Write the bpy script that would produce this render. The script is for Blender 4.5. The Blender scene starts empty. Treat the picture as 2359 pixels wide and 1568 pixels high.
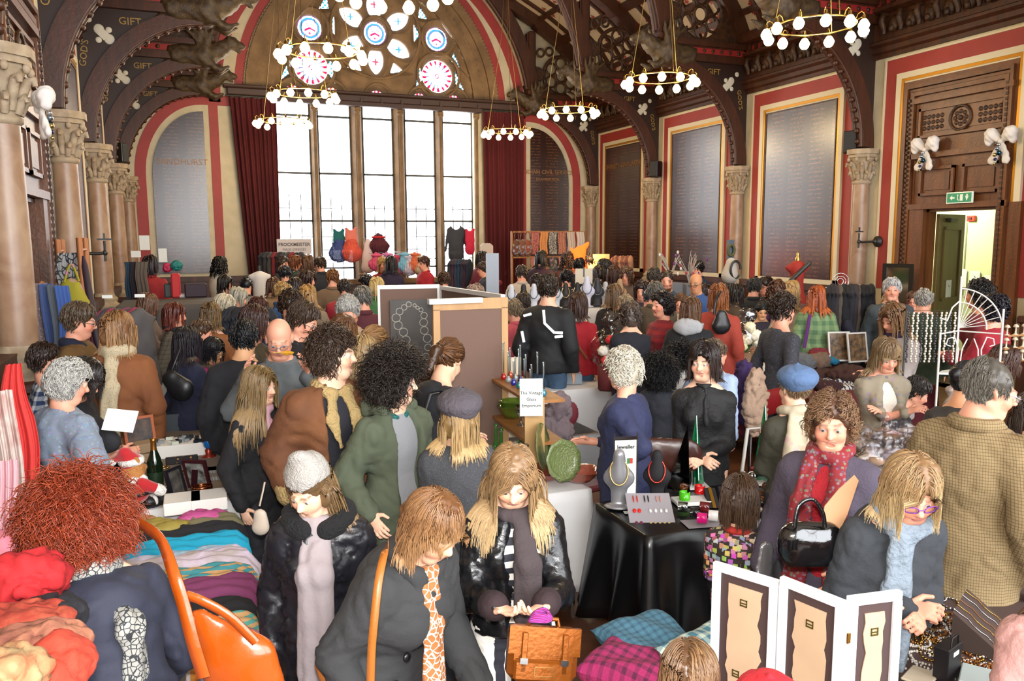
import bpy, bmesh, math, random
import numpy as np
from mathutils import Vector, Matrix
random.seed(7)
S = bpy.context.scene
COL = S.collection
PI = math.pi
# ---------------------------------------------------------------- camera, world, light, exposure
W_PX, H_PX, F_PX = 2359.0, 1568.0, 1835.3
YAW, PITCH, ROLL, EYE = .37932, .126938, -.005419, 2.25
def camvecs():
 r = np.array([math.cos(YAW), -math.sin(YAW), 0.])
 fw = np.array([math.sin(YAW)*math.cos(PITCH), math.cos(YAW)*math.cos(PITCH), -math.sin(PITCH)])
 up = np.cross(r, fw)
 return r*math.cos(ROLL)+up*math.sin(ROLL), -r*math.sin(ROLL)+up*math.cos(ROLL), fw
CR, CU, CF = camvecs()
CP = np.array([0., 0., EYE])
cd = bpy.data.cameras.new('camera'); cam = bpy.data.objects.new('camera', cd); COL.objects.link(cam)
cd.sensor_width = 36; cd.lens = F_PX/W_PX*36; cd.clip_start = .05; cd.clip_end = 200
M = Matrix.Identity(4)
for i in range(3):
 M[i][0] = CR[i]; M[i][1] = CU[i]; M[i][2] = -CF[i]; M[i][3] = CP[i]
cam.matrix_world = M
S.camera = cam
def ray(x, y): return CF+CR*(x-W_PX/2)/F_PX-CU*(y-H_PX/2)/F_PX
def at(x, y, D): return CP+ray(x, y)*D                       # point at depth D
def onp(ax, c, x, y):                                        # point on an axis plane
 d = ray(x, y); return CP+d*((c-CP[ax])/d[ax])
def onz(x, y, z): return onp(2, z, x, y)
w = bpy.data.worlds.new('world'); S.world = w; w.use_nodes = True
bg = w.node_tree.nodes['Background']; bg.inputs[0].default_value = (.93, .96, 1, 1); bg.inputs[1].default_value = 4.5
S.view_settings.view_transform = 'Standard'; S.view_settings.look = 'None'
S.view_settings.exposure = 1.3; S.view_settings.gamma = 1; S.view_settings.use_curve_mapping = False
def lamp(name, kind, loc, power, color=(1, 1, 1), size=.1, **kw):
 l = bpy.data.lights.new(name, kind); l.energy = power; l.color = color
 if kind == 'AREA': l.shape = 'RECTANGLE'; l.size = size; l.size_y = kw.get('sy', size)
 elif kind != 'SUN': l.shadow_soft_size = size
 o = bpy.data.objects.new(name, l); COL.objects.link(o); o.location = loc
 if 'rot' in kw: o.rotation_euler = kw['rot']
 return o
# the photographer's flash, just above the lens
fl = lamp('camera_flash', 'SPOT', CP+CU*.16+CR*.0-CF*.05, 205, (1, .97, .93), .05)
fl.data.spot_size = math.radians(105); fl.data.spot_blend = .7
fl.matrix_world = Matrix.Translation(Vector(CP+CU*.16)) @ M.to_3x3().to_4x4()
# sky portals: the end window, and the tall fill openings added behind the camera
for n, loc, rot, sx, sy in (('end_window_portal', (4.45, 20.3, 4.6), (-PI/2, 0, 0), 6.4, 6.6),
       ('rear_fill_portal', (4.45, -3.75, 4.3), (PI/2, 0, 0), 11.5, 6.4)):
 p = lamp(n, 'AREA', loc, 1, size=sx, sy=sy, rot=rot); p.data.cycles.is_portal = True
# ---------------------------------------------------------------- materials
def lin(c):
 if isinstance(c, str):
  c = [int(c[i:i+2], 16)/255 for i in (0, 2, 4)]
 return tuple((v/12.92 if v <= .04045 else ((v+.055)/1.055)**2.4) for v in c[:3])+(1,)
MATS = {}
def nd(nt, t, **kw):
 n = nt.nodes.new(t)
 for k, v in kw.items():
  if k.startswith('i_'): n.inputs[k[2:].replace('_', ' ')].default_value = v
  else: setattr(n, k, v)
 return n
def mat(name, col, rough=.6, metal=0, spec=.5, pat=None, col2=None, sc=10, bump=0, bsc=60, emit=None, es=0, vc=False, alpha=None, trans=0, coat=0, sheen=0, amt=1, ang=0):
 """pat: noise, check, stripe, weave, plaid, floral, dots, wood, marble, brick, rows, houses, rib"""
 key = (name,)
 if key in MATS: return MATS[key]
 m = bpy.data.materials.new(name); m.use_nodes = True; nt = m.node_tree; L = nt.links
 b = nt.nodes['Principled BSDF']
 b.inputs['Base Color'].default_value = lin(col); b.inputs['Roughness'].default_value = rough
 b.inputs['Metallic'].default_value = metal; b.inputs['Specular IOR Level'].default_value = spec
 b.inputs['Transmission Weight'].default_value = trans; b.inputs['Coat Weight'].default_value = coat; b.inputs['Coat Roughness'].default_value = .26 if pat == 'rows' else .08
 b.inputs['Sheen Weight'].default_value = sheen
 if alpha is not None: b.inputs['Alpha'].default_value = alpha
 tc = nd(nt, 'ShaderNodeTexCoord'); mp = nd(nt, 'ShaderNodeMapping'); L.new(tc.outputs['Object'], mp.inputs[0])
 mp.inputs['Rotation'].default_value = (0, 0, ang)
 co = mp.outputs[0]; c2 = lin(col2 or col)
 src = None
 def mixc(fac, a, bb):
  x = nd(nt, 'ShaderNodeMix', data_type='RGBA')
  if hasattr(fac, 'links'): L.new(fac, x.inputs[0])
  else: x.inputs[0].default_value = fac
  for s, i in ((a, 6), (bb, 7)):
   if hasattr(s, 'links'): L.new(s, x.inputs[i])
   else: x.inputs[i].default_value = s
  return x.outputs[2]
 def ramp(v, lo, hi):
  r = nd(nt, 'ShaderNodeMapRange'); L.new(v, r.inputs[0]); r.inputs[1].default_value = lo; r.inputs[2].default_value = hi; return r.outputs[0]
 def math_(op, a, bb=None):
  x = nd(nt, 'ShaderNodeMath', operation=op)
  for s, i in ((a, 0), (bb, 1)):
   if s is None: continue
   if hasattr(s, 'links'): L.new(s, x.inputs[i])
   else: x.inputs[i].default_value = s
  return x.outputs[0]
 def sep():
  s_ = nd(nt, 'ShaderNodeSeparateXYZ'); L.new(co, s_.inputs[0]); return s_.outputs
 c1 = lin(col)
 if pat == 'noise':
  n = nd(nt, 'ShaderNodeTexNoise', i_Scale=sc, i_Detail=5); L.new(co, n.inputs[0]); src = mixc(ramp(n.outputs[0], .35, .65), c1, c2)
 elif pat in ('check', 'plaid', 'stripe', 'rib', 'houndstooth'):
  x, y, z = sep()
  def st(a, k, wid):
   return math_('LESS_THAN', math_('FRACT', math_('MULTIPLY', a, k)), wid)
  hor = math_('ADD', x, math_('MULTIPLY', y, .8))
  if pat == 'stripe': src = mixc(st(hor if ang else z, sc, .5), c1, c2)
  elif pat == 'rib': src = mixc(st(hor, sc, .5), c1, c2)
  else:
   wd = .5 if pat == 'check' else .22
   s1 = st(hor, sc, wd); s2 = st(z, sc, wd)
   src = mixc(math_('MULTIPLY', math_('ADD', s1, s2), .5*amt), c1, c2)
 elif pat == 'tcheck':                                   # check on a lying cloth: x and y
  x, y, z = sep()
  s1 = math_('LESS_THAN', math_('FRACT', math_('MULTIPLY', x, sc)), .4); s2 = math_('LESS_THAN', math_('FRACT', math_('MULTIPLY', y, sc)), .4)
  src = mixc(math_('MULTIPLY', math_('ADD', s1, s2), .5*amt), c1, c2)
 elif pat == 'floral':
  n = nd(nt, 'ShaderNodeTexVoronoi', i_Scale=sc, distance='CHEBYCHEV' if ang else 'EUCLIDEAN'); L.new(co, n.inputs[0])
  hs = nd(nt, 'ShaderNodeHueSaturation'); hs.inputs['Saturation'].default_value = 1.0 if ang else .6; hs.inputs['Value'].default_value = .8
  L.new(n.outputs['Color'], hs.inputs['Color'])
  a = mixc(.6 if ang else .3, c2, hs.outputs[0]); src = mixc(math_('MULTIPLY', math_('LESS_THAN', n.outputs[0], .42 if ang else .38), amt), c1, a)
 elif pat == 'dots':
  n = nd(nt, 'ShaderNodeTexVoronoi', i_Scale=sc); L.new(co, n.inputs[0]); src = mixc(math_('LESS_THAN', n.outputs[0], .28), c1, c2)
 elif pat == 'cracks':
  n = nd(nt, 'ShaderNodeTexVoronoi', i_Scale=sc, feature='DISTANCE_TO_EDGE'); L.new(co, n.inputs[0]); src = mixc(math_('LESS_THAN', n.outputs[0], .07), c1, c2)
 elif pat == 'wood':
  mp.inputs['Scale'].default_value = (1, 1, .12) if not ang else (.12, 1, 1); mp.inputs['Rotation'].default_value = (0, 0, 0)
  n = nd(nt, 'ShaderNodeTexNoise', i_Scale=sc, i_Detail=6, i_Roughness=.65); L.new(co, n.inputs[0]); src = mixc(ramp(n.outputs[0], .3, .7), c1, c2)
 elif pat == 'marble':
  n = nd(nt, 'ShaderNodeTexNoise', i_Scale=sc, i_Detail=8, i_Distortion=1.2); L.new(co, n.inputs[0]); src = mixc(ramp(n.outputs[0], .35, .7), c1, c2)
 elif pat == 'rows':                                     # columns of small gilded names
  x, y, z = sep()
  hz = math_('ADD', x, y)
  row = math_('LESS_THAN', math_('FRACT', math_('MULTIPLY', z, 13)), .38)
  colm = math_('LESS_THAN', math_('FRACT', math_('MULTIPLY', hz, 1.9)), .7)
  n = nd(nt, 'ShaderNodeTexNoise', i_Scale=28, i_Detail=2); L.new(co, n.inputs[0])
  k = math_('MULTIPLY', math_('MULTIPLY', row, colm), math_('GREATER_THAN', n.outputs[0], .47))
  n2 = nd(nt, 'ShaderNodeTexNoise', i_Scale=2.5, i_Detail=4); L.new(co, n2.inputs[0])
  src = mixc(math_('MULTIPLY', k, .55*amt), c1, c2)
 elif pat == 'floor':
  bk = nd(nt, 'ShaderNodeTexBrick', i_Scale=1.0); L.new(co, bk.inputs[0])
  bk.inputs['Brick Width'].default_value = 1.3; bk.inputs['Row Height'].default_value = .09; bk.inputs['Mortar Size'].default_value = .002
  bk.inputs['Color1'].default_value = c1; bk.inputs['Color2'].default_value = c2; bk.inputs['Mortar'].default_value = lin('2a1508')
  n = nd(nt, 'ShaderNodeTexNoise', i_Scale=7, i_Detail=5); L.new(co, n.inputs[0])
  src = mixc(math_('MULTIPLY', n.outputs[0], .5), bk.outputs[0], lin('4a2a16'))
 if vc:
  a = nd(nt, 'ShaderNodeVertexColor', layer_name='col')
  if src is None: src = a.outputs[0]
  else:
   x = nd(nt, 'ShaderNodeMix', data_type='RGBA', blend_type='MULTIPLY'); x.inputs[0].default_value = 1
   L.new(src, x.inputs[6]); L.new(a.outputs[0], x.inputs[7]); src = x.outputs[2]
 if src is not None: L.new(src, b.inputs['Base Color'])
 if bump:
  n = nd(nt, 'ShaderNodeTexNoise', i_Scale=bsc, i_Detail=4); L.new(tc.outputs['Object'], n.inputs[0])
  bp = nd(nt, 'ShaderNodeBump', i_Strength=bump, i_Distance=.02); L.new(n.outputs[0], bp.inputs['Height']); L.new(bp.outputs[0], b.inputs['Normal'])
 if emit: b.inputs['Emission Color'].default_value = lin(emit); b.inputs['Emission Strength'].default_value = es
 MATS[key] = m
 return m
def glassy(name, col, rough=.05, mixf=.25, vc=False):
 """thin clear or coloured glass / film: transparent + gloss"""
 if (name,) in MATS: return MATS[(name,)]
 m = bpy.data.materials.new(name); m.use_nodes = True; nt = m.node_tree; L = nt.links; nt.nodes.clear()
 o = nd(nt, 'ShaderNodeOutputMaterial'); mx = nd(nt, 'ShaderNodeMixShader'); t = nd(nt, 'ShaderNodeBsdfTransparent'); g = nd(nt, 'ShaderNodeBsdfGlossy')
 t.inputs[0].default_value = lin(col); g.inputs['Roughness'].default_value = rough
 if vc:
  a = nd(nt, 'ShaderNodeVertexColor', layer_name='col'); L.new(a.outputs[0], t.inputs[0])
 mx.inputs[0].default_value = mixf
 L.new(t.outputs[0], mx.inputs[1]); L.new(g.outputs[0], mx.inputs[2]); L.new(mx.outputs[0], o.inputs[0])
 MATS[(name,)] = m
 return m
# ---------------------------------------------------------------- object helpers
def tag(o, label=None, cat=None, group=None, kind=None):
 if label: o['label'] = label
 if cat: o['category'] = cat
 if group: o['group'] = group
 if kind: o['kind'] = kind
 return o
def empty(name, loc=(0, 0, 0), rz=0, label=None, cat=None, group=None, kind=None, scale=1):
 o = bpy.data.objects.new(name, None); COL.objects.link(o); o.location = loc; o.rotation_euler = (0, 0, rz)
 if scale != 1: o.scale = (scale,)*3
 o.empty_display_size = .1
 return tag(o, label, cat, group, kind)
def meshdata(name, V, Fq, smooth=False, col=None):
 """V (n,3); Fq (m,4) or (m,3) array, or list of polygons"""
 me = bpy.data.meshes.new(name)
 if isinstance(Fq, np.ndarray):
  V = np.asarray(V, np.float32); n, k = len(V), Fq.shape[1]
  me.vertices.add(n); me.vertices.foreach_set('co', V.ravel())
  me.loops.add(Fq.size); me.loops.foreach_set('vertex_index', Fq.astype(np.int32).ravel())
  me.polygons.add(len(Fq)); me.polygons.foreach_set('loop_start', np.arange(0, Fq.size, k, dtype=np.int32))
  me.polygons.foreach_set('loop_total', np.full(len(Fq), k, np.int32))
  me.update(calc_edges=True)
 else:
  me.from_pydata([tuple(map(float, v)) for v in V], [], [tuple(int(i) for i in f) for f in Fq]); me.update()
 if smooth: me.polygons.foreach_set('use_smooth', np.ones(len(me.polygons), bool))
 if col is not None:
  a = me.color_attributes.new('col', 'FLOAT_COLOR', 'POINT')
  c = np.ones((len(V), 4), np.float32); c[:, :3] = col; a.data.foreach_set('color', c.ravel())
 return me
def link(name, me, m=None, parent=None, loc=None):
 o = bpy.data.objects.new(name, me); COL.objects.link(o)
 if m is not None:
  for mm in (m if isinstance(m, (list, tuple)) else [m]): me.materials.append(mm)
 if parent: o.parent = parent
 if loc is not None: o.location = loc
 return o
class MB:
 """collects polygons, builds one mesh object"""
 def __init__(s): s.v = []; s.f = []; s.mi = []; s.k = 0; s.sm = []
 def add(s, V, F, sm=False):
  n = len(s.v); s.v.extend([tuple(map(float, p)) for p in V]); s.f.extend([tuple(i+n for i in f) for f in F]); s.mi.extend([s.k]*len(F)); s.sm.extend([sm]*len(F)); return s
 def m(s, k): s.k = k; return s
 def box(s, c, d, R=None, bev=0):
  """centre, full size, 3x3 rotation, chamfer"""
  hx, hy, hz = d[0]/2, d[1]/2, d[2]/2
  if bev and min(hx, hy, hz) > bev*1.2:
   b = bev; P = []
   for sx in (-1, 1):
    for sy in (-1, 1):
     for sz in (-1, 1):
      P += [(sx*(hx-b), sy*(hy-b), sz*hz), (sx*(hx-b), sy*hy, sz*(hz-b)), (sx*hx, sy*(hy-b), sz*(hz-b))]
   bm = bmesh.new()
   for p in P: bm.verts.new(p)
   r = bmesh.ops.convex_hull(bm, input=bm.verts); bm.verts.index_update()
   V = [v.co[:] for v in bm.verts]; F = [[v.index for v in f.verts] for f in bm.faces]; bm.free()
  else:
   V = [(x, y, z) for x in (-hx, hx) for y in (-hy, hy) for z in (-hz, hz)]
   F = [(0, 1, 3, 2), (4, 6, 7, 5), (0, 4, 5, 1), (2, 3, 7, 6), (0, 2, 6, 4), (1, 5, 7, 3)]
  V = np.array(V)
  if R is not None: V = V @ np.array(R).T
  return s.add(V+np.array(c), F)
 def b2(s, a, b, bev=0): return s.box([(a[i]+b[i])/2 for i in range(3)], [abs(b[i]-a[i]) for i in range(3)], bev=bev)
 def tube(s, pts, r, n=8, caps=True, sm=True):
  P = np.array(pts, float); N = len(P); r = np.broadcast_to(np.array(r, float), (N,))
  T = np.gradient(P, axis=0); T /= np.linalg.norm(T, axis=1)[:, None]+1e-9
  u = np.cross(T[0], (0, 0, 1)); u = np.cross(T[0], (1, 0, 0)) if np.linalg.norm(u) < .1 else u
  V = []; ang = np.arange(n)*2*PI/n
  for i in range(N):
   u = u-T[i]*(u @ T[i]); u /= np.linalg.norm(u)+1e-9; w_ = np.cross(T[i], u)
   for a in ang: V.append(P[i]+r[i]*(math.cos(a)*u+math.sin(a)*w_))
  F = [(i*n+j, i*n+(j+1) % n, (i+1)*n+(j+1) % n, (i+1)*n+j) for i in range(N-1) for j in range(n)]
  s.add(V, F, sm)
  if caps: s.add(V[:n], [tuple(range(n-1, -1, -1))]); s.add(V[-n:], [tuple(range(n))])
  return s
 def lathe(s, prof, n=24, c=(0, 0, 0), sm=True, a0=0, a1=2*PI, R=None):
  full = abs(a1-a0-2*PI) < 1e-6; m = n if full else n+1
  V = [(r*math.cos(a0+(a1-a0)*j/n), r*math.sin(a0+(a1-a0)*j/n), z) for r, z in prof for j in range(m)]
  V = np.array(V)
  if R is not None: V = V @ np.array(R).T
  V = V+np.array(c)
  F = [(i*m+j, i*m+(j+1) % m, (i+1)*m+(j+1) % m, (i+1)*m+j) for i in range(len(prof)-1) for j in range(n)]
  return s.add(V, F, sm)
 def sweep(s, path, prof, up=(0, 0, 1), closed=False, sm=False):
  """profile (u,v) swept along path; u = sideways (T x up), v = up"""
  P = np.array(path, float); N = len(P); T = np.gradient(P, axis=0)
  if closed: T = np.roll(P, -1, 0)-np.roll(P, 1, 0)
  T /= np.linalg.norm(T, axis=1)[:, None]+1e-9
  up = np.array(up, float); V = []; k = len(prof)
  for i in range(N):
   sd = np.cross(T[i], up); sd /= np.linalg.norm(sd)+1e-9
   uu = up
   for u, v in prof: V.append(P[i]+sd*u+uu*v)
  F = [(i*k+j, i*k+(j+1) % k, ((i+1) % N)*k+(j+1) % k, ((i+1) % N)*k+j) for i in range(N if closed else N-1) for j in range(k)]
  s.add(V, F, sm)
  if not closed: s.add(V[:k], [tuple(range(k-1, -1, -1))]); s.add(V[-k:], [tuple(range(k))])
  return s
 def prism(s, poly, axis, a, b):
  """extrude 2-D poly along axis between a and b"""
  n = len(poly)
  def p3(p, t):
   q = [p[0], p[1]]; q.insert(axis, t); return q
  V = [p3(p, a) for p in poly]+[p3(p, b) for p in poly]
  F = [tuple(range(n)), tuple(range(2*n-1, n-1, -1))]+[(i, (i+1) % n, n+(i+1) % n, n+i) for i in range(n)]
  return s.add(V, F)
 def ell(s, c, r, n=12, R=None):
  V = [(0, 0, -1)]+[(math.sin(PI*i/(n//2+1))*math.cos(2*PI*j/n), math.sin(PI*i/(n//2+1))*math.sin(2*PI*j/n), -math.cos(PI*i/(n//2+1))) for i in range(1, n//2+1) for j in range(n)]+[(0, 0, 1)]
  V = np.array(V)*np.array(r)
  if R is not None: V = V @ np.array(R).T
  k = n//2; F = [(0, 1+(j+1) % n, 1+j) for j in range(n)]+[(1+i*n+j, 1+i*n+(j+1) % n, 1+(i+1)*n+(j+1) % n, 1+(i+1)*n+j) for i in range(k-1) for j in range(n)]+[(1+(k-1)*n+j, 1+(k-1)*n+(j+1) % n, 1+k*n) for j in range(n)]
  return s.add(V+np.array(c), F, True)
 def data(s, name):
  me = meshdata(name, s.v, s.f)
  me.polygons.foreach_set('material_index', s.mi); me.polygons.foreach_set('use_smooth', s.sm)
  return me
 def build(s, name, m, parent=None, loc=None): return link(name, s.data(name), m, parent, loc)
def kids(o, L=None): return [c for c in (L or COL.objects) if c.parent == o]
def dup(o, loc=None, rz=None, label=None, group=None, parent=None, scale=None):
 c = o.copy(); COL.objects.link(c)
 if parent is not None: c.parent = parent
 if loc is not None: c.location = loc
 if rz is not None: c.rotation_euler = (0, 0, rz)
 if scale is not None: c.scale = scale
 if label: c['label'] = label
 if group: c['group'] = group
 for ch in [x for x in o.children]: dup(ch, parent=c)
 return c
def rotz(a): return np.array([[math.cos(a), -math.sin(a), 0], [math.sin(a), math.cos(a), 0], [0, 0, 1]])
def rotx(a): return np.array([[1, 0, 0], [0, math.cos(a), -math.sin(a)], [0, math.sin(a), math.cos(a)]])
def roty(a): return np.array([[math.cos(a), 0, math.sin(a)], [0, 1, 0], [-math.sin(a), 0, math.cos(a)]])
def textmesh(s, size, m, parent=None, name='lettering', loc=(0, 0, 0), R=None, ext=.001, bold=0, sx=1):
 """lettering as real mesh in the XZ plane (reads towards -Y) before rotation R"""
 cu = bpy.data.curves.new(name, 'FONT'); cu.body = s; cu.size = size; cu.extrude = ext; cu.align_x = 'CENTER'; cu.align_y = 'CENTER'; cu.resolution_u = 2; cu.offset = bold
 t = bpy.data.objects.new(name, cu); COL.objects.link(t)
 bpy.context.view_layer.update()
 me = bpy.data.meshes.new_from_object(t.evaluated_get(bpy.context.evaluated_depsgraph_get()))
 bpy.data.objects.remove(t)
 A = Matrix(np.array(R if R is not None else np.eye(3)).tolist()) @ Matrix(rotx(PI/2).tolist())
 me.transform(Matrix.Diagonal((sx, 1, 1, 1))); me.transform(A.to_4x4())
 me.materials.clear()
 return link(name, me, m, parent, loc)
# ---------------------------------------------------------------- implicit surfaces (numpy surface nets)
def _h(i, j, k):
 n = (i*374761393+j*668265263+k*2147483647) & 0xffffffff
 n = ((n ^ (n >> 13))*1274126177) & 0xffffffff
 return ((n ^ (n >> 16)) & 0xffff)/65535.0
def noise(P, sc=1., seed=0):
 Q = np.asarray(P, float)*sc+seed*17.31; i = np.floor(Q).astype(np.int64); f = Q-i; f = f*f*(3-2*f)
 r = 0
 for a in (0, 1):
  for b in (0, 1):
   for c in (0, 1):
    wgt = (f[..., 0] if a else 1-f[..., 0])*(f[..., 1] if b else 1-f[..., 1])*(f[..., 2] if c else 1-f[..., 2])
    r = r+wgt*_h(i[..., 0]+a, i[..., 1]+b, i[..., 2]+c)
 return r*2-1
def axis(lo, hi, step, fine=()):
 """rectilinear coordinates, finer inside the given (a, b, step) intervals"""
 x = lo; out = [lo]
 while x < hi:
  st = step
  for a, b, s_ in fine:
   if a-s_ <= x <= b: st = min(st, s_)
   elif x < a < x+st: st = max(min(st, a-x), s_)
  x += st; out.append(x)
 return np.array(out)
def cap(a, b, ra, rb=None, k=.02, n=None, s=1, sub=False): return dict(t='c', a=np.array(a, float), b=np.array(b, float), ra=ra, rb=ra if rb is None else rb, k=k, n=n, s=s, sub=sub)
def ell(c, r, R=None, k=.02, sub=False): return dict(t='e', c=np.array(c, float), r=np.array(r, float), R=R, k=k, sub=sub)
def field(prims, X, Y, Z):
 F = np.full((len(X), len(Y), len(Z)), .3, np.float32)
 for p in prims:
  pad = p['k']+.035
  if p['t'] == 'c':
   r = max(p['ra'], p['rb'])+pad; lo = np.minimum(p['a'], p['b'])-r; hi = np.maximum(p['a'], p['b'])+r
  else:
   r = p['r'].max()+pad; lo = p['c']-r; hi = p['c']+r
   if p['R'] is None: lo = p['c']-p['r']-pad; hi = p['c']+p['r']+pad
  s_ = [slice(max(np.searchsorted(A, l)-1, 0), np.searchsorted(A, h)+1) for A, l, h in zip((X, Y, Z), lo, hi)]
  x = X[s_[0]][:, None, None]; y = Y[s_[1]][None, :, None]; z = Z[s_[2]][None, None, :]
  if x.size*y.size*z.size == 0: continue
  if p['t'] == 'c':
   a, b = p['a'], p['b']; ab = b-a
   t = ((x-a[0])*ab[0]+(y-a[1])*ab[1]+(z-a[2])*ab[2])/(ab @ ab+1e-12); t = np.clip(t, 0, 1)
   dx, dy, dz = x-a[0]-ab[0]*t, y-a[1]-ab[1]*t, z-a[2]-ab[2]*t
   if p['n'] is not None:
    n = p['n']; q = (dx*n[0]+dy*n[1]+dz*n[2])*(p['s']-1)
    dx, dy, dz = dx+q*n[0], dy+q*n[1], dz+q*n[2]
   d = np.sqrt(dx*dx+dy*dy+dz*dz)-(p['ra']+(p['rb']-p['ra'])*t)
   if p['n'] is not None: d = d/math.sqrt(p['s'])
  else:
   c, r = p['c'], p['r']; dx, dy, dz = x-c[0], y-c[1], z-c[2]
   if p['R'] is not None:
    R = p['R']; dx, dy, dz = (dx*R[0][i]+dy*R[1][i]+dz*R[2][i] for i in range(3))
   k0 = np.sqrt((dx/r[0])**2+(dy/r[1])**2+(dz/r[2])**2)
   k1 = np.sqrt((dx/r[0]**2)**2+(dy/r[1]**2)**2+(dz/r[2]**2)**2)+1e-9
   d = k0*(k0-1)/k1
  g = F[s_[0], s_[1], s_[2]]; k = max(p['k'], 1e-4)
  if p['sub']:
   d = -d; h = np.maximum(k-np.abs(g-d), 0)/k; F[s_[0], s_[1], s_[2]] = np.maximum(g, d)+h*h*k*.25
  else:
   h = np.maximum(k-np.abs(g-d), 0)/k; F[s_[0], s_[1], s_[2]] = np.minimum(g, d)-h*h*k*.25
 return F
def nets(F, X, Y, Z):
 ins = F < 0
 nx, ny, nz = F.shape
 c = np.zeros((nx-1, ny-1, nz-1), np.int8)
 for a in (0, 1):
  for b in (0, 1):
   for d in (0, 1): c += ins[a:nx-1+a, b:ny-1+b, d:nz-1+d]
 act = (c > 0) & (c < 8); I, J, K = np.nonzero(act)
 if len(I) == 0: return np.zeros((0, 3)), np.zeros((0, 4), int)
 idx = np.full(act.shape, -1, np.int64); idx[I, J, K] = np.arange(len(I))
 P = np.zeros((len(I), 3)); N = np.zeros(len(I))
 ax = (X, Y, Z)
 for d in range(3):
  o = [q for q in range(3) if q != d]
  for a in (0, 1):
   for b in (0, 1):
    off = [0, 0, 0]; off[o[0]] = a; off[o[1]] = b; off2 = list(off); off2[d] = 1
    i0 = (I+off[0], J+off[1], K+off[2]); i1 = (I+off2[0], J+off2[1], K+off2[2])
    f0, f1 = F[i0], F[i1]; m = (f0 < 0) != (f1 < 0)
    t = np.where(m, f0/(f0-f1+1e-12), 0)
    for q in range(3):
     A = ax[q]; v0 = A[i0[q]]; v1 = A[i1[q]]
     P[:, q] += np.where(m, v0+(v1-v0)*t, 0)
    N += m
 P /= N[:, None]
 Q = []
 for d in range(3):
  o = [(d+1) % 3, (d+2) % 3]
  sl0 = [slice(None)]*3; sl1 = [slice(None)]*3
  sl0[d] = slice(0, -1); sl1[d] = slice(1, None)
  for q in o: sl0[q] = slice(1, -1); sl1[q] = slice(1, -1)
  A, B = ins[tuple(sl0)], ins[tuple(sl1)]
  E = np.nonzero(A != B)
  if len(E[0]) == 0: continue
  base = [E[0].copy(), E[1].copy(), E[2].copy()]
  for q in o: base[q] = base[q]+1
  def g(u, v):
   t = [base[0].copy(), base[1].copy(), base[2].copy()]; t[o[0]] -= u; t[o[1]] -= v
   return idx[t[0], t[1], t[2]]
  q4 = np.stack([g(1, 1), g(0, 1), g(0, 0), g(1, 0)], 1)
  flip = ~A[E]
  q4[flip] = q4[flip][:, ::-1]
  Q.append(q4)
 return P, np.concatenate(Q)
def normals(V, F):
 n = np.cross(V[F[:, 2]]-V[F[:, 0]], V[F[:, 3]]-V[F[:, 1]]); N = np.zeros_like(V)
 for i in range(4): np.add.at(N, F[:, i], n)
 return N/(np.linalg.norm(N, axis=1)[:, None]+1e-12)
def relax(V, F, it=1):
 for _ in range(it):
  A = np.zeros_like(V); C = np.zeros(len(V))
  for a, b in ((0, 1), (1, 2), (2, 3), (3, 0)):
   np.add.at(A, F[:, a], V[F[:, b]]); np.add.at(A, F[:, b], V[F[:, a]]); np.add.at(C, F[:, a], 1); np.add.at(C, F[:, b], 1)
  V = V*.5+.5*A/np.maximum(C, 1)[:, None]
 return V
def implicit(prims, step, fine=((), (), ()), mod=None, rel=1, disp=None):
 lo = np.full(3, 1e9); hi = -lo
 for p in prims:
  if p['sub']: continue
  if p['t'] == 'c':
   r = max(p['ra'], p['rb']); lo = np.minimum(lo, np.minimum(p['a'], p['b'])-r); hi = np.maximum(hi, np.maximum(p['a'], p['b'])+r)
  else:
   r = p['r'] if p['R'] is None else p['r'].max(); lo = np.minimum(lo, p['c']-r); hi = np.maximum(hi, p['c']+r)
 lo = lo-step*2.5-.01; hi = hi+step*2.5+.01
 X, Y, Z = (axis(lo[i], hi[i], step, fine[i]) for i in range(3))
 F = field(prims, X, Y, Z)
 if mod is not None: F = mod(F, X[:, None, None], Y[None, :, None], Z[None, None, :])
 for a in (0, -1): F[a] = .3; F[:, a] = .3; F[:, :, a] = .3
 V, Q = nets(F, X, Y, Z)
 if rel and len(V): V = relax(V, Q, rel)
 if disp is not None and len(V): V = V+normals(V, Q)*disp(V)[:, None]
 return V, Q
def tubes(P, r, n=3, flat=None):
 """P (S,k,3) strand paths, r (S,k) radii -> verts, quads"""
 Sn, k, _ = P.shape
 T = np.gradient(P, axis=1); T /= np.linalg.norm(T, axis=2)[..., None]+1e-9
 ref = np.where(np.abs(T[..., 2:3]) > .9, np.array([1., 0, 0]), np.array([0., 0, 1]))
 u = np.cross(T, ref); u /= np.linalg.norm(u, axis=2)[..., None]+1e-9; v = np.cross(T, u)
 a = np.arange(n)*2*PI/n
 V = P[:, :, None, :]+r[:, :, None, None]*(np.cos(a)[None, None, :, None]*u[:, :, None, :]+np.sin(a)[None, None, :, None]*v[:, :, None, :])
 ids = np.arange(Sn*k*n).reshape(Sn, k, n); i0 = ids[:, :-1]; i1 = ids[:, 1:]
 F = np.stack([i0, np.roll(i0, -1, 2), np.roll(i1, -1, 2), i1], -1).reshape(-1, 4)
 return V.reshape(-1, 3), F
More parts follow.
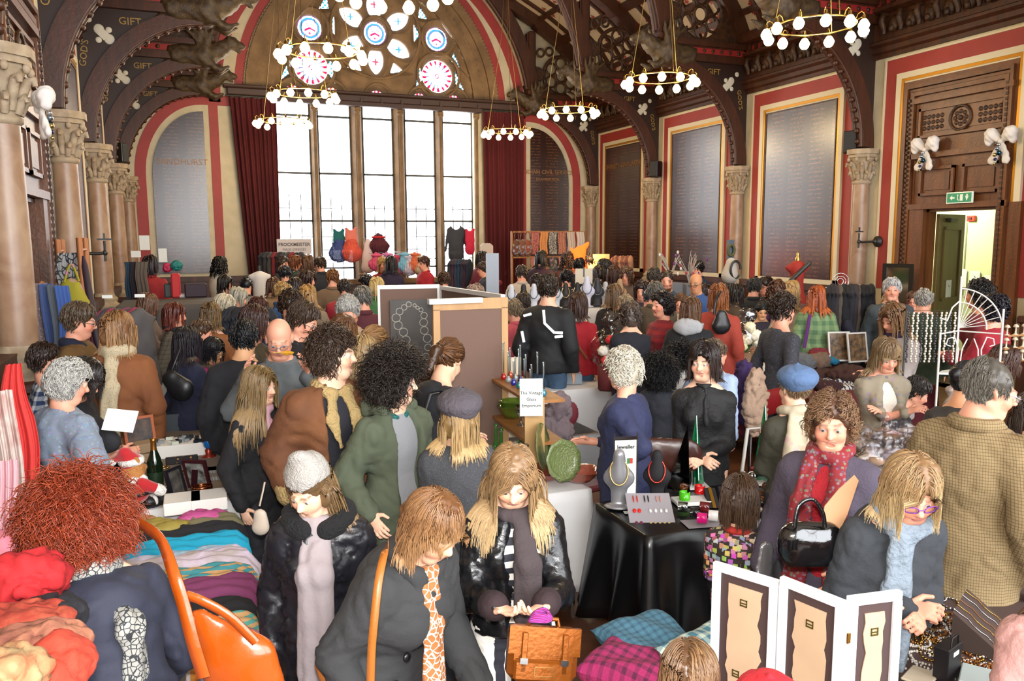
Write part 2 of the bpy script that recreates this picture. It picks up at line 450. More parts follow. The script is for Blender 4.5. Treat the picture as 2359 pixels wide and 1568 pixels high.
# ================================================================ THE HALL
XL, XR, XC, YE, YN = -1.4, 10.4, 4.46, 20.0, -3.6
COLY = [19.85, 16.69, 13.46, 10.23, 7.0, 3.77, .54, -2.7]
CREAM = mat('cream_plaster', 'bdb197', .75, pat='noise', col2='b2a68b', sc=4)
CREAMT = mat('cream_trim', 'c9bfa4', .55)
RED = mat('red_band_paint', '93302b', .6, pat='noise', col2='8a2c28', sc=3)
GOLD = mat('gold_fillet', 'b07a1c', .35, metal=.6)
WOOD = mat('dark_oak', '4a240e', .5, pat='wood', col2='2a140a', sc=9, bump=.15, bsc=30)
WOODL = mat('brown_oak', '6b3d1a', .38, pat='wood', col2='45240f', sc=9, bump=.15, bsc=30)
CARVE = mat('carved_oak', '46290f', .55, pat='noise', col2='241208', sc=14, bump=.6, bsc=25)
BOARD = mat('honours_board_varnish', '2b130b', .27, pat='rows', col2='744a28', coat=.6, amt=.8)
STONE = mat('window_stone', '806444', .8, pat='noise', col2='664f34', sc=3, bump=.3, bsc=30)
MARB = mat('column_marble', '9c826a', .4, pat='marble', col2='7d5d48', sc=3)
CAPM = mat('capital_stone', 'a6947b', .7, pat='noise', col2='8a7860', sc=9, bump=.3, bsc=40)
CEIL = mat('ceiling_panel', 'b7a894', .7)
REDD = mat('fleur_red', '8e2a22', .6)
PAINTW = mat('painted_white', 'c9c4b4', .6)
PAINTG = mat('painted_gold', '9c7c3a', .5)
GLASS = glassy('clear_window_glass', 'ffffff', .02, .04)
def struct(name, mb, m, parent=None):
 o = mb.build(name, m, parent)
 if parent is None: o['kind'] = 'structure'
 return o
# floor
mb = MB(); mb.b2((XL-.3, YN, -.2), (XR+.3, YE+.3, 0)); struct('floor', mb, mat('floor_boards', '6a3f22', .38, pat='floor', col2='54301a'))
# unseen rear wall; its three tall openings are added for ambient daylight
mb = MB(); mb.b2((XL-.3, YN-.3, 0), (XR+.3, YN, 1.1)); mb.b2((XL-.3, YN-.3, 7.5), (XR+.3, YN, 9.6))
for a, b in ((XL-.3, XL+.3), (3.0, 3.2), (5.8, 6.0), (XR-.3, XR+.3)): mb.b2((a, YN-.3, 1.1), (b, YN, 7.5))
struct('wall_back', mb, CREAM)
# side walls (door openings: right bay y 7.67-9.04, left the same)
def sidewall(name, X, s):
 mb = MB(); x2 = X+s*.15
 def q(y0, y1, z0, z1): mb.b2((X, y0, z0), (x2, y1, z1))
 q(YN, 7.67, 0, 9.6); q(9.04, YE+.3, 0, 9.6); q(7.67, 9.04, 2.66, 9.6)
 return struct(name, mb, CREAM)
sidewall('wall_right', XR, 1); sidewall('wall_left', XL, -1)
# end wall with the great window opening
def arch(off, R, z0, n=24, a0=0):
 """pointed arch: list of (x,z) from right springing to left springing"""
 out = []; top = math.acos(off/R)
 for i in range(n+1):
  a = top*i/n; out.append((XC-off+R*math.cos(a), z0+R*math.sin(a)))
 return out+[(2*XC-x, z) for x, z in out[-2::-1]]
WA = arch(.5, 2.98, 5.6)
mb = MB()
y0, y1 = YE, YE+.5
mb.b2((XL, y0, 0), (WA[-1][0], y1, 5.6)); mb.b2((WA[0][0], y0, 0), (XR, y1, 5.6)); mb.b2((WA[-1][0], y0, 0), (WA[0][0], y1, 1.25))
top = [(XR, 9.8), (XL, 9.8)]
n = len(WA)//2
mb.prism([(XR, 5.6)]+[WA[0]]+WA[1:n+1]+[(XC, 9.8), (XR, 9.8)], 1, y0, y1)
mb.prism([(XC, 9.8)]+WA[n:]+[(XL, 5.6), (XL, 9.8)], 1, y0, y1)
struct('wall_end', mb, CREAM)
def ringpoly(o_in, r_in, o_out, r_out, z0, name, m, ya, yb, cat='trim_2'):
 A, B = arch(o_in, r_in, z0, 20), arch(o_out, r_out, z0, 20); mb = MB()
 for i in range(len(A)-1): mb.prism([A[i], B[i], B[i+1], A[i+1]], 1, ya, yb)
 return mb, m
# painted bands of the end wall
mb = MB(); r1, _ = ringpoly(.5, 3.66, .5, 3.86, 5.6, '', RED, YE-.012, YE); r2, _ = ringpoly(.2, 3.87, .2, 4.12, 5.4, '', RED, YE-.012, YE)
mb.add(r1.v, r1.f); mb.add(r2.v, r2.f)
def quarter(cx, cz, rx, rz, sgn, n=14): return [(cx+sgn*rx*math.sin(PI/2*(1-i/n)), cz+rz*math.cos(PI/2*(1-i/n))) for i in range(n+1)]
for sgn, xe in ((-1, .40), (1, 2*XC-.40)):
 A, B = quarter(xe, 3.72, 1.27, 1.6, sgn), quarter(xe, 3.72, 1.5, 1.82, sgn)
 for i in range(14): mb.prism([A[i], B[i], B[i+1], A[i+1]], 1, YE-.012, YE)
 mb.b2((xe+sgn*1.27, YE-.012, 1.4), (xe+sgn*1.5, YE, 3.72))
 mb.b2((xe, YE-.012, 5.32), (xe-sgn*.62, YE, 5.54)); mb.b2((xe-sgn*.12, YE-.012, 1.4), (xe-sgn*.32, YE, 5.32))
struct('trim_1', mb, RED)
# stone arch rings round the window
mb = MB()
for (a, b, c, d, y) in ((.5, 2.98, .5, 3.15, YE-.06), (.5, 3.15, .5, 3.42, YE-.03), (.5, 3.42, .5, 3.62, YE-.10)):
 r, _ = ringpoly(a, b, c, d, 5.6, '', STONE, y, YE+.05); mb.add(r.v, r.f)
for i, (x, z) in enumerate(arch(.5, 3.28, 5.6, 34)): mb.box((x, YE-.035, z), (.06, .03, .06))
struct('trim_2', mb, STONE)
mb = MB()
for (x, z) in arch(.5, 3.65, 5.6, 60): mb.ell((x, YE-.03, z), (.035, .03, .035), 6)
struct('trim_3', mb, mat('carved_beads', '8a7350', .7))
# --- the great window
win = empty('window_1', (XC, YE+.15, 1.3), kind='structure')
def rel(o, p=None): return o
def winpart(mb, name, m):
 o = mb.build(name, m, win); o.matrix_parent_inverse = Matrix.Translation(-Vector(win.location)); return o
LIGHTS = [(1.98, 2.80), (2.99, 3.78), (4.08, 4.84), (5.15, 5.93), (6.14, 6.94)]
edges = [1.86]+[v for l in LIGHTS for v in l]+[7.06]
for i in range(0, 12, 2):
 a, b = edges[i], edges[i+1]; mb = MB(); c = (a+b)/2; wd = b-a
 mb.prism([(a+.02, YE+.42), (a, YE+.2), (a+wd*.15, YE+.1), (c-wd*.2, YE-.02), (c+wd*.2, YE-.02), (b-wd*.15, YE+.1), (b, YE+.2), (b-.02, YE+.42)], 2, 1.25, 5.5)
 mb.tube([(c, YE-.03, 1.3), (c, YE-.03, 5.3)], .045, 8)
 for z in (5.3, 5.36, 1.32): mb.lathe([(.05, z), (.09, z+.05), (.09, z+.08), (.04, z+.1)], 10, (c, YE-.03, 0))
 winpart(mb, 'mullion', STONE)
mb = MB(); mb.b2((1.8, YE-.12, 1.15), (7.12, YE+.45, 1.27)); winpart(mb, 'window_sill', STONE)
IRON = mat('dark_iron', '23231f', .5)
for a, b in LIGHTS:
 mb = MB()
 for z, t in ((5.22, .05), (3.86, .05), (2.71, .05), (1.55, .04)): mb.b2((a-.02, YE+.17, z-t/2), (b+.02, YE+.21, z+t/2))
 for x in (a+.012, b-.012): mb.b2((x-.012, YE+.17, 1.25), (x+.012, YE+.21, 5.5))
 wd = b-a
 for k in (1, 2):
  mb.b2((a+wd*k/3-.009, YE+.18, 1.25), (a+wd*k/3+.009, YE+.2, 3.35 if 4 > k+a else 3.1))
 for z in (3.02, 2.32, 2.0, 1.75): mb.b2((a, YE+.18, z-.009), (b, YE+.2, z+.009))
 winpart(mb, 'casement', IRON)
 mb = MB(); mb.b2((a, YE+.188, 1.25), (b, YE+.192, 5.5)); winpart(mb, 'window_pane', GLASS)
# rose tracery (implicit plate with real openings)
def openings(x, z):
 x = np.abs(x-XC); D = np.full(np.broadcast(x, z).shape, 9.)
 def circ(cx, cz, r): return np.hypot(x-cx, z-cz)-r
 D = np.minimum(D, circ(0, 7.28, .28))
 xs = x
 for k in range(6):
  a = -PI/2+k*PI/3
  if math.cos(a) < -.01: continue
  ux, uz = math.cos(a), math.sin(a); dx = xs-0; dz = z-7.28
  r_ = dx*ux+dz*uz; t_ = np.abs(-dx*uz+dz*ux)
  p = np.maximum(np.hypot(r_-.64, t_+.22)-.41, .42-r_)
  D = np.minimum(D, p)
 for cx, cz, r in ((1.57, 7.27, .29), (1.57, 6.36, .40), (.0, 5.72, .2), (1.1, 5.72, .2), (2.02, 5.72, .2)): D = np.minimum(D, circ(cx, cz, r))
 def tri(p):                              # triangle, points counter-clockwise
  d = -9
  for i in range(3):
   (ax_, az), (bx, bz) = p[i], p[(i+1) % 3]; l = math.hypot(bx-ax_, bz-az)
   d = np.maximum(d, ((x-ax_)*(bz-az)-(z-az)*(bx-ax_))/l)
  return d
 for p in (((.98, 7.15), (1.15, 7.35), (.98, 7.6)), ((.98, 7.0), (.98, 7.5), (1.18, 7.3)), ((.35, 6.35), (.72, 6.42), (.45, 6.62)), ((1.0, 6.0), (1.12, 6.3), (1.1, 6.62)), ((1.0, 5.98), (1.2, 6.3), (1.12, 6.6)),
    ((2.05, 6.55), (2.06, 6.2), (2.32, 6.0)), ((1.95, 6.75), (2.2, 6.6), (2.02, 7.0)), ((1.1, 7.75), (1.35, 7.72), (1.15, 8.05))):
  D = np.minimum(D, tri(p))
 return D
def archd(x, z, off, R): return np.where(z > 5.6, np.hypot(np.abs(x-XC)+off, z-5.6)-R, np.abs(x-XC)-(R-off))
X = np.arange(1.9, 7.05, .025); Y = np.arange(-.22, .23, .044); Z = np.arange(5.45, 8.75, .025)
xx, zz = X[:, None], Z[None, :]
op = openings(xx, zz); ad = archd(xx, zz, .5, 3.03)
Fd = np.maximum(np.maximum(-op, ad), 5.52-zz)[:, None, :]+0*Y[None, :, None]
Fd = np.maximum(Fd, np.abs(Y)[None, :, None]-(.05+.9*np.clip(op, 0, .13))[:, None, :])
V, Q = nets(Fd.astype(np.float32), X, Y, Z); V = V+np.array([0, YE+.2, 0])
o = link('rose_tracery', meshdata('rose_tracery', V, Q, True), STONE, win); o.matrix_parent_inverse = Matrix.Translation(-Vector(win.location))
mb = MB()
for cx, cz, r in ((0, 7.28, 1.1), (0, 7.28, .36), (1.57, 7.27, .42), (-1.57, 7.27, .42), (1.57, 6.36, .55), (-1.57, 6.36, .55), (0, 5.72, .33), (1.1, 5.72, .33), (-1.1, 5.72, .33), (2.02, 5.72, .33), (-2.02, 5.72, .33)):
 n = 40; mb.tube([(XC+cx+r*math.cos(2*PI*i/n), YE+.04, cz+r*math.sin(2*PI*i/n)) for i in range(n+1) if cz+r*math.sin(2*PI*i/n) > 5.5], .04, 6)
winpart(mb, 'tracery_moulding', STONE)
xs = np.arange(1.95, 7.0, .016); zs = np.arange(5.5, 8.7, .016); gx, gz = np.meshgrid(xs, zs, indexing='ij')
C = np.ones(gx.shape+(3,))*.97; ax = np.abs(gx-XC)
def disc(cx, cz, rr, kind):
 d = np.hypot(ax-cx, gz-cz)/rr; th = np.arctan2(gz-cz, gx-XC-np.sign(gx-XC)*cx)
 if kind == 0:
  for lo, hi, c in ((.93, 1.1, (.6, .25, .75)), (.84, .93, (.9, .9, 1)), (.66, .84, (.15, .55, .85)), (.60, .66, (.75, .2, .45))): C[(d > lo) & (d <= hi)] = c
  m = (d < .5) & (np.abs((gz-cz)/rr+.25*np.abs(ax-cx)/rr*2) < .11); C[m] = (.85, .08, .3)
  m = (np.hypot((ax-cx)/rr-0, (gz-cz)/rr+.42) < .12); C[m] = (.75, .2, .4)
  m = (np.abs(np.hypot(np.abs((ax-cx)/rr)-.22, (gz-cz)/rr-.22)-.1) < .04); C[m] = (.5, .4, .5)
 else:
  m = (d > .72) & (d < .97) & (np.sin(th*16) > .0); C[m] = (.8, .05, .2)
  m = (d > .5) & (d < .72) & (np.sin(th*16) > .5); C[m] = (.25, .35, .75)
  m = (d > .08) & (d < .16); C[m] = (.7, .1, .3)
disc(0, 7.28, .28, 0); disc(1.57, 7.27, .29, 0); disc(1.57, 6.36, .40, 1)
for cx in (0, 1.1, 2.02):
 d = np.hypot(ax-cx, gz-5.72); m = (d < .26) & (gz > 5.6); C[m] = (.85, .85, .9); C[m & (d > .15) & (np.sin(gx*70) > 0)] = (.8, .05, .15)
for k in range(6):
 a = -PI/2+k*PI/3; px, pz = .68*math.cos(a), 7.28+.68*math.sin(a); u, v = np.abs(gx-XC-px), np.abs(gz-pz)
 C[(u+v < .1) & (np.minimum(u, v) < .022)] = (.7, .2, .3) if k % 3 == 0 else (.2, .55, .7)
m = (openings(gx, gz) < .03) & (np.hypot(ax, gz-7.28) > 1.02) & (np.hypot(ax-1.57, gz-7.27) > .33) & (np.hypot(ax-1.57, gz-6.36) > .44) & (gz > 5.98)
C[m] = (.2, .6, .8); C[m & (np.sin(gx*60)*np.sin(gz*60) > .1)] = (.95, .97, 1)
wh = C.min(axis=2) > .85; C = np.where(wh[..., None], C, C**1.6*.16)
ids = np.arange(gx.size).reshape(gx.shape); Q = np.stack([ids[:-1, :-1], ids[1:, :-1], ids[1:, 1:], ids[:-1, 1:]], -1).reshape(-1, 4)
o = link('stained_glass', meshdata('stained_glass', np.stack([gx.ravel(), np.full(gx.size, YE+.2), gz.ravel()], 1), Q, False, C.reshape(-1, 3)), glassy('stained_glass_colours', 'ffffff', .1, .03, vc=True), win)
o.matrix_parent_inverse = Matrix.Translation(-Vector(win.location))
# beam across the window
mb = MB(); mb.b2((.93, YE-.2, 5.56), (8.2, YE-.02, 5.72), .02); mb.b2((.85, YE-.25, 5.72), (8.3, YE-.02, 5.79), .02); mb.b2((1.9, YE-.22, 5.46), (7.1, YE-.04, 5.56), .01)
for x in np.arange(2, 7.1, .5): mb.box((x, YE-.22, 5.6), (.05, .03, .1))
struct('trim_4', mb, mat('window_beam_oak', '38221a', .6))
# ---------------------------------------------------------------- side bays
def frameq(mb, s, X, y0, y1, z0, z1, wd, dep):
 """three-sided frame on a side wall, s=+1 projecting towards -X"""
 xa, xb = X, X-s*dep
 mb.b2((xa, y0, z1-wd), (xb, y1, z1)); mb.b2((xa, y0, z0), (xb, y0+wd, z1-wd)); mb.b2((xa, y1-wd, z0), (xb, y1, z1-wd))
def place_text(s, size, p, m, parent, side, sx=1):
 """side: 'R' wall facing -X, 'L' wall facing +X, 'E' facing -Y"""
 R = {'E': np.eye(3), 'R': rotz(-PI/2), 'L': rotz(PI/2)}[side]
 return textmesh(s, size, m, parent, loc=p, R=R, sx=sx)
BTXT = mat('board_gilding', '8a6135', .5)
CORN = [(0, 5.06), (.05, 5.06), (.05, 5.12), (.1, 5.15), (.1, 5.22), (.16, 5.26), (.16, 5.3), (.06, 5.34), (.06, 5.72), (.2, 5.76), (.2, 5.82), (.1, 5.84), (.1, 5.96), (.26, 6.0), (.3, 6.08), (.3, 6.16), (0, 6.2)]
for s, X, side in ((1, XR, 'R'), (-1, XL, 'L')):
 for k in range(6):
  yb, ya = COLY[k], COLY[k+1]
  door = (k == 3)
  o0, o1 = ya+.27, yb-.27
  mb = MB(); mb.k = 0; frameq(mb, s, X, o0, o1, 1.42, 5.03, .03, .03)
  mb.k = 1; frameq(mb, s, X, o0+.03, o1-.03, 1.42, 5.0, .24, .012)
  mb.k = 0; frameq(mb, s, X, o0+.27, o1-.27, 1.42, 4.76, .09, .06)
  mb.k = 2; frameq(mb, s, X, o0+.36, o1-.36, 1.42, 4.67, .045, .05)
  mb.k = 0; frameq(mb, s, X, o0+.405, o1-.405, 1.42, 4.625, .03, .03)
  if not door: mb.b2((X, o0+.27, 1.42), (X-s*.06, o1-.27, 1.5))
  nm = 'trim_%d' % (5+k+(10 if s < 0 else 0)); o = mb.build(nm, [CREAMT, RED, GOLD]); o['kind'] = 'structure'
  if k < 5 and not door:
   b = MB(); b.b2((X+s*.0, o0+.43, 1.5), (X-s*.02, o1-.43, 4.6)); loc = (X, (o0+o1)/2, 1.5)
   where = ['nearest the end wall', 'second from the end wall', 'third from the end wall', '', 'beside the door nearest the camera'][k]
   e = empty('honours_board', (-s*.02, 0, 0), label='tall varnished dark wood honours board on the %s wall, %s' % ('right' if s > 0 else 'left', where), cat='board', group='tall honours boards on the side walls')
   b.build('panel', BOARD, e)
   mb = MB(); frameq(mb, s, X-s*.02, o0+.43, o1-.43, 1.5, 4.6, .02, .01); mb.build('moulding', WOOD, e)
   if s > 0 and k == 0: place_text('UNIVERSITY SCHOLARSHIPS', .17, (X-.025, (o0+o1)/2, 4.1), BTXT, e, 'R')
  mb = MB()
  if not door:
   mb.b2((X, ya+.12, 0), (X-s*.1, yb-.12, 1.3)); mb.b2((X, ya+.12, 1.3), (X-s*.15, yb-.12, 1.42)); mb.b2((X, ya+.12, 0), (X-s*.14, yb-.12, .2))
   for j in range(4):
    y = ya+.35+j*(yb-ya-.4)/4; mb.b2((X-s*.1, y, .3), (X-s*.12, y+.55, 1.15))
  if len(mb.v):
   o = mb.build('baseboard_%s' % ('right' if s > 0 else 'left'), WOOD); o['kind'] = 'structure'
 mb = MB()
 V = [(X-s*u, y, z) for y in (YN, YE) for u, z in CORN]; n = len(CORN)
 mb.add(V, [(i, (i+1) % n, n+(i+1) % n, n+i) for i in range(n)])
 o = mb.build('trim_%d' % (30 if s > 0 else 31), WOOD); o['kind'] = 'structure'
 mb = MB(); y = 2.0; i = 0
 while y < YE-.2:
  if min(abs(y-c) for c in COLY) > .2:
   if i % 2: mb.ell((X-s*.1, y, 5.53), (.07, .1, .13), 8); mb.ell((X-s*.15, y, 5.46), (.05, .05, .06), 6)
   else:
    mb.tube([(X-s*.06, y, 5.7), (X-s*.17, y, 5.68), (X-s*.19, y, 5.58), (X-s*.13, y, 5.48), (X-s*.13, y, 5.4)], [.03, .045, .05, .045, .03], 6)
  y += .165; i += 1
 o = mb.build('trim_%d' % (32 if s > 0 else 33), CARVE); o['kind'] = 'structure'
 mb = MB(); mb.b2((X-s*.1, YN, 5.86), (X-s*.105, YE, 5.94)); o = mb.build('trim_%d' % (34 if s > 0 else 35), mat('dentil_red', '8c2020', .6)); o['kind'] = 'structure'
 mb = MB(); y = 2.0
 while y < YE: mb.b2((X-s*.1, y, 5.85), (X-s*.15, y+.07, 5.95)); y += .18
 o = mb.build('trim_%d' % (36 if s > 0 else 37), WOOD); o['kind'] = 'structure'
# end wall boards
for sgn, xe, nm, txt, sub in ((-1, .40, 'left', 'SANDHURST', ''), (1, 2*XC-.40, 'right', 'INDIAN CIVIL SERVICE', 'EXAMINATION')):
 A = quarter(xe, 3.72, 1.13, 1.45, sgn)
 e = empty('honours_board', (0, -.02, 0), label='arched honours board headed %s on the end wall %s of the curtains' % (txt, nm), cat='board')
 mb = MB(); mb.prism([(xe, 1.5)]+[(xe+sgn*1.13, 1.5)]+A, 1, YE-.02, YE); mb.build('panel', BOARD, e)
 textmesh(txt, .15 if sgn > 0 else .19, BTXT, e, loc=(xe+sgn*.5, YE-.024, 4.02))
 if sub: textmesh(sub, .1, BTXT, e, loc=(xe+sgn*.5, YE-.024, 3.83))
mb = MB(); mb.b2((XL, YE-.1, 0), (1.2, YE, 1.3)); mb.b2((XL, YE-.14, 1.3), (1.2, YE, 1.42)); mb.b2((7.7, YE-.1, 0), (XR, YE, 1.3)); mb.b2((7.7, YE-.14, 1.3), (XR, YE, 1.42)); mb.b2((1.2, YE-.08, 0), (7.7, YE, 1.15))
o = mb.build('baseboard_end', WOOD); o['kind'] = 'structure'
# ---------------------------------------------------------------- columns
def make_column():
 e = empty('column', (0, 0, 0))
 mb = MB(); mb.box((0, 0, .6), (.42, .42, 1.2), bev=.01); mb.box((0, 0, .1), (.5, .5, .2), bev=.01); mb.box((0, 0, 1.16), (.48, .48, .1), bev=.02); mb.build('pedestal', WOOD, e)
 mb = MB(); mb.lathe([(.21, 1.21), (.21, 1.25), (.22, 1.27), (.215, 1.30), (.18, 1.32), (.17, 1.35), (.185, 1.37), (.18, 1.40), (.145, 1.43), (.135, 1.47)], 24); mb.build('base', CAPM, e)
 mb = MB(); mb.lathe([(.132, 1.46), (.135, 2.2), (.125, 3.13)], 24); mb.build('shaft', MARB, e)
 P = []
 mb = MB(); mb.lathe([(.125, 3.1), (.15, 3.12), (.15, 3.15), (.125, 3.17), (.13, 3.3), (.15, 3.42), (.2, 3.52)], 20)
 oc = lambda r, a=PI/8: [(r*math.cos(a+k*PI/4), r*math.sin(a+k*PI/4)) for k in range(8)]
 mb.prism(oc(.2), 2, 3.5, 3.53); mb.prism(oc(.235), 2, 3.53, 3.58); mb.prism(oc(.26), 2, 3.58, 3.66)
 for k in range(8):
  a = k*PI/4; c, s_ = math.cos(a), math.sin(a)
  mb.tube([(.13*c, .13*s_, 3.2), (.15*c, .15*s_, 3.33), (.19*c, .19*s_, 3.42), (.235*c, .235*s_, 3.44), (.24*c, .24*s_, 3.39)], [.03, .04, .035, .028, .02], 6)
  a += PI/8; c, s_ = math.cos(a), math.sin(a)
  mb.tube([(.13*c, .13*s_, 3.18), (.16*c, .16*s_, 3.26), (.2*c, .2*s_, 3.3), (.21*c, .21*s_, 3.26)], [.03, .035, .03, .015], 6)
  mb.ell((.22*c, .22*s_, 3.5), (.03, .03, .04), 6)
 mb.build('capital', CAPM, e)
 return e
c0 = make_column(); first = True
WH = ['in the corner by the end wall', 'second from the end wall', 'third from the end wall', 'fourth from end, beside the doorway', 'nearest the camera']
for s, X, sd in ((1, XR-.13, 'right'), (-1, XL+.14, 'left')):
 for k in range(6):
  lab = 'marble column with leaf capital, %s wall, %s' % (sd, WH[k] if k < 5 else 'out of sight behind the camera')
  if k == 5: continue
  o = c0 if first else dup(c0); first = False
  o.location = (X, COLY[k], 0); tag(o, lab, 'column', 'marble columns along the %s wall' % sd)
# ---------------------------------------------------------------- roof trusses
def dragon(s):
 """carved winged beast at the hammer-beam end, pointing towards the nave (+x)"""
 P = [cap((-.45, 0, -.06), (-.1, 0, -.05), .16, .17, .08), cap((-.1, 0, -.05), (.15, 0, .05), .17, .11, .08), cap((.15, 0, .05), (.3, 0, .17), .1, .08, .06),
   cap((.3, 0, .17), (.47, 0, .12), .08, .045, .04), cap((.3, 0, .12), (.42, 0, .03), .04, .025, .03), cap((.27, .05, .24), (.2, .08, .34), .025, .01, .02), cap((.27, -.05, .24), (.2, -.08, .34), .025, .01, .02),
   cap((-.05, .1, -.15), (.12, .1, -.25), .06, .045, .05), cap((.12, .1, -.25), (.24, .1, -.2), .04, .03, .03), cap((-.05, -.1, -.15), (.12, -.1, -.25), .06, .045, .05), cap((.12, -.1, -.25), (.24, -.1, -.2), .04, .03, .03),
   cap((-.45, 0, -.1), (-.62, 0, -.2), .1, .05, .05), cap((-.62, 0, -.2), (-.6, 0, -.32), .05, .03, .03)]
 for q in (-1, 1):
  for j in range(5):
   a = .9+j*.28; P.append(cap((-.05, q*.12, .02), (-.05-.42*math.cos(a)*.9-.05, q*(.17+.01*j), .02+.36*math.sin(a)), .05, .02, .03))
 V, Q = implicit(P, .022, disp=lambda v: noise(v, 22)*.012)
 V = V*1.3; V[:, 0] *= s
 if s < 0: Q = Q[:, ::-1]
 return meshdata('carved_dragon', V, Q, True)
CARVEL = mat('weathered_carved_oak', '49381f', .6, pat='noise', col2='2c1e12', sc=12, bump=.4, bsc=40)
def ellarc(cx, cz, rx, rz, a0, a1, n): return [(cx+rx*math.cos(a0+(a1-a0)*i/n), cz+rz*math.sin(a0+(a1-a0)*i/n)) for i in range(n+1)]
dr = {1: dragon(-1), -1: dragon(1)}
def truss_half(s, Y, lab, near):
 """s=+1 right side; coordinates relative to (XC, Y)"""
 e = empty('roof_truss', (XC, Y, 0), label=lab, cat='roof truss', group='carved oak roof trusses')
 fx = lambda x: s*x                                           # x measured from nave centre
 hw = .12
 inn, out = ellarc(4.02, 3.7, 1.68, 1.80, 0, PI/2, 20), ellarc(4.02, 3.68, 1.9, 2.02, 0, PI/2, 20)
 mb = MB()
 for i in range(20): mb.prism([(fx(x), z) for x, z in (inn[i], out[i], out[i+1], inn[i+1])], 1, -hw, hw)
 for yy in (-.07, .07): mb.tube([(fx(x), yy, z) for x, z in inn], .03, 6)
 for (x, z) in ellarc(4.02, 3.7, 1.66, 1.78, .05, PI/2-.1, 15): mb.ell((fx(x), 0, z), (.045, .05, .045), 6)
 mb.build('curved_brace', WOOD, e)
 mb = MB()                                                   # spandrel plate
 pl = [(5.94, 3.7)]+[(x, z) for x, z in out if x < 5.94]
 poly = [(5.94, 3.72), (5.94, 5.6), (4.02, 5.6)]+[p for p in out[::-1]]
 for i in range(len(out)-1):
  a, b = out[i], out[i+1]
  mb.prism([(fx(a[0]), a[1]), (fx(5.94), a[1]), (fx(5.94), b[1]), (fx(b[0]), b[1])], 1, -.05, .05)
 mb.build('spandrel', mat('spandrel_dark', '2a1912', .5), e)
 for q in (-1, 1):
  mb = MB()
  for cx, cz, r in ((5.55, 5.3, .075), (5.42, 5.17, .075), (5.68, 5.43, .05), (5.42, 5.3, .045), (5.56, 5.15, .045)): mb.ell((fx(cx), q*.055, cz), (r, .012, r), 10)
  mb.box((fx(5.49), q*.055, 5.23), (.12, .02, .12), roty(PI/4)); mb.build('quatrefoil', PAINTW, e)
  if q < 0 and near:
   textmesh("GIFT", .15, PAINTG, e, loc=(fx(5.13) if s < 0 else fx(5.13), -.06, 5.44))
   textmesh("GOD'S", .13, PAINTG, e, loc=(fx(5.76), -.06, 4.95), R=roty(-PI/2*.9 if s < 0 else PI/2*.9))
 mb = MB(); a, b = sorted((fx(3.95), fx(5.94))); mb.b2((a, -.15, 5.6), (b, .15, 5.72)); mb.b2((a, -.12, 5.72), (b, .12, 5.88)); mb.b2((a, -.17, 5.88), (b, .17, 5.98)); mb.build('hammer_beam', WOOD, e)
 mb = MB(); mb.b2((a, -.125, 5.75), (b, .125, 5.85)); mb.build('painted_strip', mat('dentil_red', '8c2020', .6), e)
 mb = MB(); x = 4.05
 while x < 5.9:
  for q in (-1, 1): mb.ell((fx(x), q*.13, 5.8), (.04, .025, .04), 6)
  x += .2
 mb.build('stud', CARVE, e)['kind'] = 'stuff'
 o = link('carved_dragon', dr[s], CARVEL, e, (fx(3.95), 0, 5.78))
 mb = MB(); mb.box((fx(3.98), 0, 6.75), (.2, .22, 1.6), bev=.03); mb.box((fx(3.98), 0, 6.02), (.28, .3, .12), bev=.02)
 for q in (-.06, .06): mb.tube([(fx(3.86), q, 6.1), (fx(3.86), q, 7.5)], .025, 6)
 mb.build('post', WOOD, e)
 mb = MB(); A, B = arch(.2, 4.12, 5.4, 26), arch(.2, 4.42, 5.4, 26)
 for i in range(26):
  if A[i][1] < 5.95: continue
  mb.prism([(fx(p[0]-XC), p[1]) for p in (A[i], B[i], B[i+1], A[i+1])], 1, -.13, .13)
 mb.tube([(fx(p[0]-XC), 0, p[1]) for p in A[:27] if p[1] > 5.95], .05, 6)
 mb.build('main_arch', WOOD, e)
 mb = MB(); cx, cz = 4.83, 6.5
 def ring(x0, z0, r, t, n=20): mb.tube([(fx(x0+r*math.cos(2*PI*i/n)), 0, z0+r*math.sin(2*PI*i/n)) for i in range(n+1)], t, 6, caps=False)
 ring(cx, cz, .49, .05, 28); ring(cx, cz, .15, .035)
 for k in range(6): ring(cx+.32*math.cos(k*PI/3+.52), cz+.32*math.sin(k*PI/3+.52), .145, .028, 16)
 for (x, z, r) in ((5.45, 6.25, .1), (5.5, 6.5, .09), (5.42, 6.75, .09), (5.65, 6.35, .08), (4.25, 7.05, .1), (4.5, 7.1, .1), (5.2, 7.05, .1), (4.2, 6.1, .07)): ring(x, z, r, .03, 12)
 mb.build('tracery_wheel', CARVE, e)
 mb = MB()                                                   # web round the wheel up to the vault
 V0 = [(x-XC, z) for x, z in VAULT]
 def web(poly): mb.prism([(fx(p[0]), p[1]) for p in poly], 1, -.05, .05)
 for k in range(24):
  a0, a1 = 2*PI*k/24, 2*PI*(k+1)/24
  def sq(a):
   c, z_ = math.cos(a), math.sin(a); tx = (1.05 if c > 0 else .75)/max(abs(c), 1e-6); tz = (.8 if z_ > 0 else .5)/max(abs(z_), 1e-6)
   t = min(tx, tz); return (cx+t*c, cz+t*z_)
  if 2 < k < 6 or k in (0, 11, 12, 22, 23, 21, 20, 19, 16, 17, 15, 14):
   web([(cx+.5*math.cos(a0), cz+.5*math.sin(a0)), sq(a0) if k > 7 else (cx+.72*math.cos(a0), cz+.72*math.sin(a0)), sq(a1) if k > 7 else (cx+.72*math.cos(a1), cz+.72*math.sin(a1)), (cx+.5*math.cos(a1), cz+.5*math.sin(a1))])
 mb.build('tracery_web', CARVE, e)['kind'] = 'stuff'
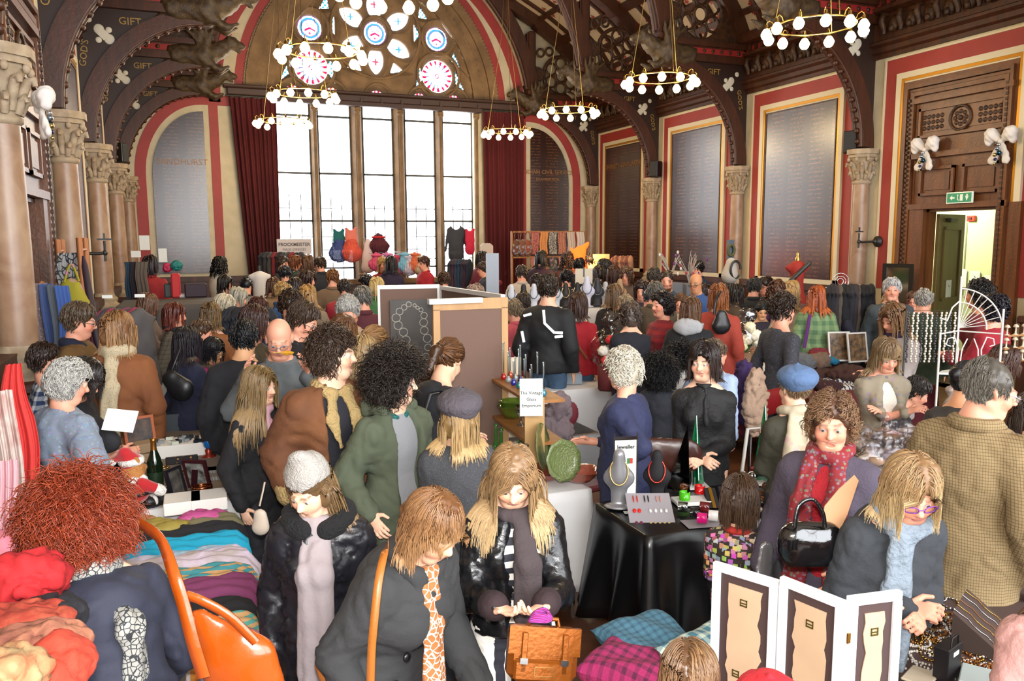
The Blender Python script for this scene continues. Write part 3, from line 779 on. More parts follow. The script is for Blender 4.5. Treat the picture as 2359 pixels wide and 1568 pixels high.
 mb = MB(); VI = [(x-XC, z) for x, z in VAULT if x >= XC]
 for i in range(len(VI)-1):
  (x0, z0), (x1, z1) = VI[i], VI[i+1]; mb.prism([(fx(x0), z0), (fx(x1), z1), (fx(x1*.96), z1-.22), (fx(x0*.965), z0-.2)], 1, -.14, .14)
 mb.build('principal_rafter', WOOD, e)
 return e
VR = [(5.94, 6.15), (5.72, 6.6), (5.4, 7.02), (4.9, 7.45), (4.2, 7.9), (3.4, 8.3), (2.5, 8.65), (1.3, 8.95), (0, 9.1)]
VAULT = [(XC+x, z) for x, z in VR]+[(XC-x, z) for x, z in VR[-2::-1]]
for k in range(5):
 for s, sd in ((1, 'right'), (-1, 'left')):
  truss_half(s, COLY[k]-(.12 if k == 0 else 0), 'carved oak roof truss above the %s wall column, %s' % (sd, WH[k]), s < 0 or k in (0, 1, 2))
# vaulted ceiling
mb = MB()
V = [(x, y, z) for y in (YN, YE) for x, z in VAULT]; n = len(VAULT)
mb.add(V, [(i, i+1, n+i+1, n+i) for i in range(n-1)])
V = [(x, y, z+.2) for y in (YN, YE) for x, z in VAULT]; mb.add(V, [(i+1, i, n+i, n+i+1) for i in range(n-1)])
o = mb.build('ceiling', CEIL); o['kind'] = 'structure'
mb = MB(); fl_ = MB()
for i in range(len(VAULT)-1):
 a, b = np.array(VAULT[i]), np.array(VAULT[i+1]); t = (b-a)/np.linalg.norm(b-a); nn = np.array([t[1], -t[0]])
 if nn @ (np.array([XC, 5])-a) < 0: nn = -nn
 y = 6.0
 step = (COLY[0]-COLY[1])/5
 for j in range(-4, 21):
  y = COLY[0]-j*step
  p0, p1 = a+nn*.07, b+nn*.07
  V = [(q[0], y+dy, q[1]) for dy in (-.045, .045) for q in (a, b, p1, p0)]
  mb.add(V, [(0, 1, 2, 3), (4, 7, 6, 5), (3, 2, 6, 7)])
  L_ = np.linalg.norm(b-a)
  if y > 8:                                               # painted red fleurs in the panel corners
   for f_ in (.17, .83):
    for q in (-1, 1):
     c = a+(b-a)*f_+nn*.006; yc = y+step/2+q*(step/2-.14)
     for du, dy in ((0, 0), (.04, 0), (-.04, 0), (0, .04), (0, -.04)):
      m_ = c+t*du; h_ = .022
      fl_.add([(m_[0]-t[0]*h_, yc+dy-h_, m_[1]-t[1]*h_), (m_[0]+t[0]*h_, yc+dy-h_, m_[1]+t[1]*h_), (m_[0]+t[0]*h_, yc+dy+h_, m_[1]+t[1]*h_), (m_[0]-t[0]*h_, yc+dy+h_, m_[1]-t[1]*h_)], [(0, 1, 2, 3)])
 if i > 0:
  w_ = .11 if i % 3 else .2
  V = [(q[0], yy, q[1]) for yy in (YN, YE) for q in (a-t*w_/2, a+t*w_/2, a+t*w_/2+nn*.1, a-t*w_/2+nn*.1)]
  mb.add(V, [(0, 3, 7, 4), (3, 2, 6, 7), (2, 1, 5, 6)])
o = mb.build('trim_40', WOOD); o['kind'] = 'structure'
o = fl_.build('trim_41', REDD); o['kind'] = 'structure'
# ---------------------------------------------------------------- door bays
def doorbay(s, X, nm):
 mb = MB(); y0, y1 = 7.68, 9.62
 Yc0, Yc1 = 7.27+.43, 9.96-.43
 L0, L1 = Yc0, Yc1                                            # outer wood
 prof = [(.0, .12, .05), (.07, .05, .10), (.13, .04, .06), (.18, .06, .09), (.25, .035, .04)]
 for off, wd, dep in prof:
  frameq(mb, s, X, L0-.02+off*.6, L1+.02-off, 0, 4.6-off, wd, dep)
 b = L0+.1, L1-.27
 mb.b2((X, L0, 2.66), (X-s*.03, L1-.2, 4.4))
 def raised(ya, yb, za, zb, t=.03):
  mb.b2((X-s*.03, ya, za), (X-s*.045, yb, zb)); mb.b2((X-s*.045, ya+.08, za+.08), (X-s*.06, yb-.08, zb-.08))
  for (p, q) in (((ya, za), (yb, za+.04)), ((ya, zb-.04), (yb, zb)), ((ya, za), (ya+.04, zb)), ((yb-.04, za), (yb, zb))): mb.b2((X-s*.03, p[0], p[1]), (X-s*.08, q[0], q[1]))
 raised(7.85, 8.42, 2.86, 3.28); raised(8.56, 9.15, 2.86, 3.28); raised(7.8, 9.22, 3.72, 4.16)
 mb.b2((X, L0, 3.42), (X-s*.09, L1-.2, 3.5)); mb.b2((X, L0, 2.66), (X-s*.1, L1-.2, 2.74)); mb.b2((X, L0, 4.24), (X-s*.11, L1-.2, 4.32))
 mb.b2((X, 9.04, 0), (X-s*.075, 9.3, 2.7)); mb.b2((X, 7.5, 0), (X-s*.075, 7.67, 2.71)); mb.b2((X+s*.15, 9.0, 0), (X, 9.04, 2.66)); mb.b2((X+s*.15, 7.67, 2.62), (X, 9.04, 2.66))
 o = mb.build('trim_%d' % (50 if s > 0 else 52), WOODL); o['kind'] = 'structure'
 mb = MB()
 for (cy, hw) in ((8.05, .17), (8.97, .17)):
  for i in range(5):
   for j in range(3): mb.ell((X-s*.06, cy+(i-2)*.075, 3.86+j*.08), (.02, .035, .035), 6)
 n = 20; mb.tube([(X-s*.07, 8.51+.17*math.cos(2*PI*i/n), 3.94+.17*math.sin(2*PI*i/n)) for i in range(n+1)], .02, 6)
 for k in range(8): mb.ell((X-s*.06, 8.51+.09*math.cos(k*PI/4), 3.94+.09*math.sin(k*PI/4)), (.02, .035, .035), 6)
 mb.ell((X-s*.07, 8.51, 3.94), (.03, .04, .04), 8)
 z = .1
 while z < 4.3: mb.box((X-s*.1, L1-.155, z), (.03, .035, .04)); mb.box((X-s*.1, L0+.09, z), (.03, .035, .04)); z += .07
 o = mb.build('trim_%d' % (51 if s > 0 else 53), CARVE); o['kind'] = 'structure'
doorbay(1, XR, 'r'); doorbay(-1, XL, 'l')
# lobby seen through the right doorway
GRN = mat('pale_green_paint', 'c5cf9c', .8)
mb = MB(); mb.b2((XR+2.4, 5.5, 0), (XR+2.5, 15, 3.2)); mb.b2((XR+.15, 14.9, 0), (XR+2.5, 15, 3.2)); mb.b2((XR+.15, 5.5, 0), (XR+2.5, 5.6, 3.2)); o = mb.build('wall_lobby', GRN); o['kind'] = 'structure'
mb = MB(); mb.b2((XR+.0, 5.5, -.1), (XR+2.5, 15, 0)); o = mb.build('floor', mat('lobby_floor', '6d5a45', .5)); o['kind'] = 'structure'
mb = MB(); mb.b2((XR+.15, 5.5, 3.2), (XR+2.5, 15, 3.3)); o = mb.build('ceiling', mat('lobby_ceiling', 'e0e0d0', .8)); o['kind'] = 'structure'
e = empty('ceiling_light', (XR+1.4, 10.4, 3.15), label='plain white ceiling light in the lobby beyond the doorway', cat='light')
MB().lathe([(0, -.03), (.2, -.03), (.22, 0), (.22, .05), (0, .05)], 20).build('diffuser', mat('lobby_diffuser', 'fff6dd', .5, emit='fff6dd', es=4), e)
lp = lamp('lobby_lamp', 'POINT', (XR+1.4, 10.4, 3.0), 75, (1, .97, .82), .2)
# open door leaf, olive
OLV = mat('olive_door', '5c4a1e', .45, pat='wood', col2='4a3a16', sc=7)
d = empty('door_1', (XR+.16, 8.97, 0), .33, kind='structure')
mb = MB(); mb.box((.5, 0, 1.3), (1.0, .05, 2.58), bev=.006); mb.build('door_leaf', OLV, d)
mb = MB()
for z0, z1 in ((.25, 1.05), (1.25, 2.4)):
 for xa, xb in ((.18, .86),):
  for (a, b, c, dd) in ((xa, z0, xb, z0+.05), (xa, z1-.05, xb, z1), (xa, z0, xa+.05, z1), (xb-.05, z0, xb, z1)): mb.b2((a, -.045, b), (c, -.02, dd))
mb.build('door_moulding', OLV, d); MB().tube([(.92, -.03, 1.0), (.92, -.09, 1.0), (.8, -.09, 1.0)], .012, 8).build('door_handle', mat('brass', 'b08a3c', .3, metal=1), d)
MB().box((.35, -.07, 2.5), (.26, .07, .06), bev=.01).build('door_closer', IRON, d)
# left door: dark leaves with a bluish glazed upper light
d = empty('door_2', (XL-.1, 8.35, 0), kind='structure')
mb = MB(); mb.box((0, 0, 1.32), (.06, 1.36, 2.64)); mb.build('door_leaf', WOOD, d)
mb = MB(); mb.box((.035, 0, 1.7), (.01, 1.0, 1.3)); mb.build('door_glass', mat('bluish_glass', '6d8b93', .1), d)
# curtains
def curtain(xa, xb, xa2, xb2, z0, z1, y, nf):
 nx, nz = 160, 14; V = [];
 for sgn in (0, 1):
  for j in range(nz+1):
   t = j/nz; z = z1+(z0-z1)*t; a = xa+(xa2-xa)*t; b = xb+(xb2-xb)*t
   for i in range(nx+1):
    u = i/nx; x = a+(b-a)*u; V.append((x, y-.07*math.sin(u*nf*2*PI+math.sin(u*9)*1.2)*(.55+.45*t)+.03*math.sin(u*23+t*2)+sgn*.015, z))
 m = (nx+1); off = m*(nz+1)
 F = [(j*m+i, j*m+i+1, (j+1)*m+i+1, (j+1)*m+i) for j in range(nz) for i in range(nx)]; F += [tuple(off+q for q in f[::-1]) for f in F]
 mb = MB(); mb.add(V, F, True); return mb
CURT = mat('burgundy_velvet', '4e0a10', .9)
for nm, a in (('left', (.98, 2.0, 1.27, 1.95)), ('right', (7.12, 8.24, 7.2, 8.2))):
 e = empty('curtain', (0, 0, 0), label='tall burgundy curtain hanging on the %s side of the great window' % nm, cat='curtain', group='curtains of the great window')
 curtain(*a, .6, 5.5, YE-.2, 9).build('drape', CURT, e); MB().tube([(a[0]-.1, YE-.2, 5.53), (a[1]+.1, YE-.2, 5.53)], .02, 8).build('curtain_rail', IRON, e)
# ================================================================ PEOPLE
def N_(v): v = np.asarray(v, float); return v/(np.linalg.norm(v)+1e-12)
ARM = dict(down=(.07, .03, -.50, 0), pocket=(.11, .10, -.41, 0), front=(-.10, .27, -.27, 0), hold=(-.05, .36, -.20, 0), reach=(.0, .40, -.30, 0), low=(.0, .25, -.42, 0),
   up=(-.09, .26, -.0, 0), hip=(.03, .02, -.33, 1), cross=(-.24, .19, -.17, 0), chin=(-.08, .26, -.03, 0), side=(.3, .2, -.2, 0), back=(.05, -.1, -.45, 0))
SKINT = dict(p='dca98b', l='e3b498', t='c48a64', d='4a2c1e', a='cf9c73', r='d99a80')
SKIN = mat('skin', 'ffffff', .5, vc=True, spec=.35)
HAIRM = mat('hair', 'ffffff', .42, vc=True, spec=.45)
EYEM = mat('eye', 'ffffff', .15, vc=True)
def ik(S_, Wt, l1, l2, hint):
 d = Wt-S_; L = np.linalg.norm(d); L = min(L, (l1+l2)*.995); u = N_(d); Wt = S_+u*L
 a = (l1*l1-l2*l2+L*L)/(2*L); h = math.sqrt(max(l1*l1-a*a, 0)); n = hint-u*(hint @ u); return S_+u*a+N_(n)*h, Wt
def skeleton(k):
 f = k.get('sex', 'f') == 'f'; J = {}
 l = math.radians(k.get('lean', 0)); J['d'] = d = np.array([0, math.sin(l), math.cos(l)]); J['fwd'] = np.array([0, math.cos(l), -math.sin(l)])
 hip = np.array([0, -.25*math.sin(l), .95-.03*(l > .4)]); J['hip'] = hip; J['nb'] = nb = hip+d*.49; J['chest'] = hip+d*.27
 sw = (.142 if f else .166)*(.5+.5*k.get('w', 1))
 pit, yaw, rol = [math.radians(v) for v in k.get('head', (5, 0, 0))]
 R = rotz(-yaw) @ rotx(-pit) @ roty(rol); J['R'] = R
 nd_ = N_(d*.55+R @ np.array([0, .18, 1])*.6); z_ = k.get('hz', 1); J['hz'] = z_; J['hc'] = nb+nd_*(.062+.11*z_); J['crown'] = J['hc']+R @ np.array([0, -.01, .125])*z_
 J['sh'] = []; J['el'] = []; J['wr'] = []
 arms = k.get('arms', ('down', 'down'))
 for q, a in ((-1, arms[0]), (1, arms[1])):
  s_ = nb-d*.085+np.array([q*sw, 0, 0]); t = ARM[a] if isinstance(a, str) else tuple(a)+(0,)*(4-len(a))
  if t[3] == 2: tw = np.array(t[:3])                        # absolute local target
  else: tw = s_+np.array([q*t[0], 0, 0])+(J['fwd']*.5+np.array([0, .5, 0]))*t[1]+(d*.5+np.array([0, 0, .5]))*t[2]
  hint = np.array([q*1.6, -.6, -.1]) if t[3] == 1 else np.array([q*.5, -1.6, -.2]) if t[3] == 3 else np.array([q*.45, -.55, -.9])
  e_, w_ = ik(s_, tw, .285, .255, hint); J['sh'].append(s_); J['el'].append(e_); J['wr'].append(w_)
 st = k.get('stance', .0)
 J['hj'] = [hip+np.array([q*.09, 0, -.04]) for q in (-1, 1)]
 J['an'] = [np.array([q*.1, q*st, .08]) for q in (-1, 1)]
 J['kn'] = [(a+b)/2+np.array([0, .03, .02]) for a, b in zip(J['hj'], J['an'])]
 return J
def tf(J, p): return J['hc']+J['R'] @ np.array(p, float)*J['hz']
def hand_prims(W, f_, n_, q, curl, k=.006, hs=1.):
 """five-fingered hand: wrist W, finger direction f_, palm normal n_, side q"""
 f_ = N_(f_); n_ = N_(n_-f_*(n_ @ f_)); l_ = np.cross(f_, n_)*q; P = []          # l_ towards thumb
 P.append(cap(W-f_*.02, W+f_*.02, .024, .026, .01, n_, 1.3)); P.append(cap(W+f_*.025, W+f_*.075, .034*hs, .036*hs, .012, n_, 2.3))
 for i, (o, L) in enumerate(((.03, .066), (.011, .074), (-.009, .07), (-.028, .055))):
  c = curl*(1+.12*i); b = W+(f_*.088+l_*o)*hs; p = b; ang = c*.35; fd = f_+l_*(.10*(1.5-i)*.6)
  for j, fr in enumerate((.48, .3, .26)):
   dd = N_(fd*math.cos(ang)+n_*math.sin(ang)); p2 = p+dd*L*fr*1.15*hs; r = (.0092, .0084, .0076)[j]
   P.append(cap(p-dd*.004, p2, r, r*.94, k*.4)); p = p2; ang += c*.75
 b = W+f_*.03+l_*.028; dd = N_(f_*.6+l_*.75+n_*.25); p2 = b+dd*.04; P.append(cap(b, p2, .0135, .011, k)); dd = N_(f_*.9+l_*.3+n_*.4); P.append(cap(p2, p2+dd*.032, .0105, .009, k*.4))
 return P
def body_prims(k, J, lod):
 g = -.004; P = []; R = J['R']; d = J['d']; hip, nb = J['hip'], J['nb']; f = k.get('sex', 'f') == 'f'; w = k.get('w', 1); Bf = J['fwd']
 P += [ell(hip+[0, 0, -.02], (.15*w, .10*w, .12), k=.05), cap(hip, J['chest'], .115*w, .12*w, .05, Bf, 1.3), ell(J['chest']+d*.05, (.14*w, .098*w, .16), np.array([[1, 0, 0], Bf, d]), k=.05), cap(J['sh'][0]-d*.02, J['sh'][1]-d*.02, .045, k=.05),
   cap(nb-d*.03, tf(J, (0, -.018, -.06)), .056 if not f else .05, .05 if not f else .044, .035), cap(nb-d*.02+[.1, 0, -.01], nb+d*.05, .03, .04, .05), cap(nb-d*.02-[.1, 0, .01], nb+d*.05, .03, .04, .05)]
 for q in (0, 1):
  P += [cap(J['sh'][q], J['el'][q], .046, .038, .03), cap(J['el'][q], J['wr'][q], .037, .025, .02), cap(J['hj'][q], J['kn'][q], .08, .052, .04), cap(J['kn'][q], J['an'][q], .05, .034, .02), cap(J['an'][q]-[0, 0, .03], J['an'][q]+[0, .12, -.05], .032, .025, .02)]
  fd = J['wr'][q]-J['el'][q]; hd = k.get('hands', (None, None))[q]
  qq = (-1, 1)[q]; nn = np.array([-qq*.8, .1, -.5]) if hd is None else np.array(hd[3:6], float)
  if hd is not None: fd = N_(fd)*.4+np.array(hd[:3], float)
  if lod < 4: P += hand_prims(J['wr'][q], fd, nn, qq*k.get('thumb', (1, 1))[q], k.get('curl', (.5, .5))[q], .006, 1.0 if not f else .94)
 H = []
 hz = J['hz']
 def E(c, r, kk=.02, sub=False): H.append(ell(tf(J, c), np.array(r)*hz, R.T, kk, sub))
 def K(a, b, ra, rb=None, kk=.015, sub=False): H.append(cap(tf(J, a), tf(J, b), ra*hz, (ra if rb is None else rb)*hz, kk, sub=sub))
 fw = 1.06 if not f else 1.0
 E((0, -.012, .035), (.075, .094, .09)); E((0, .025, -.028), (.062*fw, .066, .083), .025)
 K((-.02, .058, -.094), (.02, .058, -.094), .0225*fw, kk=.03); K((-.052, .0, -.06), (-.018, .055, -.092), .018*fw, kk=.03); K((.052, .0, -.06), (.018, .055, -.092), .018*fw, kk=.03)
 if lod < 4:
  K((-.034, .079, .019), (-.01, .087, .016), .0095, kk=.014); K((.034, .079, .019), (.01, .087, .016), .0095, kk=.014)
  for q in (-1, 1): E((q*.031, .094, -.001), (.019, .012, .012), .012, True); E((q*.038, .06, -.035), (.026, .028, .026), .02)
  K((0, .086, .008), (0, .108*k.get('nose', 1), -.026), .0085, .0125, .012)
  for q in (-1, 1): K((q*.009, .092, -.031), (q*.011, .098, -.031), .0075, .007, .008); E((q*.078, -.008, -.006), (.010, .021, .032), .008)
  K((-.016, .0845, -.055), (.016, .0845, -.055), .0075, kk=.008); K((-.013, .084, -.065), (.013, .084, -.065), .0075, kk=.006);
  K((-.024, .087, -.0598), (.024, .087, -.0598), .0035, kk=.005, sub=True); E((0, .078, -.0775), (.02, .012, .006), .012, True)
  for q in (-1, 1): E((q*.031, .0765, .004), (.0155, .0135, .0105), .005); E((q*.031, .0755, -.008), (.0145, .0125, .007), .005)
 else:
  K((0, .086, .008), (0, .108, -.026), .011, .015, .015)
 return P+H
def body_colors(k, J, V):
 c = np.array(lin(SKINT.get(k.get('skin', 'p'), k.get('skin', 'p')))[:3]); C = np.tile(c, (len(V), 1))
 L = (V-J['hc']) @ J['R']/J['hz']
 x, y, z = np.abs(L[:, 0]), L[:, 1], L[:, 2]; dark = k.get('skin', 'p') in ('d',)
 fr = y > .04
 m = fr & (np.hypot(x-.042, z+.032) < .028); C[m] = C[m]*(1.0, .82, .78)
 m = fr & (x < .026-.0*z) & (np.abs(z+.060) < .0125*(1-(x/.028)**2)) & (y > .07); C[m] = np.array(lin(k.get('lip', 'b5605a' if not dark else '4a2520')))[:3]
 C[m] = C[m]*.5+c*.5
 m = fr & (x > .012) & (x < .05) & (np.abs(z-.024+.12*(x-.03)**2*10-.0) < .0045); bc = np.array(lin(k.get('brow', hx(k))))[:3]*.8; C[m] = C[m]*.25+bc*.75
 m = fr & (np.hypot((x-.031)/.0165, z/.0065) < 1) & (y > .06);
 C[m] = np.array((.1, .06, .05)) if k['lod'] >= 3 else np.array((.45, .35, .33))
 if k.get('beard'):
  m = fr & (z < -.035) & (z > -.13) & ~((x < .022) & (np.abs(z+.06) < .01)) & ((z < -.07) | (np.abs(z+.043) < .006)); C[m] = np.array(lin(k['beard']))[:3]
 m = (z > .03) & (y < .05) & (np.linalg.norm(L, axis=1) < .14)
 if k.get('hair', ('short', '2a1a10'))[0] not in ('bald',):
  C[m] = bc
 return C
def hx(k):
 h = k.get('hair', ('short', '2a1a10')); return h[1]
def hair_build(k, J, lod, root):
 h = k.get('hair', ('short', '2a1a10')); typ, colh = h[0], h[1]; ln = h[2] if len(h) > 2 else None; colt = h[3] if len(h) > 3 else colh
 if typ == 'bald': return
 R = J['R']; P = []
 def E(c, r, kk=.02, sub=False, **q): P.append(ell(tf(J, c), np.array(r)*J['hz'], R.T, kk, sub))
 big = {'curly': .045, 'afro': .035, 'messy': .012, 'short': .006, 'crop': .001, 'bob': .010, 'long': .008, 'pony': .006, 'bun': .006, 'wave': .008, 'ring': .002}.get(typ, .008)
 E((0, -.014, .040), (.081+big, .099+big, .092+big))
 G = R.T @ np.array([0, 0, -1.]); Gh = N_(G*[1, .3 if G[1] > 0 else 1, 1])
 if k.get('hat'): P[0]['r'] = P[0]['r']*.96
 if typ in ('bob', 'long', 'wave'):
  for q in (-1, 1): E((q*.062, -.022, -.03), (.022+big, .055, .08))
  E((0, -.07, -.045), (.07 if k.get('hat') else .078, .03+big, .085))
  if typ == 'long':
   L_ = (ln or .4)
   a = tf(J, (0, -.07, -.03)); b = a+np.array([0, -.03, -L_*.5]); P.append(cap(a, b, .062, .03, .04, np.array([0, 1., 0]), 2.0)) if not k.get('hat') and lod > 0 else None
 if typ == 'pony': P.append(cap(tf(J, (0, -.11, .02)), tf(J, (0, -.16, -.02)), .03, .035, .02)); P.append(cap(tf(J, (0, -.16, -.02)), tf(J, (0, -.15, -.12))+np.array([0, -.02, -.03]), .035, .02, .02))
 if typ == 'bun': E((0, -.12, .03), (.05, .042, .05))
 fz = .105 if typ not in ('ring',) else .14
 E((0, .112, -.045), (.069, .088, fz), .02, True)
 if typ in ('short', 'crop', 'messy', 'ring', 'pony', 'bun', 'curly0'):
  for q in (-1, 1): E((q*.085, .02, -.06), (.035, .055, .07), .015, True)
  E((0, -.04, -.17), (.12, .1, .075), .02, True)
 if typ == 'ring': E((0, .04, .13), (.062, .115, .09), .02, True)
 if typ == 'recede' : E((0, .08, .11), (.05, .06, .05), .02, True)
 st = {0: .008, 1: .009, 2: .011, 3: .013, 4: .022}[lod]
 V, Q = implicit(P, st, disp=lambda v: noise(v, 60)*(.004+big*.12)+noise(v*np.array([1, 1, .35]), 110, 3)*.0025)
 if not len(V): return
 rs = np.random.RandomState(int(k['px']*7+k['py']) % 99991)
 c0 = np.array(lin(colh)[:3]); c1 = np.array(lin(colt)[:3])
 Cb = np.tile(c0*.9, (len(V), 1))*(1+.25*noise(V*np.array([1, 1, .3]), 90)[:, None])
 allV, allF, allC = [V], [Q], [Cb]
 ns = {0: 2600, 1: 1500, 2: 700, 3: 260, 4: 110}[lod]
 if typ == 'crop': ns = ns//2
 if ns:
  ns = int(ns*{'curly': 2.6, 'afro': 1.8, 'long': 1.15, 'messy': 1.3}.get(typ, 1))
  om = rs.randn(ns*4, 3); om /= np.linalg.norm(om, axis=1)[:, None]
  r0 = np.array((.078, .096, .09)); p = om*r0+np.array((0, -.013, .038))
  ok = ~((p[:, 1] > .03) & (p[:, 2] < .075)) & ~((p[:, 2] < -.0) & (p[:, 1] > -.0)) & (p[:, 2] > (-.055))
  if typ == 'ring': ok &= ~((p[:, 2] > .07) & (p[:, 1] > -.06))
  if typ == 'recede': ok &= ~((p[:, 2] > .06) & (p[:, 1] > .03))
  if k.get('hat'): ok &= p[:, 2] < .05
  p = p[ok][:ns]; n_ = len(p); nrm = N2((p-np.array((0, -.013, .038)))/r0**2)
  cfg = {'short': (.05, .25, .0, .25), 'crop': (.022, .1, 0, .35), 'messy': (.085, .35, .010, .5), 'curly': (.15, .2, .010, .8), 'afro': (.12, .1, .014, 1.1), 'bob': (.23, .8, .003, .03), 'long': (ln or .42, .9, .005, .03),
    'wave': (.26, .7, .014, .2), 'pony': (.12, .05, .001, .0), 'bun': (.11, .05, .001, .0), 'ring': (.035, .3, .002, .1), 'recede': (.04, .2, 0, .2)}[typ]
  Ls, gw, curl, lift = cfg
  if ln and typ != 'wave': Ls = ln
  if ln and typ == 'wave': Ls = ln; lift = .35; gw = .5
  sgn = np.where(p[:, 0]+.012 > 0, 1, -1.)
  if typ in ('pony', 'bun'): tgt = np.array((0, -.125, .01)); comb = N2(tgt-p)
  elif typ in ('bob', 'long', 'wave'): comb = np.stack([sgn*1.0, -.15+0*sgn, -.4+0*sgn], 1)
  elif typ in ('short', 'crop', 'ring', 'recede'): comb = np.stack([.5*sgn+.3, -.2+.9*(p[:, 1] > .02), -.6+0*sgn], 1)
  else: comb = rs.randn(n_, 3)*.8+np.array((0, .2, -.4))
  fr = h[4] if len(h) > 4 else (1 if typ in ('messy',) else 0)
  Lr = Ls*(.75+.4*rs.rand(n_))
  if fr:
   m = (p[:, 1] > .02) & (p[:, 2] > .06); comb[m] = np.array((.25, 1.0, -.2))+rs.randn(m.sum(), 3)*.15; Lr[m] = np.minimum(Lr[m], .085+.02*rs.rand(m.sum()))
  kst = 9 if Ls < .1 else 16; inert = 1.1 if Ls < .1 or typ in ('curly', 'afro', 'messy') else .75
  dcur = comb-nrm*(comb*nrm).sum(1)[:, None]; dcur = N2(N2(dcur)+nrm*lift+rs.randn(n_, 3)*.12)
  path = [p.copy()]; q = p+nrm*.004; off = .006+.012*rs.rand(n_)+big*.6
  hipc = [(J['hc'], None)]
  cols = [(np.array((0, -.013, .036)), np.array((.077, .096, .091)), R.T)]
  tor = J['nb']-J['d']*.16; Rt = np.array([[1, 0, 0], J['fwd'], J['d']])
  gi = k.get('gi', .03)
  Rw = R  # head->world
  for s_ in range(kst):
   t = (s_+1)/kst
   dcur = N2(dcur*inert+(Gh if t < .65 else G)*gw*(.6+.4*t)+(rs.randn(n_, 3)*(.04+curl*7) if curl > .008 else rs.randn(n_, 3)*.05))
   if typ in ('pony', 'bun'): dcur = N2(dcur+N2(tgt-q)*.8)
   q = q+dcur*(Lr/kst)[:, None]
   for c_, r_, _ in cols:
    e = (q-c_)/(r_+off[:, None]); l_ = np.linalg.norm(e, axis=1); m = l_ < 1
    q[m] = c_+(q[m]-c_)/l_[m][:, None]
   W_ = J['hz']*q @ R.T+J['hc']; e = ((W_-tor) @ Rt.T)/np.array((.2+gi, .115+gi, .215+gi)); l_ = np.linalg.norm(e, axis=1); m = l_ < 1
   if m.any(): W_[m] = tor+(W_[m]-tor)/l_[m][:, None]; q = (W_-J['hc']) @ R/J['hz']
   m = (q[:, 1] > .035) & (np.abs(q[:, 0]) < .066) & (q[:, 2] < .035) & (q[:, 2] > -.17)
   if Ls > .11 and typ != 'afro': q[m, 0] = np.where(q[m, 0] > 0, 1, -1)*.068
   path.append(q.copy())
  Pp = np.stack(path, 1)
  if curl > .008:
   ph = rs.rand(n_)*6.28; tt = np.linspace(0, 1, kst+1); am = curl*np.minimum(tt*3, 1)
   fq = Ls*110*(.8+.4*rs.rand(n_))[:, None]*tt[None, :]+ph[:, None]
   a1 = N2(rs.randn(n_, 3)); a2 = N2(np.cross(a1, nrm)); Pp = Pp+(np.cos(fq)*am)[..., None]*a1[:, None, :]+(np.sin(fq)*am)[..., None]*a2[:, None, :]
  Pw = J['hz']*Pp @ R.T+J['hc']
  if typ in ('afro', 'messy', 'wave'):
   kp = ~((Pp[..., 1] > .045) & (np.abs(Pp[..., 0]) < .085) & (Pp[..., 2] < .045)).any(axis=1); Pw = Pw[kp]; n_ = len(Pw)
  rad0 = {0: .0032, 1: .0042, 2: .006, 3: .009, 4: .014}[lod]*({'crop': .7, 'curly': .75, 'afro': .8, 'messy': .9}.get(typ, 1))
  rr = rad0*(.7+.6*rs.rand(n_))[:, None]*np.array([1-.75*(i/kst)**2 for i in range(kst+1)])[None, :]
  Vs, Fs = tubes(Pw, rr, 3)
  tt = np.linspace(0, 1, kst+1)[None, :, None, None]; br = (.7+.6*rs.rand(n_))[:, None, None, None]
  Cs = ((c0*(1-tt)+c1*tt)*br)*np.ones((1, 1, 3, 1)); Cs = Cs.reshape(-1, 3)
  allV.append(Vs); allF.append(Fs+len(V)); allC.append(Cs)
 V = np.concatenate(allV); Q = np.concatenate(allF); C = np.concatenate(allC)
 link('hair', meshdata('hair', V, Q, True, np.clip(C, 0, 1)), HAIRM, root)
def N2(v): return v/(np.linalg.norm(v, axis=1)[:, None]+1e-12)
def torso_prims(k, J, g, short=False):
 d, hip, nb, Bf = J['d'], J['hip'], J['nb'], J['fwd']; w = k.get('w', 1); f = k.get('sex', 'f') == 'f'; Rt = np.array([[1, 0, 0], Bf, d]); b = k.get('belly', 0)
 P = [ell(hip+[0, 0, -.02], (.155*w+g, .11*w+g+b*.5, .13+g), k=.05), cap(hip, J['chest'], .118*w+g+b, .12*w+g+b*.5, .06, Bf, 1.25), ell(J['chest']+d*.05+Bf*.005, (.148*w+g, .105*w+g, .165+g), Rt, k=.05),
   cap(J['sh'][0], nb-d*.03, .05+g*.6, .045+g*.4, k=.05), cap(J['sh'][1], nb-d*.03, .05+g*.6, .045+g*.4, k=.05), cap(J['sh'][0]-d*.03, J['sh'][1]-d*.03, .05+g*.7, k=.05)]
 if f and k.get('bust', 1):
  for q in (-1, 1): P.append(ell(J['chest']+d*.035+Bf*(.085*w+g*.6)+[q*.07, 0, 0], (.062, .055, .062), Rt, k=.04))
 return P
def sleeves(k, J, g, cut=1.0, only=None):
 P = []
 for q in (0, 1):
  if only is not None and q != only: continue
  S_, E_, W_ = J['sh'][q], J['el'][q], J['wr'][q]; end = E_+(W_-E_)*min(cut, 1.0) if cut > .5 else S_+(E_-S_)*cut*2
  if cut > .5: P += [cap(S_, E_, .05+g*.9, .043+g*.8, .03), cap(E_, end, .042+g*.8, .034+g*.7, .02)]
  else: P += [cap(S_, end, .055+g, .055+g, .035)]
 return P
FOLD = dict(coat=(.007, 9, .004, 30), knit=(.003, 14, .002, 50), leather=(.007, 14, .004, 42), puff=(.010, 18, .003, 50), shirt=(.005, 12, .003, 40), shee=(.008, 8, .004, 30), smooth=(.002, 9, .001, 30))
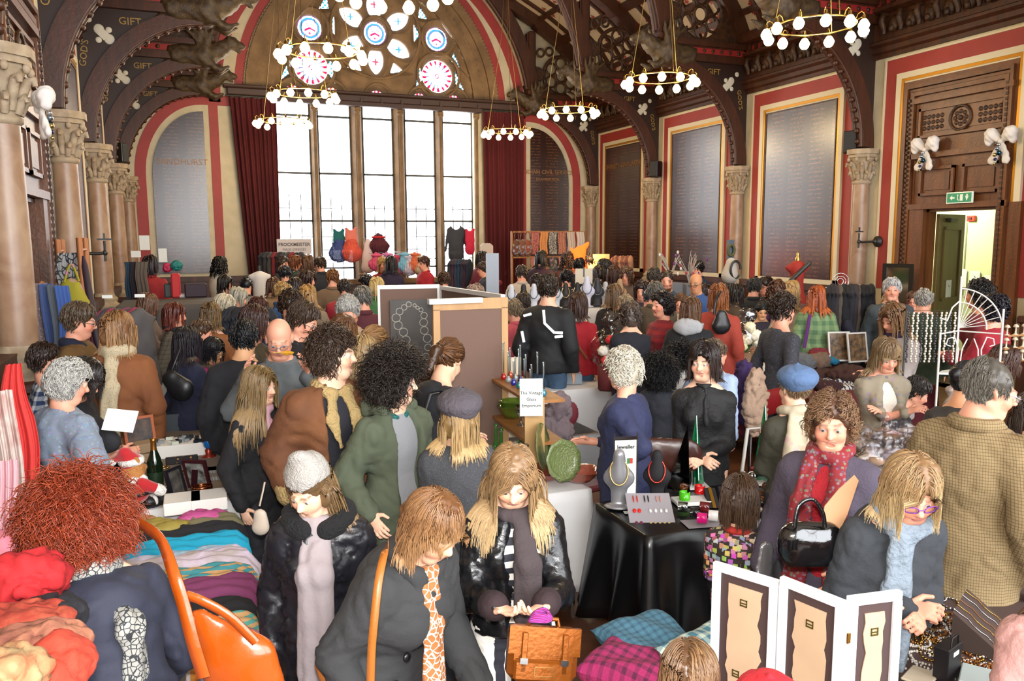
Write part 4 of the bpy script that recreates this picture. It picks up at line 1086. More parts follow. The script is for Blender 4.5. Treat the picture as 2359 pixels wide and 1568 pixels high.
def disp_fn(fold):
 a, s1, b, s2 = FOLD[fold]
 def f(v):
  n1 = noise(v*np.array([1, 1, .55]), s1); n3 = noise(v*np.array([.9, .9, 1.5])+.15*n1[:, None], s1*.75, 11)
  return n1*a+noise(v*np.array([.8, .8, 1.6]), s2, 5)*b-a*1.3*np.exp(-(n3/.13)**2)
 return f
def clip_hem(z, up=None):
 def f(F, X, Y, Z): return np.maximum(F, (z-Z)+0*X+0*Y)
 return f
def cloth_mesh(prims, st, fold, root, name, m, mod=None, rel=1):
 V, Q = implicit(prims, st, mod=mod, rel=rel, disp=disp_fn(fold))
 if len(V): return link(name, meshdata(name, V, Q, True), m, root)
PLACED = []
OBST = [(3.05, 4.0, 7.0, 7.75), (4.05, 5.3, 7.15, 7.9), (5.55, 6.25, 7.3, 7.95), (5.3, 6.9, 5.75, 7.1), (4.0, 6.7, 9.5, 10.05), (-.9, .9, 10.9, 12.1), (1.5, 2.1, 5.2, 7.0)]
def settle(px, py, D):
 best = (1e9, D)
 for i in range(-3, 12):
  d = D+i*.2; t = at(px, py, d); q = t[:2]
  co = abs(i)*.06+sum(max(0, .46-float(np.hypot(*(q-r)))) for r in PLACED)*4
  for a, b, c_, e in OBST: co += 2*max(0, min(q[0]-a+.22, b+.22-q[0], q[1]-c_+.22, e+.22-q[1], .3))*3
  co += 5*max(0, -.95-q[0])+5*max(0, q[0]-9.9)+5*max(0, q[1]-19.2)
  if co < best[0]: best = (co, d)
 return best[1]
def person(label, px, py, D, face, **k):
 k['px'], k['py'] = px, py; lod = 0 if D < 3.4 else 1 if D < 4.9 else 2 if D < 6.6 else 3 if D < 9.5 else 4
 lod = k.get('lod_', lod); k['lod'] = lod
 J = skeleton(k)
 if D > 6.1 and not k.get('fix'): D = settle(px, py, D)
 T = at(px, py, D); PLACED.append(T[:2].copy()); v = np.array([T[0], T[1]])-CP[:2]; v = v/np.linalg.norm(v); rt = np.array([v[1], -v[0]])
 a = math.radians(face); hd = -v*math.cos(a)+rt*math.sin(a); rz = math.atan2(-hd[0], hd[1])
 top = J['crown'][2]+{'curly': .06, 'afro': .07, 'messy': .02, 'wave': .0085}.get(k.get('hair', ('short', ''))[0], .008)+(.02 if k.get('hat') else 0)
 s = T[2]/top; Rz = rotz(rz); o = Rz @ (J['crown']*s); base = np.array([T[0]-o[0], T[1]-o[1], 0])
 root = empty('person', base, rz, label, 'person', k.get('group'), scale=s)
 if k.get('dbg', 0) or s < .8 or s > 1.1: print('SCALE', round(s, 2), label)
 st = {0: .014, 1: .016, 2: .02, 3: .024, 4: .034}[lod]; hs = {0: .0055, 1: .0065, 2: .0085, 3: .0115, 4: .022}[lod]; bs = {0: .026, 1: .028, 2: .03, 3: .032, 4: .04}[lod]
 fx = [[], [], []]
 hc = J['hc']
 for i in range(3): fx[i].append((hc[i]-.135, hc[i]+.135, hs))
 if lod < 3:
  for q in (0, 1):
   if k.get('hidehands'): continue
   W = J['wr'][q]
   for i in range(3): fx[i].append((W[i]-.12, W[i]+.12, .0062 if lod < 2 else .009))
 V, Q = implicit(body_prims(k, J, lod), bs, fine=fx, rel=0)
 link('body', meshdata('body', V, Q, True, body_colors(k, J, V)), SKIN, root)
 if lod < 3:
  for q in (-1, 1):
   U = []; n = 14
   for i in range(n+1):
    th = PI*i/n
    for j in range(n): ph = 2*PI*j/n; U.append((math.sin(th)*math.cos(ph), math.cos(th), math.sin(th)*math.sin(ph)))
   U = np.array(U); gz = np.array(k.get('gaze', (0, 0))); dirn = N_((gz[0], 1, gz[1])); cs = U @ dirn
   C = np.where((cs > .975)[:, None], (.01, .01, .01), np.where((cs > .84)[:, None], lin(k.get('iris', '4a4a48'))[:3], (.5, .46, .44)))
   Vv = U*.0128+np.array((q*.031, .0768, -.002)); Vv = J['hz']*Vv @ J['R'].T+J['hc']
   ids = np.arange((n+1)*n).reshape(n+1, n); Fq = np.stack([ids[:-1], np.roll(ids[:-1], -1, 1), np.roll(ids[1:], -1, 1), ids[1:]], -1).reshape(-1, 4)
   link('eye', meshdata('eye', Vv, Fq, True, C), EYEM, root)
 hair_build(k, J, lod, root)
 tp = dict(k.get('top', {})); g = tp.get('g', .02); m = tp.get('m'); fold = tp.get('fold', 'coat'); hem = tp.get('hem', .82); nm = tp.get('n', 'jacket')
 Bf, d, hip, nb = J['Bf'] if 'Bf' in J else J['fwd'], J['d'], J['hip'], J['nb']
 P = torso_prims(k, J, g)+sleeves(k, J, g, tp.get('cut', .97))
 if hem < .9:
  fl_ = tp.get('flare', .03); w = k.get('w', 1)
  if lod < 5: P.append(cap(hip+[0, 0, -.02], (hip[0]*.5, hip[1]*.3, hem-.08), .125*w+g, .125*w+g+fl_, .06, np.array([0, 1., 0]), 1.2))
 if tp.get('open') is not None and lod < 4:
  wd = tp['open']
  for t0, t1 in ((.47, .25), (.25, 0)):
   P.append(cap(hip+d*t0+Bf*(.15+g), hip+d*t1+Bf*(.155+g), wd*(1.15 if t0 > .4 else 1.0), wd, .008, np.array([0, 1, 0.]), .6, sub=True))
  P.append(cap(hip+Bf*(.155+g), np.array([0, .17+g, hem-.1]), wd, wd*1.1, .008, sub=True))
 cloth_mesh(P, st, fold, root, nm, m, mod=clip_hem(hem))
 if tp.get('inner') is not None:
  kk = dict(k); cloth_mesh(torso_prims(kk, J, .004), st, 'smooth', root, 'shirt', tp['inner'], mod=clip_hem(max(hem-.0, .8)))
 if tp.get('collar'):
  cm = tp['collar']; C = []
  rr, tk = tp.get('cr', .078), tp.get('ct', .026); pts = []
  c0 = nb+d*.02; n = 14
  for i in range(n+1):
   a_ = PI/2+.45+(2*PI-.9)*i/n; pts.append(c0+np.array([math.cos(a_)*rr, 0, 0])+Bf*(math.sin(a_)*rr*.95)-d*(.045*max(math.sin(a_), 0)))
  for i in range(n): C.append(cap(pts[i], pts[i+1], tk, k=.012))
  if tp.get('lapel'):
   for q in (0, -1): C.append(cap(pts[q], pts[q]-d*.12+Bf*.06+[(-.03 if q == 0 else .03), 0, 0], tk*1.2, tk*1.2, .02, Bf, 2.2)); C.append(cap(pts[q]-d*.12+Bf*.06+[(-.03 if q == 0 else .03), 0, 0], pts[q]-d*.26+Bf*.09+[(-.0 if q == 0 else .0), 0, 0], tk*1.4, tk*.5, .02, Bf, 2.4))
  cloth_mesh(C, st*.7, 'smooth' if not tp.get('fur') else 'puff', root, 'collar', cm)
 if tp.get('hood'):
  C = [ell(nb-Bf*.12+d*.03, (.13, .06, .09), k=.03), cap(nb-Bf*.1+[-.1, 0, .02], nb+[-.1, .03, .03], .04, k=.03), cap(nb-Bf*.1+[.1, 0, .02], nb+[.1, .03, .03], .04, k=.03)]
  cloth_mesh(C, st*.8, 'coat', root, 'hood', tp['hood'])
 if tp.get('cuff'):
  for q in (0, 1):
   dd = N_(J['wr'][q]-J['el'][q]); W = J['wr'][q]-dd*.012; cloth_mesh([cap(W-dd*.03, W, .045+g*.5, k=.01)], st*.7, 'smooth', root, 'cuff', tp['cuff'])
 bt = dict(k.get('bot', dict(m=mat('dark_trousers', '1e1e24', .8)))); bg_ = bt.get('g', .016)
 if bt.get('skirt'):
  hz = bt['skirt']; P = [cap(hip+[0, 0, .05], (0, hip[1]*.3, hz-.08), .135+bg_, .19+bg_, .05, np.array([0, 1., 0]), 1.15)]; cloth_mesh(P, st*1.2, 'shirt', root, 'skirt', bt['m'], mod=clip_hem(hz))
 else:
  P = [ell(hip+[0, 0, -.03], (.155+bg_*.6, .105+bg_*.6, .12), k=.05)]
  for q in (0, 1): P += [cap(J['hj'][q], J['kn'][q], .085+bg_, .06+bg_, .03), cap(J['kn'][q], J['an'][q]+[0, 0, .02], .058+bg_, .05+bg_, .03)]
  cloth_mesh(P, st*1.3, 'coat', root, 'trousers', bt['m'])
 if lod < 5:
  for q in (0, 1):
   A = J['an'][q]; V, Q = implicit([cap(A+[0, -.03, -.035], A+[0, .14, -.05], .045, .038, .03, np.array([0, 0, 1.]), 1.2), cap(A+[0, 0, -.02], A+[0, 0, .06], .05, .05, .03)], .02 if lod < 3 else .03, mod=lambda F, X, Y, Z: np.maximum(F, .004-Z+0*X+0*Y), rel=0)
   link('shoe', meshdata('shoe', V, Q, True), mat('shoe_'+k.get('shoe', '1c1714'), k.get('shoe', '1c1714'), .4), root)
 sc = k.get('scarf')
 if sc:
  C = []; rr = sc.get('r', .075); tk = sc.get('t', .034); c0 = nb+d*(.035 if k.get('head', (5,))[0] < 30 else .005); n = 12
  pts = [c0+np.array([math.cos(2*PI*i/n)*rr, 0, 0])+Bf*(math.sin(2*PI*i/n)*rr)-d*(.02*math.sin(2*PI*i/n)) for i in range(n+1)]
  for i in range(n): C.append(cap(pts[i], pts[i+1], tk, k=.012))
  L_ = sc.get('len', .4); q0 = -1 if sc.get('back') else 1; fr = .125+g+(0.02 if k.get('sex', 'f') == 'f' else 0)
  for x0 in sc.get('x', (-.05, .05)):
   a_ = c0+Bf*rr*q0+[x0*.8, 0, -.02]; b_ = hip+d*.3+Bf*q0*(fr)+[x0, 0, 0]; e_ = b_+np.array([x0*.2, q0*.005, -max(L_-.2, .03)])+Bf*0
   wd = sc.get('w', .036); C += [cap(a_, b_, tk, wd, .02, Bf, 1.8), cap(b_, e_, wd, wd*1.1, .02, Bf, 1.9)]
  V, Q = implicit(C, min(st*.7, .012), disp=lambda v: np.sin(v[:, 0]*95+noise(v, 6)*5)*.005*(v[:, 2] < c0[2]-.06)+noise(v*np.array([1, 1, .6]), 28)*.006); link('scarf', meshdata('scarf', V, Q, True), sc['m'], root)
  if sc.get('fringe') and lod < 3:
   rs = np.random.RandomState(3); pp = []
   for x0 in sc.get('x', (-.05, .05)):
    e_ = hip+d*.3+Bf*q0*fr+[x0*1.2, q0*.005, -max(L_-.2, .03)-sc.get('w', .036)*.8]
    for i in range(22):
     p0 = e_+np.array([(i/21-.5)*sc.get('w', .036)*2.1, rs.randn()*.006, 0]); p1 = p0+np.array([rs.randn()*.008, rs.randn()*.006, -.045]); pp.append([p0, p1, p1+np.array([rs.randn()*.012, 0, -.045])])
   V, Q = tubes(np.array(pp), np.full((len(pp), 3), .0016), 3); link('fringe', meshdata('fringe', V, Q, True), sc['m'], root)
 ht = k.get('hat')
 if ht:
  R = J['R']; C = []
  if ht['t'] == 'beanie': C = [ell(tf(J, (0, -.015, .05)), (.098, .118, .115), R.T, .02), ell(tf(J, (0, .0, -.05)), (.14, .16, .085), R.T, .012, True), ell(tf(J, (0, -.02, .15)), (.05, .06, .035), R.T, .03)]
  elif ht['t'] == 'beret': C = [ell(tf(J, (0, -.03, .075)), (.125, .135, .075), R.T, .02), ell(tf(J, (0, -.015, .03)), (.093, .112, .06), R.T, .03), ell(tf(J, (0, .0, -.09)), (.14, .17, .1), R.T, .01, True), cap(tf(J, (0, -.03, .14)), tf(J, (0, -.03, .16)), .006)]
  cloth_mesh(C, min(st*.6, .01), 'knit', root, 'hat', ht['m'])
 if k.get('glasses'):
  mb = MB(); col, half = k['glasses'] if isinstance(k['glasses'], tuple) else (k['glasses'], 1); up = k.get('gup', 0)
  def T_(p):
   q = np.array(p, float);
   if up: q = rotx(-.75) @ q+np.array((0, up*.5-.03, .09))
   return tf(J, q)
  for q in (-1, 1):
   n = 16; mb.tube([T_((q*.033+.023*math.copysign(abs(math.cos(2*PI*i/n))**.7, math.cos(2*PI*i/n)), .108-.006*abs(math.cos(2*PI*i/n)+q), -.004+.014*math.copysign(abs(math.sin(2*PI*i/n))**.7, math.sin(2*PI*i/n)))) for i in range(n+1)], .0022 if not up else .003, 5, caps=False)
   mb.tube([T_((q*.056, .103, 0)), T_((q*.074, .08, .004)), T_((q*.082, -.005, .004)), T_((q*.078, -.03, -.01))], .002 if not up else .003, 5)
  mb.tube([T_((-.01, .109, 0)), T_((0, .112, .003)), T_((.01, .109, 0))], .002, 5); o = mb.build('glasses', mat('glasses_'+col, col, .3, metal=.3), root)
  mb = MB()
  for q in (-1, 1):
   n = 12; mb.add([T_((q*.033+.021*math.cos(2*PI*i/n), .1065, -.004+.0125*math.sin(2*PI*i/n))) for i in range(n)], [tuple(range(n))])
  mb.build('lens', glassy('lens_clear', 'e8eef0', .02, .12) if not up else mat('lens_dark', '1a1416', .1), o)
 for ex in k.get('extra', ()): ex(k, J, root, st)
 return root, J, s
# ================================================================ THE PEOPLE, near to far
def c(h, r=.85, **q):
 if r > .7: q.setdefault('bump', .18)
 return mat('cloth_'+h+'_'+'_'.join(str(v) for v in q.values()), h, r, **q)
CHK = c('85714f', .9, pat='plaid', col2='5a482e', sc=80, amt=1.6)
DENIM = c('3d5670', .85, pat='noise', col2='34495f', sc=12)
BLACK = c('17171b'); NAVY = c('1b2036'); CHAR = c('2a2a2e', bump=.2)
def det(name, fn, m):                                        # extra part helper
 def ex(k, J, root, st): fn(k, J, root, st, name, m)
 return ex
def chestp(J, g, x, t, out=0): return J['hip']+J['d']*t+J['fwd']*(.125+g+out)+np.array([x, 0, 0])
def buttons(pts, r, m):
 def ex(k, J, root, st):
  for x, t in pts: mb = MB(); p = chestp(J, k['top'].get('g', .02), x, t, .008); mb.lathe([(0, -.004), (r, -.004), (r, .004), (r*.7, .006), (0, .003)], 12, p, R=rotx(PI/2)); mb.build('button', m, root)
 return ex
def strap(pts, w, m, nm='strap'):
 """a strap over the body: points given as (side x, t up the spine, out, front 1/back -1)"""
 def ex(k, J, root, st):
  P = []
  for x, t, out, fb in pts: P.append(J['hip']+J['d']*t+J['fwd']*(fb*(.13+k['top'].get('g', .02))+out)+np.array([x, 0, 0]))
  mb = MB(); mb.sweep(P, [(-w, -.003), (w, -.003), (w, .003), (-w, .003)], up=(0, 1, 0), sm=True); mb.build(nm, m, root)
 return ex
# ---- foreground
curlyF, JF, sF = person('woman with big curly red hair in navy top leaning over the scarf pile', 150, 1092, 2.45, -158, hair=('curly', '5a1a10', .13, '8f3a1e'), top=dict(m=c('232636', .8, bump=.1), n='blouse', fold='coat', g=.025, hem=.62, flare=.1), lean=24, head=(35, 0, 0), hz=1.0, arms=((.12, .2, -.42), (.12, .22, -.4)),
 scarf=dict(m=mat('black_white_swirl_scarf', '8f8e88', .8, pat='cracks', col2='26282c', sc=60), back=1, x=(.0,), w=.042, len=.36, t=.028, r=.062), bot=dict(m=NAVY))
person('woman in pale grey knitted beanie with long pale scarf and black puffer coat', 692, 1057, 2.85, -12, hair=('long', '5f482e', .30, '8c7150'), hat=dict(t='beanie', m=c('a09b95', .95, bump=.7, bsc=150)), skin='l', top=dict(m=c('17171d', .42, bump=.25, bsc=14), fold='puff', g=.045, hem=.52, flare=.04, n='coat', collar=c('0d0d0f', .9, bump=1, bsc=80), ct=.045, cr=.12),
 scarf=dict(m=c('8f8486', .8, bump=.15), len=.78, fringe=1, x=(-.03, .01), w=.062, t=.042), head=(32, 22, 0), arms=('down', 'down'))
person('woman with reddish blond bob leaning forward in black coat with patterned scarf', 1022, 1150, 2.5, 50, hair=('bob', '5f3d22', .17, '9c7650', 1), skin='p', top=dict(m=c('2b2b2c', .9, bump=.15), n='coat', g=.04, hem=.5, flare=.07, collar=c('2b2b2c', .9, bump=.15), ct=.034, cr=.088, lapel=1), lean=24, head=(34, 2, 4), arms=((.02, .28, -.42), (.10, .1, -.46)),
 scarf=dict(m=mat('tan_white_chain_scarf', '9c5c2e', .75, pat='cracks', col2='bdb6a8', sc=38), x=(.0, .03), len=.6, w=.038, t=.028), extra=(buttons(((-.09, .2), (.1, .2), (.1, .06), (.11, -.08)), .017, c('101012', .3)),), w=1.25)
bl, JB, sB = person('blonde woman in black leather jacket looking down at yarn in her hands', 1182, 1045, 2.85, 6, hair=('long', '75583a', .42, 'b89a70'), skin='l', top=dict(m=mat('black_leather', '131315', .3, bump=.25, bsc=30), n='jacket', fold='leather', g=.028, open=.05, hem=.9, inner=c('d8d4cc', .8, pat='stripe', col2='20202a', sc=16), cuff=c('2a1a1e')),
 scarf=dict(m=c('3a3032', .9, bump=.3), x=(-.06, -.03), len=.42, w=.045, t=.026), head=(35, 4, 0), arms=((-.05, .34, -.20), (-.04, .34, -.20)), hands=((.5, .3, -.1, .1, -.2, .8), (-.5, .35, -.05, -.1, .0, 1)), curl=(.7, .8), lip='c46a6a', bot=dict(m=c('d8d4cc', .8, pat='rib', col2='20202a', sc=9)))
person('blonde woman with purple glasses and charcoal shawl bending over the jewellery table', 2112, 1062, 2.7, 36, hair=('bob', '77593a', .2, 'b39a70'), glasses='7a3fa0', top=dict(m=c('33363b', .95, bump=.2), n='cardigan', g=.035, hem=.5, flare=.1, fold='coat'), lean=24, head=(28, 12, 4), w=.92, skin='r', arms=((-.12, .22, -.22), (-.10, .2, -.2)), curl=(1.2, 1.2), bot=dict(m=CHAR),
 scarf=dict(m=c('7c8894', .95, bump=.8, bsc=40), x=(.05,), len=.5, w=.06, t=.045))
person('older woman with short curly brown hair, purple-grey cardigan and red beaded scarf', 1918, 908, 3.3, -14, hair=('wave', '4f3424', .075, '8b6a4c'), skin='r', top=dict(m=c('4a4250', .95, bump=.35, bsc=120), n='cardigan', fold='knit', g=.032, open=.055, hem=.62, inner=c('a31523', .8, bump=.5)), scarf=dict(m=mat('red_beaded_scarf', '7c1c24', .8, pat='floral', col2='22080e', sc=55, amt=.7), x=(-.075, .075), len=.56, w=.05, t=.032), head=(14, -12, 0), arms=((-.02, .16, -.40), (.12, .1, -.47)), bot=dict(m=DENIM), w=1.1, brow='8a7060', lip='a0605c')
person('man in checked tweed trench coat and glasses seen from behind', 2305, 826, 3.35, 158, sex='m', hair=('ring', '4a453e', .03, '6a645a'), glasses='999999', skin='r', top=dict(m=CHK, n='coat', g=.045, hem=.42, flare=.1, fold='coat', collar=CHK, ct=.03, cr=.084, n2=1), head=(18, 50, 0), arms=('down', 'down'), w=1.05)
person('small boy with brown hair in dark shirt printed with little houses', 1708, 1096, 3.72, 172, sex='m', hz=1.42, hair=('bob', '3a281c', .12, '5a4230'), top=dict(m=mat('house_print_shirt', '2e2420', .85, pat='floral', col2='c05a50', sc=24, ang=.01), n='shirt', hem=.72, g=.03, collar=c('b02a22')), bot=dict(m=NAVY), head=(15, 0, 0), arms=((-.1, .25, -.3), (-.1, .25, -.3)))
person('person in pale pink jumper at the right edge of the frame, head out of view', 2462, 1225, 2.3, -150, top=dict(m=c('b0857f', .95, bump=.3), g=.045, n='jumper', hem=.7), hair=('bob', '5a4030'), lean=20, w=1.15)
person('person with tawny brown hair whose head just shows at the bottom edge', 1590, 1478, 2.05, 180, hair=('bob', '553a24', .2, '8a6a48'), top=dict(m=c('4a3a34'), n='jumper'), head=(20, 0, 0), lean=25)
person('person in bright red hat whose crown just shows at the bottom edge', 1772, 1552, 2.0, 180, hair=('bob', '4a3020'), hat=dict(t='beret', m=c('a81220')), top=dict(m=c('5a2024'), n='coat'), lean=25)
# ---- middle ground
person('tousle-haired young man in open brown sheepskin coat looking right', 768, 752, 4.2, 26, sex='m', hair=('messy', '22160f', .085, '3e2c1e'), skin='l', top=dict(m=mat('brown_suede', '6a4020', .85, pat='noise', col2='54301a', sc=5, bump=.15), n='coat', fold='shee', g=.055, open=.10, hem=.72, flare=.05, inner=c('17171f'), collar=mat('cream_shearling', 'a58c5c', .95, bump=.9, bsc=70), lapel=1, ct=.027, cr=.088, cuff=mat('cream_shearling', 'c9ae78', .95)), head=(3, -48, 0), arms=('pocket', 'pocket'), w=1.1, bot=dict(m=DENIM))
person('young man with bushy black curls in olive green parka looking right', 912, 800, 4.15, 42, sex='m', hair=('afro', '14100e', .12, '2a201a'), skin='l', top=dict(m=c('4b5240', .85, bump=.12), n='parka', g=.045, open=.09, hem=.68, flare=.05, inner=c('85868a', .95, bump=.2), hood=c('4b5240', .85, bump=.12), collar=mat('teal_check', '1a6a64', .8, pat='check', col2='0f3a3c', sc=90), ct=.018, cr=.068), head=(4, -36, 0), arms=('pocket', 'pocket'), bot=dict(m=c('2f3338')), w=1.05)
person('woman in grey felt beret with wavy blond hair seen from behind', 1062, 893, 3.8, 176, hair=('long', '80643c', .26, 'b89868'), hat=dict(t='beret', m=mat('grey_felt', '4c464c', .95, bump=.5, bsc=60)), glasses=('4a1a14', 1), gup=.1, top=dict(m=mat('charcoal_knit', '3e3f43', .95, pat='dots', col2='55565a', sc=160, bump=.3, bsc=120), n='coat', g=.035, hem=.55, fold='knit'), head=(8, 20, 0), arms=('front', 'front'))
person('woman in black coat with brown ponytail bending towards the display board', 1045, 787, 4.95, 128, hair=('pony', '3e2614', .12, '6a4222'), top=dict(m=BLACK, n='coat', g=.035, hem=.5), head=(38, -20, 0), lean=12, arms=('front', 'front'), extra=(strap(((.11, .44, 0, 1), (.13, .5, -.07, 1), (.12, .44, 0, -1), (.1, .25, -.02, -1), (.13, .08, -.05, -1)), .018, c('1d1d1f', .5), 'shoulder_strap'),))
person('bald man in grey denim jacket holding a yellow flower brooch up to look at it', 640, 736, 5.0, -4, sex='m', hair=('bald', '8a6a50'), skin='r', glasses='7a7a7a', top=dict(m=mat('washed_grey_denim', '62676a', .9, pat='noise', col2='4c5154', sc=8), n='jacket', g=.035, open=.03, hem=.84, inner=c('101014'), collar=mat('washed_grey_denim', '62676a'), ct=.022, lapel=1), head=(26, 0, 0), arms=((.0, .30, .04), (.0, .30, .04)), hands=((-.1, .3, .9, .8, .3, 0), (.1, .3, .9, -.8, .3, 0)), w=1.1)
person('girl with very long fair hair in black coat and pink scarf looking right', 598, 843, 4.6, 46, hair=('long', '66502f', .5, '9c8058'), skin='l', top=dict(m=BLACK, n='coat', g=.03, hem=.6), head=(6, -6, 0), iris='6a8a90', scarf=dict(m=c('c79aa8', .8), x=(.02,), len=.25, t=.028), arms=('front', 'down'))
person('blond woman in dark top standing behind the young man in sheepskin', 838, 775, 5.1, 158, hair=('bob', '80653e', .22, 'a98f66'), top=dict(m=c('1d1b24'), n='cardigan', hem=.7), head=(14, 20, 0), arms=('front', 'front'), bot=dict(m=DENIM))
person('light brown ponytailed woman bowing her head beside the poster board', 872, 755, 5.9, 140, hair=('pony', '6a4a2a', .1, '9a7448'), top=dict(m=c('332c48'), n='cardigan'), head=(30, 10, 0))
person('man with black-rimmed glasses and brown hair in black jacket, profile right', 712, 698, 5.75, 68, sex='m', hair=('short', '3a2a1e', .04), glasses='1a1a1a', skin='r', top=dict(m=c('15151a'), n='jacket', g=.04, collar=c('15151a')), head=(26, 0, 0))
person('white-haired man with glasses in beige jacket and blue shirt looking down', 800, 684, 6.4, -2, sex='m', hair=('short', '8d8a84', .02, 'b8b5ae'), glasses='8a7050', skin='r', top=dict(m=c('a08c74'), n='jacket', g=.045, open=.04, inner=c('3a4c60'), collar=c('a08c74')), head=(24, 0, 0), brow='aaa49a')
person('woman with brown fringed hair and glasses between two men', 792, 732, 5.7, 20, hair=('bob', '4c301e', .18, '7a5230', 1), glasses='7a5a3a', top=dict(m=c('4a3a44'), n='coat'), head=(28, 10, 0))
person('dark-haired young man frowning towards the camera in a blue and orange jacket', 672, 668, 6.9, 12, sex='m', hair=('messy', '2c1c12', .05), skin='r', top=dict(m=c('273a68'), n='jacket', g=.04, open=.04, inner=c('b04a1c')), head=(10, -12, 0), brow='2c1c12')
person('woman with long dark auburn hair in brown jacket facing right', 588, 703, 6.2, 78, hair=('long', '2c1712', .24, '4a2a20'), skin='r', top=dict(m=c('4c4434'), n='jacket', open=.04, inner=c('9a6a50')), head=(5, 0, 0))
person('man with short black hair in long black coat seen from behind', 562, 738, 5.5, 176, sex='m', hair=('short', '101014', .035), skin='a', top=dict(m=c('1b1b20', .9, bump=.1), n='coat', g=.045, hem=.4, flare=.05), head=(10, 15, 0), w=1.05)
person('woman with long wavy black hair in navy coat carrying a black shoulder bag', 432, 753, 6.3, 118, hair=('long', '0e0c12', .28, '221a22'), top=dict(m=c('1c2036', .9), n='coat', g=.04, hem=.55), head=(8, 0, 0), arms=('down', 'hold'))
person('black-haired girl with glasses in magenta coat with fur collar', 497, 780, 6.4, 32, hair=('bob', '0c0b0e', .2, '1c1a20'), glasses='8a6a4a', skin='a', top=dict(m=c('b0186c', .8), n='coat', g=.04, hem=.6, collar=mat('brown_fur', '6a5442', .95, bump=1, bsc=90), ct=.04, fur=1), head=(22, -14, 0))
person('short-haired man in red-collared jacket in profile behind the magenta coat', 468, 738, 6.8, 84, sex='m', hair=('short', '4a3220', .045), top=dict(m=c('7a1420'), n='jacket', collar=c('8a8a90')), head=(15, 0, 0), skin='r')
person('woman with light brown bob in tan coat seen from behind', 484, 697, 7.1, 170, hair=('bob', '4f3a22', .2, '866a44'), top=dict(m=c('8a5630'), n='coat', hem=.6))
person('woman with copper-brown hair in long grey-brown tweed coat', 402, 698, 6.7, 74, hair=('bob', '45180f', .2, '7a3420'), skin='r', top=dict(m=mat('grey_tweed', '5a5346', .95, pat='plaid', col2='3c372f', sc=22), n='coat', g=.04, hem=.4), scarf=dict(m=c('17171b'), x=(.02,), len=.2))
person('man with glasses and dark blond hair in brown jacket over navy scarf', 188, 697, 5.9, 78, sex='m', hair=('short', '4a3a2a', .04), glasses='3a2c22', skin='r', top=dict(m=mat('olive_brown_jacket', '5f4520', .9, bump=.1), n='jacket', g=.05, open=.03, hem=.6, inner=c('12121a'), collar=c('141a30'), ct=.035), head=(14, -4, 0), w=1.05)
person('woman with tawny bob in rust sheepskin jacket with cream fringed scarf, from behind', 270, 718, 5.5, 168, hair=('bob', '6a4628', .2, 'a07a4e'), top=dict(m=mat('rust_suede', '7c4a26', .85, pat='noise', col2='6b3d1e', sc=5), n='jacket', g=.045, hem=.72, fold='shee'), scarf=dict(m=mat('cream_fleck_scarf', 'b0a184', .95, pat='dots', col2='8a7a60', sc=90), back=1, x=(-.03,), len=.5, w=.06, fringe=1, t=.045), head=(5, 25, 0), bot=dict(m=DENIM))
person('grey-haired woman in blue floral blouse with hand on hip', 170, 829, 4.35, 122, hair=('wave', '8c8a85', .07, 'b9b7b0'), skin='r', top=dict(m=mat('blue_floral_blouse', '75808f', .85, pat='floral', col2='4a6a98', sc=48, amt=.8), n='blouse', g=.035, hem=.6, cut=.45, flare=.06), arms=('front', 'hip'), head=(20, 20, 0), bot=dict(m=c('4c5a70')), w=1.12, extra=(strap(((-.12, .44, 0, -1), (-.02, .3, 0, -1), (.12, .08, 0, -1), (.17, -.05, .06, -1)), .008, BLACK, 'bag_strap'),))
person('dark-haired woman in low black top writing on a sheet of paper', 216, 832, 4.75, 66, hair=('bob', '17110f', .2, '2a201c'), skin='r', glasses='2a2420', top=dict(m=c('161318', .9), n='top', g=.008, hem=.8, cut=.45), arms=((-.08, .26, -.27), (-.12, .28, -.27)), head=(38, 4, 0), curl=(1.0, 1.3), bot=dict(m=c('3a4250')))
person('boy with dark hair in blue and white plaid shirt by the big column', 102, 790, 5.75, 84, sex='m', hz=1.1, hair=('short', '2c1c14', .05), skin='r', top=dict(m=mat('navy_plaid', 'b0b4b8', .85, pat='check', col2='1a2c4c', sc=14, amt=1.2), n='shirt', hem=.75))
person('white-haired woman in long navy dress with hand on her hip', 1428, 802, 4.75, -112, hair=('wave', 'b5ab98', .085, 'ded8c8'), skin='r', top=dict(m=c('252a4a', .8), n='dress', g=.022, hem=.18, flare=.09, cut=.72, fold='shirt'), arms=((.07, -.02, -.36, 3), 'front'), hands=((.2, -.9, -.3, 1, 0, 0), None), head=(14, 14, 0), w=1.22, belly=.04, curl=(.3, .5))
person('dark-haired woman in sheer black blouse smiling behind the jewellery table', 1622, 786, 4.85, -2, hair=('bob', '1a1110', .19, '32221c'), skin='l', iris='7a8a90', top=dict(m=c('131315', .7, bump=.3), n='blouse', g=.016, hem=.78, fold='shirt'), arms=((-.12, .22, -.33), (-.14, .22, -.33)), head=(6, 14, 0), gaze=(.35, .1), lip='b03a3c', brow='1a1110', bot=dict(m=c('121214'), skirt=.35), curl=(.9, .9), scarf=dict(m=c('131315', .7), x=(-.02,), len=.22, w=.016, t=.012, r=.06))
person('balding man in pale blue shirt seated behind the dark-haired woman', 1652, 777, 6.2, 150, sex='m', hair=('ring', '5a4a3c', .03), skin='r', top=dict(m=c('9aacc8', .8), n='shirt', g=.03), head=(6, 10, 0), lean=12)
